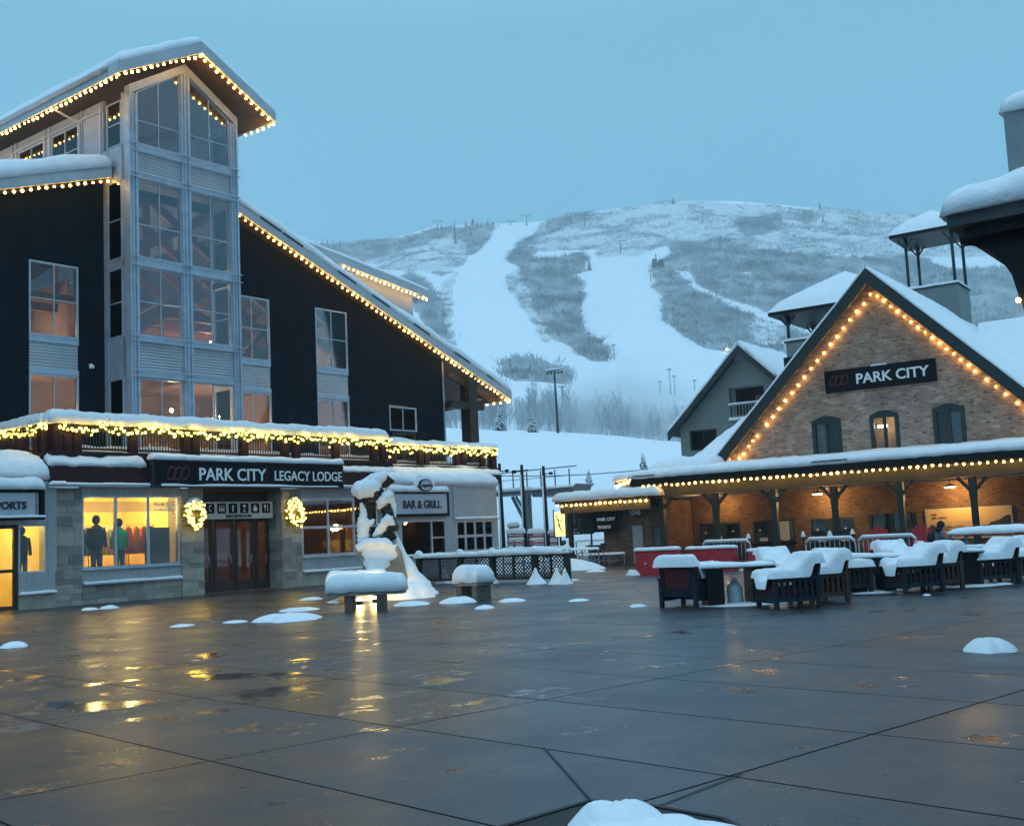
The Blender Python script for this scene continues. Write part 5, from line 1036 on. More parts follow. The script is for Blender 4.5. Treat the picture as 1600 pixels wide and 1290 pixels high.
n2 = N(t, 'ShaderNodeTexNoise'); n2.inputs['Scale'].default_value = 26; n2.inputs['Detail'].default_value = 6; t.links.new(co.outputs['Object'], n2.inputs['Vector'])
n3 = N(t, 'ShaderNodeTexNoise'); n3.inputs['Scale'].default_value = 1.0; n3.inputs['Detail'].default_value = 8; n3.inputs['Roughness'].default_value = .68
mp3 = N(t, 'ShaderNodeMapping'); mp3.inputs['Location'].default_value = (3.3, 1.7, 0); t.links.new(co.outputs['Object'], mp3.inputs[0]); t.links.new(mp3.outputs[0], n3.inputs['Vector'])
# puddles: standing water only where the paving dips
pud = N(t, 'ShaderNodeMapRange'); pud.inputs['From Min'].default_value = .60; pud.inputs['From Max'].default_value = .64; t.links.new(n3.outputs['Fac'], pud.inputs['Value'])
pc_ = ground(1400, 1190); pvn = N(t, 'ShaderNodeVectorMath', operation='SUBTRACT'); pvn.inputs[1].default_value = (pc_.x, pc_.y, 0); t.links.new(co.outputs['Object'], pvn.inputs[0])
pl_ = N(t, 'ShaderNodeVectorMath', operation='LENGTH'); t.links.new(pvn.outputs[0], pl_.inputs[0])
pe_ = N(t, 'ShaderNodeMapRange'); pe_.inputs['From Min'].default_value = .2; pe_.inputs['From Max'].default_value = .9; pe_.inputs['To Min'].default_value = .02; pe_.inputs['To Max'].default_value = 0; t.links.new(pl_.outputs['Value'], pe_.inputs['Value'])
pc2 = ground(200, 1080); pv2 = N(t, 'ShaderNodeVectorMath', operation='SUBTRACT'); pv2.inputs[1].default_value = (pc2.x, pc2.y, 0); t.links.new(co.outputs['Object'], pv2.inputs[0])
pl2 = N(t, 'ShaderNodeVectorMath', operation='LENGTH'); t.links.new(pv2.outputs[0], pl2.inputs[0])
pe2 = N(t, 'ShaderNodeMapRange'); pe2.inputs['From Min'].default_value = 1.; pe2.inputs['From Max'].default_value = 8; pe2.inputs['To Min'].default_value = .075; pe2.inputs['To Max'].default_value = 0; t.links.new(pl2.outputs['Value'], pe2.inputs['Value'])
t.links.new(mth('ADD', mth('ADD', n3.outputs['Fac'], pe_.outputs[0]), pe2.outputs[0]), pud.inputs['Value'])
rg = N(t, 'ShaderNodeMapRange'); rg.inputs['From Min'].default_value = .3; rg.inputs['From Max'].default_value = .7; rg.inputs['To Min'].default_value = .20; rg.inputs['To Max'].default_value = .42; t.links.new(n1.outputs['Fac'], rg.inputs['Value'])
r2 = mth('MULTIPLY_ADD', wn.outputs['Value'], .10, rg.outputs[0]); r3 = mth('MULTIPLY', r2, mth('SUBTRACT', 1., mth('MULTIPLY', pud.outputs[0], .72)))
t.links.new(mth('MAXIMUM', r3, mth('MULTIPLY', jm.outputs[0], .6)), b.inputs['Roughness'])
v1 = mth('MULTIPLY_ADD', wn.outputs['Value'], .6, .5); v2 = mth('MULTIPLY', v1, mth('MULTIPLY_ADD', n1.outputs['Fac'], .9, .5)); v3 = mth('MULTIPLY', v2, mth('MULTIPLY_ADD', n2.outputs['Fac'], .6, .7))
v4 = mth('MULTIPLY', v3, mth('SUBTRACT', 1., mth('MULTIPLY', jm.outputs[0], .85))); v5 = mth('MULTIPLY', v4, mth('SUBTRACT', 1., mth('MULTIPLY', pud.outputs[0], .55)))
vm = N(t, 'ShaderNodeVectorMath', operation='SCALE'); vm.inputs[0].default_value = (.036, .040, .050); t.links.new(v5, vm.inputs['Scale']); t.links.new(vm.outputs[0], b.inputs['Base Color'])
hgt = mth('MULTIPLY', mth('SUBTRACT', mth('ADD', mth('MULTIPLY', n2.outputs['Fac'], .5), mth('MULTIPLY', n1.outputs['Fac'], .7)), mth('MULTIPLY', jm.outputs[0], 1.2)), mth('SUBTRACT', 1., mth('MULTIPLY', pud.outputs[0], .8)))
bp = N(t, 'ShaderNodeBump'); bp.inputs['Strength'].default_value = .6; bp.inputs['Distance'].default_value = .012; t.links.new(hgt, bp.inputs['Height']); t.links.new(bp.outputs[0], b.inputs['Normal'])
t.links.new(mth('MULTIPLY', mth('SUBTRACT', 1., jm.outputs[0]), .5), b.inputs['Specular IOR Level'])
s = MB(); s.add([(-60, -15, 0), (60, -15, 0), (60, 40, 0), (26, 62, 0), (3, 57, 0), (-3, 52, 0), (-40, 52, 0), (-60, 40, 0)], [(0, 1, 2, 3, 4, 5, 6, 7)]); tag(s.build('plaza_pavement', pm), kind='structure')

# ---- loose snow on the paving
def blob(px, py, w, h, label, nm='snow_mound', grp='patches of leftover snow on the wet paving', hpx=None, seed=0):
    P = ground(px, py); d = P.y; rx = w/2*d/F_PX; hz_ = (hpx or h)*d/F_PX; ry = max(.08, min(rx*1.1, (h*.45)*d*d/(F_PX*EYE)))
    s = MB(); snowmound(s, (0, 0, .004), rx, ry, hz_*.7, seed, rot=0, irr=.35); o = s.build(nm, snow, None, P+Vector((0, ry*.8, 0))); tag(o, label, 'snow', grp); return o
BL = [(440, 971, 100, 15, 'long low snow hump on the wet paving left of the front bench'), (460, 955, 64, 6, 'thin streak of snow just above the long hump'), (279, 979, 38, 4, 'small thin snow patch in front of the lodge entrance'), (136, 953, 24, 5, 'small snow patch below the shop window, left of two'), (166, 951, 26, 7, 'small snow patch below the shop window, right of two'), (14, 1012, 42, 11, 'snow hump cut by the left edge of the picture'),
 (364, 973, 34, 4, 'faint snow patch between the entrance and the long hump'), (484, 937, 34, 5, 'small snow patch left of the front bench'), (541, 941, 62, 8, 'flat snow patch under the left end of the bench'), (716, 942, 62, 12, 'snow heap in front of the short bench'), (757, 951, 30, 7, 'small round snow patch right of the short bench'), (798, 940, 44, 6, 'crumbled snow streak beyond the short bench'), (905, 939, 34, 4, 'thin snow patch in the middle of the plaza'), (998, 948, 28, 5, 'snow patch left of the nearest chair'), (452, 917, 90, 6, 'snow strip along the foot of the right stone pier'), (640, 946, 60, 8, 'snow patch at the right foot of the bench'), (893, 907, 26, 4, 'snow crumbs beside the end post of the lattice fence'), (930, 893, 30, 4, 'thin snow patch before the ticket booth'), (1388, 908, 30, 3, 'thin snow below the second fire table'), (1570, 913, 28, 4, 'thin snow patch below the rightmost chair'), (1450, 930, 12, 3, 'tiny snow patch before the middle chair')]
for i, (x, y, w, h, lb) in enumerate(BL): blob(x, y, w, h, lb, 'snow_patch', seed=i)
blob(1563, 1019, 74, 26, 'rounded snow mound on wet paving near the right edge', 'snow_mound', None, 28, 40)
# planter pit in the foreground
t = thing('tree_pit', 'dark sunken tree pit heaped with snow at the bottom edge', 'tree pit', ground(1000, 1290)+Vector((0, .0, 0)))
O = ground(1000, 1290); q = [ground(*c)-O for c in ((800, 1290), (922, 1254), (1020, 1262), (1130, 1282))]
s = MB(); pts = [(q[0].x-.3, q[0].y-.3), (q[1].x, q[1].y), (q[2].x, q[2].y), (q[3].x, q[3].y), (q[3].x+.3, q[3].y-1.2), (-.6, -1.6)]
s.prism(pts, .004, .012, ax='z'); s.build('grate', blackm, t)
s = MB(); snowmound(s, (q[1].x+.10, -.06, 0), .25, .2, .15, 3); snowmound(s, (.16, -.1, 0), .2, .2, .06, 5); snowmound(s, (.0, -.3, 0), .5, .35, .08, 6); s.build('snow', snow, t)
s = MB(); e1 = [(p_[0]*1.0, p_[1]) for p_ in pts]
for a, b_ in zip(pts, pts[1:]+pts[:1]): s.beam((a[0], a[1], .008), (b_[0], b_[1], .008), .035, .02)
s.build('pit_edge', blackm, t)
for c0_, c1_ in (((850, 1168), (922, 1249)), ((1030, 1259), (1160, 1209))):
    g0, g1 = ground(*c0_), ground(*c1_); s = MB(); d_ = (g1-g0).normalized(); w_ = Vector((-d_.y, d_.x, 0))*.008; s.add([g0-w_, g1-w_, g1+w_, g0+w_], [(0, 1, 2, 3)]); o = s.build('pavement_joint', blackm); o.location.z = .005; tag(o, kind='structure')

# ---- benches and the snowed-up bronze
lampy = mat('ground_lamp', (1, .8, .4), .3, emit=(1., .66, .16), estr=45)
legst = mat('bench_leg_stone', (.12, .10, .08), .8, var=.3, vscale=6, bump=.4)
def bench(O, rz, L_, label, legs, seed, dep=.5):
    t = thing('stone_bench', label, 'bench', O, rz, 'snow topped stone benches round the sculpture')
    s = MB(); s.box(0, L_, 0, dep, .36, .50); s.build('seat', concrete, t)
    for a in legs: s = MB(); s.box(a, a+.17, .04, dep-.04, 0, .36); s.build('leg', legst, t)
    s = MB(); snowpatch(s, (-.06, -.06, .46), (L_+.12, 0, 0), (0, dep+.12, 0), .38, .2, .1, seed=seed, nz=.12); s.build('snow_cap', snow, t); return t
b1 = ground(512, 957); b2 = ground(630, 952)
bench(Vector((b1.x, b1.y, 0)), math.atan2(b2.y-b1.y, b2.x-b1.x), (b2-b1).length, 'long stone bench under a thick roll of snow in front of the sculpture', ((.38), (b2-b1).length-.62), 1)
b1 = ground(512, 943); b2 = ground(600, 938); bench(Vector((b1.x, b1.y, 0)), math.atan2(b2.y-b1.y, b2.x-b1.x), 1.6, 'second snow topped bench just behind the long front bench', (.3, 1.2), 2)
b1 = ground(712, 938); bench(Vector((b1.x, b1.y, 0)), R(-40), .75, 'short snow topped stone bench right of the sculpture, end on', (.52, .0), 3, .6)
def groundlamp(P, e_, label, r=.09):
    t = thing('ground_lamp', label, 'lamp', P, 0, 'glowing ground lamps by the benches'); s = MB(); s.tube([(0, 0, 0), (0, 0, .1)], r, 10); s.build('housing', blackm, t); s = MB(); s.ball((0, 0, .12), r*.9, 8, 6, .6); s.build('lens', lampy, t); point(P+Vector((0, 0, .26)), e_*2.6, (1, .66, .18), .06)
groundlamp(ground(562, 944), 16, 'ground lamp glowing between the legs of the long bench'); groundlamp(ground(586, 941), 16, 'ground lamp behind the right leg gap of the long bench', .07); groundlamp(ground(727, 934), 10, 'ground lamp glowing at the short bench', .06)
# sculpture
S0 = ground(612, 934); sd_ = S0.y; k = sd_/F_PX
t = thing('bronze_sculpture', 'tall bronze figure sculpture on a tilted rock almost buried in snow', 'sculpture', S0)
bronze = mat('dark_bronze', (.03, .024, .02), .4, .6, var=.5)
def X(px): return (px-612)*k
def Z(py): return (934-py)*k
s = MB(); rock = [(X(574), Z(934)), (X(580), Z(905)), (X(562), Z(862)), (X(566), Z(850)), (X(618), Z(846)), (X(630), Z(862)), (X(640), Z(905)), (X(648), Z(934))]
s.prism([(a*1, b_) for a, b_ in rock], -.38, .45); rk_ = s.build('rock', mat('sculpture_rock', (.30, .24, .17), .8, var=.35, vscale=4, bump=.8, bscale=6), t)
bv = rk_.modifiers.new('b', 'BEVEL'); bv.width = .08; bv.segments = 3
def lump(mb, pts, rad, n=12, sub=6, nz=.12, seed=0):
    P = []; Rr = []
    pts = [Vector(p_) for p_ in pts]
    for i in range(len(pts)-1):
        for q_ in range(sub):
            f = q_/sub; P.append(pts[i].lerp(pts[i+1], f)); w = f*f*(3-2*f); Rr.append((rad[i]*(1-w)+rad[i+1]*w)*(1+nz*math.sin(seed+len(P)*2.3)))
    P.append(pts[-1]); Rr.append(rad[-1]); mb.tube(P, Rr, n); return mb
# legs / body / arms of the figure in bronze
s = MB(); lump(s, [(X(578), 0, Z(850)), (X(574), 0, Z(822)), (X(580), 0, Z(800)), (X(586), 0, Z(776))], [.14, .15, .12, .13], seed=1)
lump(s, [(X(604), 0, Z(850)), (X(616), -.05, Z(830)), (X(611), 0, Z(805)), (X(604), 0, Z(790)), (X(606), 0, Z(778))], [.16, .22, .17, .13, .12], seed=2)
lump(s, [(X(586), -.05, Z(778)), (X(596), -.1, Z(770)), (X(600), 0, Z(762))], [.12, .2, .14]); lump(s, [(X(560), 0, Z(777)), (X(585), -.1, Z(781)), (X(612), 0, Z(775))], [.06, .14, .08]); lump(s, [(X(604), 0, Z(762)), (X(617), 0, Z(748))], [.1, .15])
for q_ in range(9): a = random.uniform(580, 600); s.tube([(X(a), -.05, Z(780)), (X(a+random.uniform(-4, 4)), -.08, Z(random.uniform(788, 800)))], [.03, .01], 5)
s.build('figure', bronze, t)
s = MB(); lump(s, [(X(556), -.05, Z(768)), (X(566), -.05, Z(766)), (X(590), -.05, Z(764)), (X(606), 0, Z(770))], [.10, .26, .3, .13], 14, seed=3, nz=.06)
lump(s, [(X(572), 0, Z(756)), (X(592), 0, Z(752)), (X(612), 0, Z(744))], [.12, .22, .15], 14, nz=.05); s.build('upper_snow', snow, t)
s = MB(); lump(s, [(X(571), -.1, Z(852)), (X(572), -.12, Z(835)), (X(572), -.1, Z(815)), (X(574), -.08, Z(800)), (X(570), -.08, Z(785))], [.16, .17, .16, .10, .05], seed=5)
lump(s, [(X(572), -.12, Z(822)), (X(586), -.14, Z(816)), (X(590), -.1, Z(812))], [.14, .08, .04]); s.build('leg_snow', snow, t)
s = MB(); lump(s, [(X(597), -.1, Z(796)), (X(602), -.12, Z(786)), (X(612), -.08, Z(774)), (X(620), 0, Z(790)), (X(622), 0, Z(815))], [.05, .16, .16, .08, .03], seed=7)
lump(s, [(X(588), -.18, Z(838)), (X(600), -.2, Z(828)), (X(612), -.22, Z(812)), (X(620), -.16, Z(824))], [.05, .13, .14, .08], seed=8); s.build('arm_snow', snow, t)
# snow drifting over the rock and down to the right
s = MB(); lump(s, [(X(563), -.3, Z(856)), (X(580), -.32, Z(850)), (X(606), -.34, Z(850)), (X(620), -.3, Z(858))], [.12, .17, .17, .1], 14, seed=2, nz=.05)
vs = []; fs = []; nn, mm = 14, 12
for j in range(mm+1):
    for i in range(nn+1):
        f, g_ = i/nn, j/mm; lx = (571+6*g_); rx_ = (624-26*g_**1.5 if j > 5 else 624); px_ = lx+(rx_-lx)*f; py_ = 852+50*g_
        e_ = min(f, 1-f, g_+.1, 1-g_)*4; vs.append((X(px_+2*math.sin(j*1.7+i)), -.385-.07*min(1, max(0, e_))**.5, Z(py_)))
for j in range(mm):
    for i in range(nn): a = j*(nn+1)+i; fs.append((a, a+1, a+nn+2, a+nn+1))
s.add(vs, fs, True); s.build('rock_snow', snow, t)
s = MB(); lump(s, [(X(620), .0, Z(830)), (X(628), .0, Z(862)), (X(638), 0, Z(895)), (X(648), 0, Z(925)), (X(652), 0, Z(940))], [.04, .12, .28, .5, .62], 16, seed=4, nz=.03); s.build('snow_skirt', snow, t)
s = MB(); snowmound(s, (X(640), -.2, 0), .8, .9, .45, 9); snowmound(s, (X(590), -.5, 0), 1.1, .55, .25, 10); s.build('base_snow', snow, t)
point(S0+Vector((-.35, -1.1, .2)), 9, (1, .62, .3), .1)
# slim standing table by the lodge windows
P = ground(552, 897); t = thing('standing_table', 'slim metal table with snow crumbs below the lodge windows', 'table', P, LF.ang); s = MB(); s.box(-.9, .9, -.25, .25, .98, 1.01); s.build('table_top', blackm, t)
for a in (-.55, .6): s = MB(); s.box(a-.02, a+.02, -.02, .02, 0, .98); s.beam((a, 0, .35), (a+(.5 if a < 0 else -.5), 0, .97), .03); s.build('leg', blackm, t)
s = MB(); snowpatch(s, (-.95, -.28, 1.01), (1.9, 0, 0), (0, .56, 0), .1, .08, .12, seed=4, nz=1.2); s.build('snow', snow, t)
# ---- lattice fence
latt = mat('lattice_black', (.012, .011, .010), .6)
A = Vector((-3.55, 40.75, 0)); Bf = Vector((1.55, 37.1, 0)); D = Bf-A; FL = D.length; fa_ = math.atan2(D.y, D.x)
t = thing('lattice_fence', 'low black lattice fence topped with a roll of snow', 'fence', A, fa_)
np_ = [0, FL*.30, FL*.52, FL*.80, FL]
for q_ in np_: s = MB(); s.box(q_-.09, q_+.09, -.09, .09, 0, 1.02); s.build('post', latt, t)
for a, b_ in zip(np_[:-1], np_[1:]):
    s = MB(); s.box(a+.09, b_-.09, -.03, .03, .84, .92); s.box(a+.09, b_-.09, -.03, .03, .1, .18); m_ = (a+b_)/2; s.box(m_-.03, m_+.03, -.035, .035, .18, .84)
    c = a+.09
    x = a-.6
    while x < b_:
        for sx in (1, -1):
            x0, z0, x1, z1 = (x, .18, x+.66, .84) if sx > 0 else (x, .84, x+.66, .18)
            if x0 < a+.09: f = (a+.09-x0)/.66; z0 = z0+(z1-z0)*f; x0 = a+.09
            if x1 > b_-.09: f = (x1-b_+.09)/.66; f = min(f, 1); z1 = z1-(z1-z0)*f if x1 > x0 else z1; x1 = b_-.09
            if x1-x0 > .05: s.beam((x0, .012*sx, z0), (x1, .012*sx, z1), .012, .035)
        x += .13
    s.build('lattice_panel', latt, t)
s = MB(); snowpatch(s, (-.15, -.16, .93), (FL+.3, 0, 0), (0, .32, 0), .17, .12, .1, seed=14, nz=.5)
for q_ in np_: snowmound(s, (q_, 0, 1.04), .16, .16, .15, int(q_*9))
s.build('fence_snow', snow, t)
t2 = [(838, 'right of the fence middle', 26), (871, 'near the right end of the fence', 22), (694, 'left in front of the fence', 20), (765, 'at the third fence post', 22), (884, 'at the outer end post of the fence', 16)]
for i, (x, lb, w) in enumerate(t2):
    P = ground(x, 911 if x < 800 else 912); r_ = w/2*P.y/F_PX; s = MB(); snowmound(s, (0, 0, 0), r_*1.35, r_*1.2, .52, i*3+2, irr=.22, rings=9, pw=.9, po=1.1); tag(s.build('snow_cone', snow, None, P), 'pointed snow covered weight '+lb, 'snow cone', 'snow covered weights along the lattice fence')

# ---- chairs and fire tables
redc = mat('dark_red_cushion', (.10, .012, .016), .8, var=.2); bluewood = mat('blue_grey_wood', (.016, .024, .034), .65, spec=.25, var=.25); brownwood = mat('brown_wood', (.07, .03, .016), .6, var=.25)
tank = mat('pale_tank', (.42, .55, .62), .5, var=.1)
def chair(loc, rz, label, wd=bluewood, seed=0, w=.84, d=.86):
    """deep slatted lounge chair; faces local -y"""
    t = thing('lounge_chair', label, 'chair', loc, rz, 'snow buried lounge chairs round the fire tables'); h = w/2
    for sx in (-1, 1):
        for y in (-d/2, d/2-.08): s = MB(); x0 = sx*h-(.07 if sx > 0 else 0); s.box(x0, x0+.07, y, y+.08, 0, .53); s.build('leg', wd, t)
        s = MB(); x0 = sx*h-(.08 if sx > 0 else -.0)-(.0 if sx > 0 else .01); s.box(x0, x0+.09, -d/2-.03, d/2+.03, .53, .57); s.build('armrest', wd, t)
        s = MB(); xs = sx*h-(.05 if sx > 0 else -.02); s.box(xs, xs+.03, -d/2+.08, d/2-.08, .12, .2); s.box(xs, xs+.03, -d/2+.08, d/2-.08, .47, .53)
        for q_ in range(6): y = -d/2+.14+q_*.115; s.box(xs+.004, xs+.026, y, y+.055, .2, .47)
        s.build('side_slats', wd, t)
    s = MB(); s.box(-h+.08, h-.08, -d/2+.0, d/2-.06, .2, .26); s.box(-h+.08, h-.08, -d/2+.0, -d/2+.04, .1, .2); s.build('seat', wd, t)
    s = MB(); s.box(-h+.09, h-.09, -d/2+.02, d/2-.16, .265, .37); s.build('seat_cushion', redc, t)
    M_ = Matrix.Translation((0, d/2-.1, .22)) @ Matrix.Rotation(R(-12), 4, 'X'); s = MB(); s.box(-h+.07, -h+.14, 0, .05, 0, .59, M_); s.box(h-.14, h-.07, 0, .05, 0, .59, M_); s.box(-h+.07, h-.07, 0, .05, .59, .62, M_); s.box(-h+.14, h-.14, .005, .04, .04, .12, M_)
    s.build('backrest', wd, t); s = MB(); s.box(-h+.12, h-.12, -.1, -.005, .08, .56, M_); s.box(-h+.15, h-.15, .0, .03, .14, .54, M_); s.build('back_cushion', redc, t)
    # one blanket of snow draped over seat, arms and back
    def ss(a, b_, x): f = min(1, max(0, (x-a)/(b_-a))); return f*f*(3-2*f)
    x0, x1, y0, y1 = -h-.03, h+.03, -d/2-.07, d/2+.12; nx, ny = 26, 26; vs = []; fs = []; rs_ = random.Random(seed); ka = rs_.uniform(.13, .19); kb = rs_.uniform(.15, .23); ks = rs_.uniform(-.08, .06)
    for j_ in range(ny+1):
        for i_ in range(nx+1):
            u_ = i_/nx; v_ = j_/ny; u_ = .5+.5*math.copysign(abs(2*u_-1)**.75, 2*u_-1); v_ = .5+.5*math.copysign(abs(2*v_-1)**.75, 2*v_-1)
            x = x0+(x1-x0)*u_; y = y0+(y1-y0)*v_; arm = ss(h-.24, h-.12, abs(x)); back = ss(d/2-.20, d/2-.08, y)
            base = .37+(.565-.37)*arm; base = base*(1-back)+.80*back
            seat = .56+ks+.30*ss(-d/2+.1, d/2-.12, y); armt = .565+ka+.26*ss(d/2-.48, d/2-.12, y); top = seat*(1-arm)+armt*arm; top = top*(1-back)+(.80+kb)*back
            e_ = min(1, min(x-x0, x1-x, y-y0, y1-y)/.11); pr = math.sqrt(max(0, 1-(1-e_)**2)); nz_ = .05*(float(fbm(np.array(x*4+seed*3.1), np.array(y*4+seed), 3, 3))-.45)
            jx_ = .02*(float(vnoise(np.array(x*9+seed), np.array(y*9), 2))-.5)*(1-pr)
            vs.append((x+jx_, y+jx_, base+max(0, top-base+nz_)*pr-.02*(1-pr)))
    for j_ in range(ny):
        for i_ in range(nx): a = j_*(nx+1)+i_; fs.append((a, a+1, a+nx+2, a+nx+1))
    s = MB(); s.add(vs, fs, True); s.build('snow', snow, t)
    return t
def firetable(loc, rz, label, w=1.35, d=.85):
    t = thing('fire_table', label, 'table', loc, rz, 'fire tables on the plaza'); s = MB(); s.box(-w/2, w/2, -d/2, d/2, .70, .75); s.build('table_top', bluewood, t)
    for a in (-w/2+.08, w/2-.4): s = MB(); s.box(a, a+.32, -d/2+.08, d/2-.08, 0, .70); s.build('side_cabinet', blackm, t)
    s = MB(); s.tube([(0, 0, .05), (0, 0, .08), (0, 0, .34), (0, 0, .40), (0, 0, .44)], [.12, .15, .15, .09, .06], 14); s.tube([(0, 0, 0), (0, 0, .06)], .17, 12); s.tube([(0, 0, .44), (0, 0, .5)], .05, 8); s.build('gas_tank', tank, t)
    s = MB(); snowpatch(s, (-w/2-.03, -d/2-.03, .75), (w+.06, 0, 0), (0, d+.06, 0), .08, .08, .15, seed=2, nz=1.0); s.build('snow', snow, t); s = MB(); snowmound(s, (.1, -.2, 0), .85, .5, .04, 4); s.build('floor_snow', snow, t); return t
G = lambda x, y: ground(x, y)
chair(G(1082, 948)+Vector((0, .35, 0)), R(140), 'leftmost lounge chair, back turned to us, thick snow on back and arms', seed=1)
firetable(G(1158, 946)+Vector((0, .55, 0)), R(2), 'fire table with gas tank between the leftmost chair and the next')
chair(G(1240, 950)+Vector((0, .35, 0)), R(-78), 'slatted lounge chair side on, right of the first fire table', seed=3, d=.9)
chair(G(1292, 944)+Vector((.05, .75, 0)), R(-72), 'brown backed lounge chair tucked behind the side on chair', brownwood, seed=5)
chair(G(1222, 915)+Vector((0, .3, 0)), R(10), 'lounge chair heaped with snow behind the first fire table', seed=7)
chair(G(1330, 928)+Vector((0, .4, 0)), R(100), 'lounge chair left of the second fire table with snow drooping on its arm', seed=9)
firetable(G(1370, 926)+Vector((0, .5, 0)), R(0), 'second fire table, between the two middle chair groups', 1.1)
chair(G(1440, 926)+Vector((0, .4, 0)), R(-80), 'side on lounge chair right of the second fire table', seed=11, d=.9)
chair(G(1482, 922)+Vector((0, .75, 0)), R(-75), 'brown lounge chair behind the middle side on chair', brownwood, seed=13)
chair(G(1405, 900)+Vector((0, .2, 0)), R(8), 'lounge chair like a white slab behind the second fire table', seed=15)
firetable(G(1512, 916)+Vector((0, .4, 0)), R(0), 'third fire table, left of the rightmost chairs', .8)
chair(G(1560, 913)+Vector((0, .4, 0)), R(-82), 'side on lounge chair near the right edge with long snow roll', seed=19, d=.95)
chair(G(1597, 908)+Vector((0.1, .5, 0)), R(-75), 'brown lounge chair cut by the right edge', brownwood, seed=21)
# ---- red barriers, crowd rails
barred = mat('red_plastic', (.46, .02, .035), .5, var=.12)
def barrier(x0, x1, y, label, hgt=.72):
    a, b_ = G(x0, y), G(x1, y-1.5); D = b_-a; L_ = D.length; t = thing('red_barrier', label, 'barrier', a, math.atan2(D.y, D.x), 'red barriers in front of the ticket porch')
    s = MB(); s.prism([(-.18, 0), (-.13, hgt-.1), (-.08, hgt), (.08, hgt), (.13, hgt-.1), (.18, 0)], 0, L_, ax='x'); s.build('body', barred, t)
    s = MB(); snowpatch(s, (-.05, -.18, hgt-.02), (L_+.1, 0, 0), (0, .36, 0), .1, .1, .1, seed=int(x0)); snowmound(s, (-.1, -.1, 0), .3, .25, .2, 3); s.build('snow', snow, t)
    s = MB()
    for q_ in (.25, .55): s.ball((L_*q_, -.17, hgt*.45), .04, 6, 4)
    s.build('plug', whitep, t); return t
barrier(997, 1062, 898, 'long red barrier left of the chairs with two white plugs', .86); barrier(1078, 1150, 893, 'red barrier behind the leftmost chair', .82); barrier(1172, 1200, 890, 'short bit of red barrier between snow heaps behind the first table', .66)
def crowdrail(x0, x1, y, label):
    a, b_ = G(x0, y), G(x1, y-1.5); D = b_-a; L_ = D.length; t = thing('crowd_rail', label, 'railing', a, math.atan2(D.y, D.x), 'steel crowd rails in front of the porch')
    s = MB(); s.tube([(0, 0, 0), (0, 0, .85), (.12, 0, .98), (L_-.12, 0, .98), (L_, 0, .85), (L_, 0, 0)], .025, 8); s.tube([(0, 0, .2), (L_, 0, .2)], .015, 6)
    q_ = .15
    while q_ < L_-.05: s.tube([(q_, 0, .2), (q_, 0, .97)], .009, 5); q_ += .16
    s.build('frame', metal, t); s = MB(); s.tube([(.02, 0, .9), (.14, 0, 1.03), (L_-.14, 0, 1.03), (L_-.02, 0, .9)], .05, 8); s.build('snow', snow, t)
crowdrail(1262, 1340, 893, 'steel crowd rail with snow arc below the middle ticket window'); crowdrail(1345, 1436, 891, 'steel crowd rail with snow arc in front of the porch door'); crowdrail(1100, 1175, 890, 'steel crowd rail behind the red barrier')
for i, (x, y, lb) in enumerate(((1300, 880, 'by the crowd rail left of the door'), (1258, 878, 'below the middle ticket window'), (1128, 877, 'behind the red barrier'), (1172, 878, 'right of the red barrier'), (1335, 872, 'beside the porch door'), (1063, 872, 'at the booth corner'))):
    P = G(x, y); t = thing('queue_post', 'slim black queue post with a snow cap '+lb, 'queue post', P, 0, 'queue posts before the ticket windows'); s = MB(); s.tube([(0, 0, 0), (0, 0, 1.0)], .035, 8); s.tube([(0, 0, 0), (0, 0, .05)], .17, 12); s.build('pole', blackm, t); s = MB(); snowmound(s, (0, 0, 1.0), .09, .09, .2, i); s.build('snow', snow, t)
t = thing('picnic_table', 'long red table with a flat snow slab near the right edge', 'table', G(1572, 880), BF.ang); s = MB(); s.box(-1.5, 1.8, -.4, .4, .9, .96); s.build('table_top', barred, t)
for a in (-1.1, 1.3): s = MB(); s.beam((a, -.35, 0), (a, .1, .9), .08); s.beam((a, .35, 0), (a, -.1, .9), .08); s.build('leg', metal, t)
s = MB(); s.box(-1.4, 1.7, -.8, -.55, .45, .5); s.build('bench_board', barred, t); s = MB(); snowpatch(s, (-1.6, -.45, .96), (3.5, 0, 0), (0, .9, 0), .2, .4, .15, seed=3); snowpatch(s, (-1.5, -.85, .5), (3.3, 0, 0), (0, .34, 0), .12, .1, .15, seed=4); s.build('snow', snow, t)
for x, lb in ((1373, 'left of the porch door'), (1440, 'between the porch door and the banner')):
    P = G(x, 874); t = thing('adirondack_chair', 'red wooden garden chair '+lb, 'chair', P, BF.ang, 'red garden chairs under the porch'); s = MB()
    for q_ in range(5): s.box(-.34+q_*.14, -.22+q_*.14, .25, .29, .3, 1.25-.03*abs(q_-2)**2)
    s.build('back', barred, t); s = MB(); s.box(-.36, .36, -.35, .3, .36, .4); s.build('seat', barred, t); s = MB(); s.box(-.46, -.34, -.4, .35, .58, .61); s.box(.34, .46, -.4, .35, .58, .61); s.build('armrest', barred, t)
    for sx in (-.4, .36): s = MB(); s.box(sx, sx+.06, -.36, -.3, 0, .58); s.box(sx, sx+.06, .25, .3, 0, .58); s.build('leg', barred, t)
    s = MB(); snowmound(s, (0, -.1, .4), .25, .25, .3, 3); s.build('snow', snow, t)

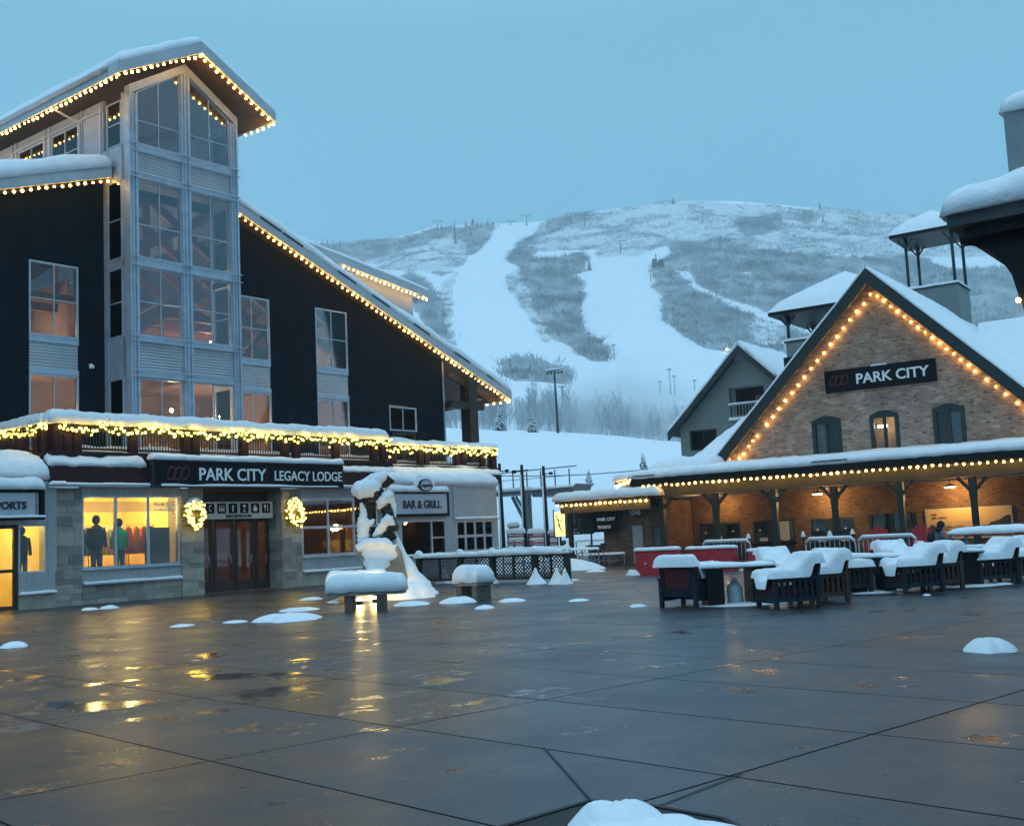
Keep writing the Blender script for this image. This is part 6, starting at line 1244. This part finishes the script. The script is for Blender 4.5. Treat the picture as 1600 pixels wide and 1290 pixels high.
# ---- seated person looking at a phone (faces right)
P0 = G(1475, 884); t = thing('person', 'seated person in dark clothes and grey vest bent over a phone before the banner', 'person', Vector((P0.x, 35.6, 0)), R(0))
cloth = mat('dark_clothes', (.012, .012, .016), .8, var=.2); jack = mat('grey_jacket', (.10, .13, .16), .7, var=.2); skin = mat('skin', (.42, .25, .18), .6)
def skinned(name, verts, edges, m, par, root=0, sub=2):
    me = bpy.data.meshes.new(name); me.from_pydata([v[:3] for v in verts], edges, []); o = bpy.data.objects.new(name, me); COL.objects.link(o)
    sk = o.modifiers.new('s', 'SKIN'); sd2 = o.modifiers.new('u', 'SUBSURF'); sd2.levels = sd2.render_levels = sub
    for i, v in enumerate(verts): r_ = v[3]; me.skin_vertices[0].data[i].radius = (r_, v[4] if len(v) > 4 else r_)
    me.skin_vertices[0].data[root].use_root = True
    dg = bpy.context.evaluated_depsgraph_get(); m2 = bpy.data.meshes.new_from_object(o.evaluated_get(dg)); bpy.data.objects.remove(o)
    m2.materials.clear(); m2.materials.append(m); m2.polygons.foreach_set('use_smooth', [True]*len(m2.polygons)); o = bpy.data.objects.new(name, m2); COL.objects.link(o); o.parent = par; return o
body = [(-.05, 0, .50, .17), (-.06, 0, .72, .15), (-.02, 0, .92, .17), (.04, 0, 1.05, .09), (.07, 0, 1.12, .06),
        (.0, -.19, .98, .075), (.06, -.25, .76, .06), (.30, -.16, .80, .045), (.36, -.12, .83, .035),
        (.0, .19, .98, .075), (.06, .25, .76, .06), (.30, .14, .80, .045), (.36, .10, .83, .035),
        (.05, -.11, .50, .10), (.45, -.13, .50, .075), (.44, -.13, .12, .05), (.58, -.13, .05, .045), (.05, .11, .50, .10), (.45, .13, .50, .075), (.44, .13, .12, .05), (.58, .13, .05, .045)]
skinned('body', body, [(0, 1), (1, 2), (2, 3), (3, 4), (2, 5), (5, 6), (6, 7), (7, 8), (2, 9), (9, 10), (10, 11), (11, 12), (0, 13), (13, 14), (14, 15), (15, 16), (0, 17), (17, 18), (18, 19), (19, 20)], cloth, t)
s = MB(); s.ball((.11, 0, 1.22), .105, 12, 10, 1.2); s.ball((.205, 0, 1.205), .02, 6, 5); s.tube([(.19, -.03, 1.16), (.19, .03, 1.16)], .012, 6); s.build('head', skin, t)
s = MB(); s.ball((.08, 0, 1.26), .125, 12, 10, 1.1); s.ball((.0, 0, 1.13), .11, 10, 8, .8); s.build('hat', cloth, t)
vb = [(-.06, 0, .62, .19), (-.05, 0, .80, .19), (-.01, 0, .97, .20), (.02, -.17, 1.0, .09), (.02, .17, 1.0, .09), (.05, -.25, .82, .075), (.05, .25, .82, .075)]
skinned('jacket', vb, [(0, 1), (1, 2), (2, 3), (2, 4), (3, 5), (4, 6)], jack, t)
for sy in (-1, 1):
    s = MB(); cy_ = sy*.10; s.tube([(.34, cy_*1.1, .83), (.40, cy_, .85), (.43, cy_*.9, .86)], [.03, .04, .03], 8)
    for q_ in range(4): s.tube([(.42, cy_*.9+(q_-1.5)*.018, .86), (.46, cy_*.6+(q_-1.5)*.016, .875), (.465, cy_*.3+(q_-1.5)*.014, .90-.004*q_)], [.010, .009, .007], 6)
    s.tube([(.38, cy_*.7, .87), (.41, cy_*.3, .90)], [.011, .009], 6); s.build('hand', skin, t)
t2_ = thing('phone', 'dark phone held up by the seated person', 'phone', Vector((P0.x+.46, 35.6, .885)), 0); s = MB(); s.box(-.006, .006, -.04, .04, 0, .15, Matrix.Rotation(R(25), 4, 'Y')); s.build('case', blackm, t2_); s = MB(); s.box(-.009, -.0065, -.036, .036, .006, .144, Matrix.Rotation(R(25), 4, 'Y')); s.build('screen', mat('phone_screen', (.1, .12, .15), .2, emit=(.5, .65, .9), estr=.4), t2_)
t = thing('wooden_bench', 'plain dark bench under the seated person', 'bench', Vector((P0.x-.1, 35.6, 0)), 0); s = MB(); s.box(-.3, .3, -.6, .6, .33, .38); s.build('seat', brownwood, t)
for y in (-.5, .46): s = MB(); s.box(-.28, -.22, y, y+.06, 0, .33); s.box(.2, .26, y, y+.06, 0, .33); s.build('leg', brownwood, t)
t = thing('backpack', 'black backpack on the seated person\'s back', 'backpack', Vector((P0.x-.26, 35.6, .62)), 0); s = MB(); s.ball((0, 0, .2), .17, 12, 10, 1.5, sx=.65); s.build('bag', cloth, t); s = MB(); s.tube([(.05, -.12, .38), (.16, -.14, .42), (.3, -.14, .25)], .018, 6); s.tube([(.05, .12, .38), (.16, .14, .42), (.3, .14, .25)], .018, 6); s.build('strap', blackm, t)
# ------------------------------------------------------------------ behind the plaza: lift loading deck, masts, sign, fences
def terr_z(x, y): return float(terr(np.array([math.atan2(x, y)]), np.array([math.hypot(x, y)]))[0])
def onhill(px, py, lo=63, hi=1240):
    """where the sight line through a photo pixel meets the slope"""
    d = ray(px, py); d = d/math.hypot(d[0], d[1]); az = math.atan2(d[0], d[1]); rr = np.linspace(lo, hi, 4000); h = CAM[2]+rr*d[2]; g = terr(np.full_like(rr, az), rr); below = np.where(h <= g)[0]
    r_ = rr[below[0]] if len(below) else hi; return Vector((d[0]*r_, d[1]*r_, float(terr(np.array([az]), np.array([r_]))[0]))), r_
steel = mat('lift_steel', (.16, .19, .21), .5, .3, var=.2)
D1 = 62.
def Q(x, y, Y=D1): return at(x, y, Y)
# three dark masts
for i, ((xt, yt), (xb, yb), lb) in enumerate((((779, 724), (786, 853), 'leftmost dark mast beside the lodge corner'), ((814, 726), (821, 853), 'middle dark mast with a small crossbar'), ((847, 728), (855, 852), 'rightmost dark mast of the three behind the fence'))):
    a, b_ = Q(xt, yt), Q(xb, yb); t = thing('tall_mast', lb, 'mast', (b_.x, b_.y, 0), 0, 'dark masts by the lift'); h = a.z
    s = MB(); s.tube([(0, 0, 0), (0, 0, h)], [.17, .08], 8); s.build('pole', blackm, t); s = MB()
    if i == 1: s.beam((-.5, 0, h-.35), (.35, 0, h-.3), .07); s.box(-.55, -.3, -.06, .06, h-.45, h-.28)
    else: s.beam((-.1, 0, h-.45), (.45, 0, h-.4), .05); s.box(.3, .5, -.06, .06, h-.48, h-.34)
    s.build('crossbar', blackm, t); s = MB(); s.tube([(-.09, -.1, .8), (-.09, -.1, h*.9)], .05, 6); s.build('snow', snow, t)
# loading deck
p0, p1 = Q(783, 768, 66), Q(900, 765, 64); zt = p0.z
t = thing('lift_platform', 'raised steel lift platform with railings behind the masts', 'lift platform', (p0.x, p0.y, 0), math.atan2(p1.y-p0.y, p1.x-p0.x)); L_ = (p1-p0).to_2d().length
s = MB(); s.box(-1, L_*.42, 0, 2.5, zt-.22, zt); s.prism([(L_*.42, zt-.1), (L_*.95, zt-.02), (L_*1.0, zt+.2), (L_*.97, zt-.25), (L_*.9, zt-.38), (L_*.42, zt-.42)][::-1], 0, 2.5); s.build('deck', steel, t)
s = MB(); q_ = -1
while q_ < L_*1.02:
    s.box(q_, q_+.06, 0, .06, zt+.1, zt+1.05); q_ += .88
s.beam((-1, .03, zt+1.05), (L_*1.02, .03, zt+1.18), .06); s.beam((-1, .03, zt+.6), (L_*1.0, .03, zt+.68), .03); s.build('railing', steel, t)
s = MB(); s.box(L_*.18, L_*.23, 1, 1.3, 0, zt-.2); s.box(L_*.26, L_*.29, 1, 1.2, 0, zt-.2); s.beam((L_*.2, 1.1, zt-1.8), (L_*.04, 1.1, zt-.3), .16); s.beam((L_*.21, 1.0, zt-1.2), (L_*.1, 1.0, zt-.3), .12); s.build('support', steel, t)
s = MB(); snowpatch(s, (-1, -.1, zt), (L_*.42+1, 0, 0), (0, 2.6, 0), .2, .15, .4, seed=3); snowpatch(s, (L_*.42, -.1, zt-.02), (L_*.55, 0, .05), (0, 2.6, 0), .14, .15, .4, seed=4); s.build('snow', snow, t)
P = Q(803, 832, 60); t = thing('control_box', 'small grey snow capped control box below the platform', 'box', (P.x, P.y, 0), 0); s = MB(); s.box(-.28, .28, -.2, .2, P.z-.1, P.z+.35); s.build('cabinet', steel, t); s = MB(); s.box(-.05, .05, -.05, .05, 0, P.z-.1); s.build('post', steel, t); s = MB(); snowpatch(s, (-.36, -.28, P.z+.35), (.72, 0, 0), (0, .56, 0), .2, .2, .1); s.build('snow', snow, t)
# cable with chairs
a, b_ = Q(740, 742, 78), Q(1035, 731, 74); t = thing('lift_cable', 'long thin lift cable sagging over the snow bank', 'cable', a, 0); s = MB(); s.tube([(b_-a)*(i/20)+Vector((0, 0, -.25*math.sin(math.pi*i/20))) for i in range(21)], .035, 5); s.build('wire', steel, t)
# striped red white snow fences
pink = mat('faded_red_netting', (.50, .16, .17), .7, var=.2)
for i, (x0, x1, lb) in enumerate(((793, 821, 'left striped red barrier panel between the masts'), (826, 852, 'middle striped red barrier panel between the masts'), (858, 873, 'narrow striped barrier panel right of the masts'))):
    a, b_ = Q(x0, 853, 58), Q(x1, 852, 58); t = thing('striped_barrier', lb, 'barrier', (a.x, a.y, 0), 0, 'striped barriers behind the lattice fence'); W_ = b_.x-a.x; zt_ = Q(x0, 833, 58).z; z0_ = max(.1, a.z)
    s = MB(); s.box(0, .06, 0, .06, 0, zt_); s.box(W_-.06, W_, 0, .06, 0, zt_); s.box(.06, W_-.06, .01, .05, zt_-.08, zt_-.03); s.box(.06, W_-.06, .01, .05, z0_+.25, z0_+.3); s.box(.06, W_-.06, .01, .05, z0_, z0_+.05); s.build('frame', blackm, t)
    s = MB(); s.box(.06, W_-.06, .02, .04, zt_-.28, zt_-.1); s.box(.06, W_-.06, .02, .04, z0_+.07, z0_+.22); s.build('stripe', pink, t); s = MB(); snowpatch(s, (-.05, -.1, zt_), (W_+.1, 0, 0), (0, .3, 0), .22, .12, .1, seed=i); snowpatch(s, (.05, -.06, z0_+.3), (W_-.1, 0, 0), (0, .2, 0), .12, .08, .1, seed=i+5); s.build('snow', snow, t)
# lit poster case and the trail board
posterm = mat('lit_poster', (.8, .7, .4), .4, emit=(1., .80, .30), estr=1.1); boardm = mat('board_dark', (.06, .055, .045), .5)
a, b_ = Q(868, 842, 57), Q(884, 842, 57); zt_ = Q(870, 799, 57).z; t = thing('poster_case', 'bright yellow lit poster case with a skier drawing', 'poster case', (a.x, a.y, 0), 0); W_ = b_.x-a.x
z0_ = Q(870, 838, 57).z; s = MB(); s.box(0, W_, 0, .02, z0_, zt_); s.build('poster', posterm, t); s = MB(); s.box(-.06, 0, -.03, .2, z0_-.1, zt_+.1); s.box(W_, W_+.25, -.03, .2, z0_-.1, zt_+.05); s.box(0, W_, .02, .2, z0_, zt_); s.build('case', olivepaint, t)
s = MB(); c = W_/2; m_ = (z0_+zt_)/2; s.tube([(c-.12, -.02, m_+.3), (c-.05, -.02, m_+.05), (c+.02, -.02, m_-.25)], .025, 5); s.tube([(c-.1, -.02, m_+.22), (c+.12, -.02, m_+.12)], .02, 5); s.ball((c-.14, -.02, m_+.38), .05, 6, 4); s.tube([(c-.1, -.02, m_+.0), (c+.1, -.02, m_-.4)], .018, 5); s.build('skier_drawing', navy, t)
s = MB(); s.box(W_/2-.05, W_/2+.05, .05, .12, 0, z0_); s.build('post', blackm, t); point(Vector((a.x+.3, a.y-.5, zt_)), 14, (1, .75, .25), .1)
a, b_ = Q(887, 842, 56), Q(929, 842, 56); z0_ = Q(900, 835, 56).z; zt_ = Q(900, 797, 56).z; t = thing('trail_board', 'dark information board with columns of small pale lines left of the booth', 'sign', (a.x, a.y, 0), 0); W_ = b_.x-a.x
s = MB(); s.box(0, W_, 0, .1, z0_, zt_); s.build('panel', boardm, t); s = MB(); rr_ = random.Random(3); s2 = MB()
for q_ in range(9):
    z = zt_-.12-q_*.115; s.box(.12, .12+rr_.uniform(.18, .38), -.01, 0, z-.025, z)
s.build('list_lines', signwhite, t); s = MB(); [s.box(.12+q_*.17, .24+q_*.17, -.01, 0, z0_+.06, z0_+.11) for q_ in range(3)]; [s.ball((.62, -.01, zt_-.45-q_*.14), .025, 6, 4) for q_ in range(3)]; s.build('symbols', signwhite, t)
s = MB(); s.box(.1, .18, .02, .08, 0, z0_); s.box(W_-.18, W_-.1, .02, .08, 0, z0_); s.build('post', blackm, t); s = MB(); snowpatch(s, (-.05, -.08, zt_), (W_+.1, 0, 0), (0, .26, 0), .12, .1, .1); s.build('snow', snow, t)
# queue fences in the snow left of the booth
for i, (x0, x1, y, Y, lb) in enumerate(((858, 935, 861, 50, 'low metal fence with snow on its rail in front of the trail board'), (905, 975, 868, 53, 'second low metal fence running to the booth'), (900, 972, 846, 60, 'farther thin fence seen under the booth canopy'), (786, 880, 860, 47, 'white snow topped rail right behind the lattice fence'))):
    a, b_ = at(x0, y, Y), at(x1, y-2, Y); t = thing('metal_fence', lb, 'fence', (a.x, a.y, 0), 0, 'low metal queue fences'); W_ = b_.x-a.x; h = max(.5, a.z); s = MB(); s.beam((0, 0, h), (W_, 0, h), .05); s.beam((0, 0, h*.45), (W_, 0, h*.45), .04)
    for q_ in range(4): s.box(W_*q_/3-.03, W_*q_/3+.03, -.03, .03, 0, h)
    for q_ in range(3): s.beam((W_*q_/3, 0, h*.1), (W_*(q_+1)/3, 0, h*.95), .03)
    s.build('frame', steel, t); s = MB(); snowpatch(s, (-.05, -.09, h), (W_+.1, 0, 0), (0, .18, 0), .1, .07, .15, seed=i); s.build('snow', snow, t)
for i, (x, y, lb) in enumerate(((942, 853, 'small black scanner box on a thin post by the booth'), (923, 856, 'grey scanner box on a post left of the booth'), (881, 849, 'small grey bin shaped box below the poster case'))):
    P = at(x, y, 52); t = thing('scanner_post', lb, 'scanner', (P.x, P.y, 0), 0, 'scanner posts by the ticket booth'); s = MB(); s.box(-.1, .1, -.05, .05, P.z-.14, P.z+.14); s.build('box', darksteel, t); s = MB(); s.box(-.02, .02, -.02, .02, 0, P.z-.14); s.build('post', steel, t)
t = thing('counter_box', 'dark wooden counter box against the booth corner', 'counter', BF.w(-3.75, .2, 0), BF.ang); s = MB(); s.box(0, .9, 0, .8, 0, .9); s.build('cabinet', timber, t); s = MB(); s.box(-.1, 1.0, -.1, .9, .9, .95); s.build('top', blackm, t)
# ploughed snow banks behind the plaza edge
t = []
for i, (x, y, Y, rx, h, lb) in enumerate(((850, 864, 49, 2.6, .55, 'lumpy snow bank behind the lattice fence'), (800, 858, 52, 2.2, .7, 'snow bank below the masts'), (905, 858, 56, 2.4, .5, 'snow bank below the trail board'), (950, 850, 62, 3.5, .9, 'snow bank seen under the booth canopy'))):
    P = at(x, y, Y); s = MB(); snowmound(s, (0, 0, 0), rx, 1.2, h, 30+i); tag(s.build('snow_bank', snow, None, (P.x, P.y, 0)), lb, 'snow bank', 'snow banks behind the plaza')

# ------------------------------------------------------------------ trees
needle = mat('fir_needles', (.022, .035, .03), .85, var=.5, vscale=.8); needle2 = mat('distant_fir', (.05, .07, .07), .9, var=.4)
def fir(h, rad, seed, full=True):
    g = random.Random(seed); nd = MB(); sn_ = MB(); tiers = max(15, int(h*4.0)) if full else int(h*1.1)
    for k_ in range(tiers):
        f = k_/tiers; z = h*(.08+.88*f); r_ = rad*(1-f)**.85+.05; nb = max(4, int((13 if full else 6)*(1-f)+4)); off = g.random()*6
        for j in range(nb):
            a = off+2*math.pi*j/nb+g.uniform(-.15, .15); rr_ = r_*g.uniform(.72, 1.1); dr = -rr_*g.uniform(.2, .45); w = rr_*.24+.04; ca, sa = math.cos(a), math.sin(a)
            tip = (ca*rr_, sa*rr_, z+dr); m1 = (ca*rr_*.55-sa*w, sa*rr_*.55+ca*w, z+dr*.45-.05); m2 = (ca*rr_*.55+sa*w, sa*rr_*.55-ca*w, z+dr*.45-.05); c0 = (0, 0, z+.12); mid = (ca*rr_*.6, sa*rr_*.6, z+dr*.4+.09)
            nd.add([c0, m1, tip, m2, mid], [(0, 1, 4), (1, 2, 4), (4, 2, 3), (0, 4, 3)])
            if g.random() < (.92 if full else .6):
                e_ = .07*max(1, h/6); sn_.add([(c0[0], c0[1], c0[2]+e_), (m1[0]*.9, m1[1]*.9, m1[2]+e_), (tip[0]*.95, tip[1]*.95, tip[2]+e_), (m2[0]*.9, m2[1]*.9, m2[2]+e_), (mid[0], mid[1], mid[2]+e_*1.5)], [(0, 1, 4), (1, 2, 4), (4, 2, 3), (0, 4, 3)])
    tk = MB(); tk.tube([(0, 0, 0), (0, 0, h*.97)], [h*.02+.03, .02], 6); return nd, sn_, tk
def make_fir(loc, h, rad, seed, label, grp, full=True, m=None):
    t = thing('fir_tree', label, 'tree', loc, random.random()*6, grp); nd, sn_, tk = fir(h, rad, seed, full); tk.build('trunk', timber, t); nd.build('crown', m or needle, t); sn_.build('crown_snow', snow, t); return t
for i, (x, yb, yt, w, rng_, lb) in enumerate(((781, 672, 637, 20, (100, 172), 'snow laden fir on the crest of the bank, just right of the lodge'), (832, 675, 643, 17, (100, 172), 'snow laden fir on the crest right of the first'),)):
    P, r_ = onhill(x, yb, 100, 200); P, r_ = (P, r_); k_ = r_/F_PX; make_fir(P, (yb-yt)*k_*1.15, w/2*k_*1.2, 10+i, lb, 'firs on the snow bank')
for i, (x, yb, yt, w, Y, lb) in enumerate(((1006, 742, 706, 18, 96, 'small frosted fir above the kiosk roof'), (921, 763, 732, 16, 96, 'faint frosted fir between the platform and the kiosk'), (935, 832, 808, 0, 62, None))):
    if lb is None: continue
    d = ray(x, yb); P = Vector(CAM+d*(Y/d[1])); make_fir(Vector((P.x, P.y, P.z)), (yb-yt)*Y/F_PX, w/2*Y/F_PX, 20+i, lb, 'firs on the snow bank')
fn = 0
RT = [(683, 358, 345, 6), (690, 356, 347, 9), (711, 373, 333, 8), (712, 378, 354, 7), (728, 353, 338, 7), (739, 350, 333, 10), (746, 350, 340, 6), (752, 350, 341, 6), (762, 350, 338, 9), (770, 350, 340, 9), (779, 351, 345, 5), (736, 367, 351, 9), (503, 383, 368, 6), (512, 384, 365, 6), (520, 384, 366, 6), (532, 388, 366, 7), (495, 385, 371, 5), (544, 384, 374, 5), (585, 380, 374, 4), (610, 377, 372, 4), (921, 420, 392, 9), (1052, 316, 303, 10), (1281, 322, 306, 6), (694, 492, 470, 12), (700, 485, 478, 8), (823, 350, 336, 4), (898, 336, 330, 5), (476, 384, 372, 5), (1286, 345, 330, 6), (640, 372, 366, 4)]
for i, (x, yb, yt, w) in enumerate(RT):
    P, r_ = onhill(x, yb+2, 335, 1178); k_ = r_/F_PX; h = (yb-yt)*k_
    side = ['on the left ridge', 'on the skyline', 'beside the first ski run', 'on the rounded summit'][0 if x < 640 else 1 if x < 860 else 2 if x < 1000 else 3]
    make_fir(P-Vector((0, 0, .5)), h, w/2*k_, 50+i, 'tiny far conifer %s' % side, 'far conifers on the mountain, '+side, False, needle2)
# ------------------------------------------------------------------ lift towers and lamp poles on the slope
def liftt(x, yb, yt, label, kind='T'):
    P, r_ = onhill(x, yb, 150, 1178); k_ = r_/F_PX; h = (yb-yt)*k_; t = thing('lift_tower' if kind == 'T' else 'lamp_pole', label, 'lift tower' if kind == 'T' else 'lamp pole', P, 0, None); w = max(.35, r_*.0009)
    s = MB(); s.tube([(0, 0, -1), (0, 0, h)], [w*.55, w*.4], 6); s.build('pole', steel, t); s = MB()
    if kind == 'T': s.beam((-w*4.5, 0, h), (w*4.5, 0, h), w*.5); s.box(-w*5, -w*3.6, -w, w, h-w*.9, h-w*.3); s.box(w*3.6, w*5, -w, w, h-w*.9, h-w*.3); s.build('crossarm', steel, t)
    else: s.beam((-w*1.5, 0, h), (w*1.5, 0, h), w*.6); s.box(-w*1.8, -w*.6, -w, 0, h-w*1.1, h-w*.2); s.box(w*.6, w*1.8, -w, 0, h-w*1.1, h-w*.2); s.build('floodlight', steel, t)
TW = [(684, 358, 345, 'lift tower on the skyline left of the conifers', 'T'), (798, 352, 345, 'tiny lift tower on the skyline above the left run', 'T'), (823, 350, 335, 'lift tower on the skyline at the top of the left run', 'T'), (893, 351, 332, 'lift tower on the skyline right of the left run, left of two', 'T'), (914, 353, 335, 'lift tower on the skyline right of the left run, right of two', 'T'), (970, 396, 375, 'lift tower above the top of the right run', 'T'), (901, 440, 425, 'small tower at the left edge of the right run', 'T'), (1017, 440, 422, 'thin pole at the top right of the right run', 'P'),
 (1052, 501, 482, 'lamp pole on the wooded edge right of the right run', 'P'), (1090, 530, 502, 'taller lamp pole in the scrub right of the right run', 'P'), (1120, 465, 440, 'dark pole beside the pale trail through the scrub', 'P'), (960, 562, 538, 'lamp pole at the foot of the right run', 'P'), (921, 540, 520, 'thin pole at the lower tip of the middle wood', 'P'), (798, 585, 561, 'thin pole in the small lower thicket', 'P'), (1032, 615, 596, 'short double lamp left of the tall poles below the runs', 'P'), (1048, 616, 576, 'tall lamp pole below the right run', 'P'), (1055, 617, 587, 'shorter lamp pole just right of the tall one', 'P'), (1086, 610, 594, 'small double lamp near the grey house roof', 'P'), (1137, 545, 528, 'lamp standard beside the bright snow gun light', 'P'), (1098, 540, 524, 'snowy lamp at the scrub edge above the grey house', 'P'), (1049, 470, 455, 'snowy lift tower in the scrub below the lift terminal', 'T'), (908, 480, 455, 'thin pole on the left edge of the right run', 'P'), (908, 505, 485, 'lower thin pole on the left edge of the right run', 'P')]
for q_ in TW: liftt(*q_)
P, r_ = onhill(872, 676, 100, 176); k_ = r_/F_PX; h = 98*k_; t = thing('floodlight_mast', 'tall floodlight mast with snowy crossbar standing on the snow bank', 'lamp pole', P, 0); s = MB(); s.tube([(0, 0, -.5), (-.1, 0, h)], [.22, .13], 8); s.build('pole', darksteel, t)
s = MB(); s.beam((-1.2, 0, h), (1.1, 0, h+.25), .14)
for q_ in (-1.1, -.6, -.0, .5, 1.0): s.box(q_-.16, q_+.16, -.25, .1, h-.45, h-.1)
s.build('floodlight', darksteel, t); s = MB(); s.tube([(-1.3, 0, h+.14), (1.2, 0, h+.4)], .12, 6); s.build('snow', snow, t)
P, r_ = onhill(881, 655, 180, 330); k_ = r_/F_PX; t = thing('thick_pole', 'pale thick mast standing in the aspen wood behind the floodlight mast', 'mast', P, 0); s = MB(); s.tube([(0, 0, 0), (0, 0, 52*k_)], [.5, .35], 8); s.build('pole', steel, t); s = MB(); s.beam((-1.2, 0, 52*k_), (1.2, 0, 52*k_), .3); s.build('crossbar', steel, t)
P, r_ = onhill(1028, 420, 335, 1178); k_ = r_/F_PX; t = thing('lift_terminal', 'small dark lift terminal building at the top of the right run', 'lift station', P, 0)
s = MB(); [s.box(a*k_, (a+1.6)*k_, -1, 0, 0, 7*k_) for a in (-7, -2, 3, 7)]; s.build('leg', darksteel, t); s = MB(); s.box(-8*k_, 9*k_, -3, 5, 5*k_, 9*k_); s.box(-8*k_, -2*k_, -3, 5, 9*k_, 15*k_); s.box(2*k_, 9*k_, -3, 5, 9*k_, 14*k_); s.build('housing', darksteel, t); s = MB(); s.tube([(-2*k_, 0, 6*k_), (-2*k_, 0, 24*k_)], .5, 6); s.build('mast', darksteel, t); s = MB(); snowpatch(s, (-8*k_, -3, 15*k_), (6*k_, 0, 0), (0, 8, 0), .8, .6, 1); snowpatch(s, (2*k_, -3, 14*k_), (7*k_, 0, 0), (0, 8, 0), .8, .6, 1); s.build('snow', snow, t)
gunm = mat('snow_gun_lamp', (1, .9, .7), .3, emit=(1., .88, .62), estr=60)
for x, y, sz, lb in ((1047, 665, 4.2, 'bright snow gun lamp by the left eave of the grey house'), (1136, 546, 2.8, 'bright snow gun lamp above the peak of the grey house')):
    P, r_ = onhill(x, y+5, 150, 1178); k_ = r_/F_PX; t = thing('snow_gun', lb, 'snow gun', P, 0, 'lit snow guns'); s = MB(); s.ball((0, 0, 5*k_), sz*k_*.55, 8, 6); s.build('lamp', gunm, t); s = MB(); s.tube([(0, 0, 0), (0, 0, 5*k_-.2)], .25*k_*3, 6); s.tube([(-3*k_, 0, 5.4*k_), (2*k_, .6, 4.6*k_)], 1.2*k_, 8); s.build('barrel', darksteel, t)
# drifting mist from the snow guns
mist = bpy.data.materials.new('snow_mist'); mist.use_nodes = True; t = mist.node_tree; t.nodes.clear(); o_ = N(t, 'ShaderNodeOutputMaterial'); pv = N(t, 'ShaderNodeVolumePrincipled'); pv.inputs['Color'].default_value = (.97, 1, 1, 1); t.links.new(pv.outputs[0], o_.inputs['Volume'])
co = N(t, 'ShaderNodeTexCoord'); ln = N(t, 'ShaderNodeVectorMath', operation='LENGTH'); t.links.new(co.outputs['Object'], ln.inputs[0])
nz_ = N(t, 'ShaderNodeTexNoise'); nz_.inputs['Scale'].default_value = 1.6; nz_.inputs['Detail'].default_value = 3; t.links.new(co.outputs['Object'], nz_.inputs['Vector'])
m0 = N(t, 'ShaderNodeMath', operation='MULTIPLY_ADD'); m0.inputs[1].default_value = .9; t.links.new(nz_.outputs['Fac'], m0.inputs[0]); t.links.new(ln.outputs['Value'], m0.inputs[2])
m1 = N(t, 'ShaderNodeMapRange'); m1.inputs['From Min'].default_value = .55; m1.inputs['From Max'].default_value = 1.2; m1.inputs['To Min'].default_value = .07; m1.inputs['To Max'].default_value = 0; t.links.new(m0.outputs[0], m1.inputs['Value']); t.links.new(m1.outputs[0], pv.inputs['Density'])
s = MB(); s.ball((0, 0, 0), 1, 24, 16); o = s.build('snow_mist', mist); o.location = at(985, 640, 228); o.scale = (27, 24, 12); tag(o, 'pale drifting mist from the snow guns in front of the aspen wood', 'mist', kind='stuff')
HAZE = 0.0004
hz = bpy.data.materials.new('haze_air'); hz.use_nodes = True; t = hz.node_tree; t.nodes.clear()
o_ = N(t, 'ShaderNodeOutputMaterial'); pv = N(t, 'ShaderNodeVolumePrincipled'); pv.inputs['Color'].default_value = (.84, .97, 1, 1); pv.inputs['Density'].default_value = HAZE; pv.inputs['Anisotropy'].default_value = 0
t.links.new(pv.outputs[0], o_.inputs['Volume'])
h = MB().box(-1650, 1650, -1650, 1650, -1.5, 640).build('haze', hz); tag(h, kind='stuff'); h['label'] = 'thin cold evening haze over the valley'; h['category'] = 'haze'
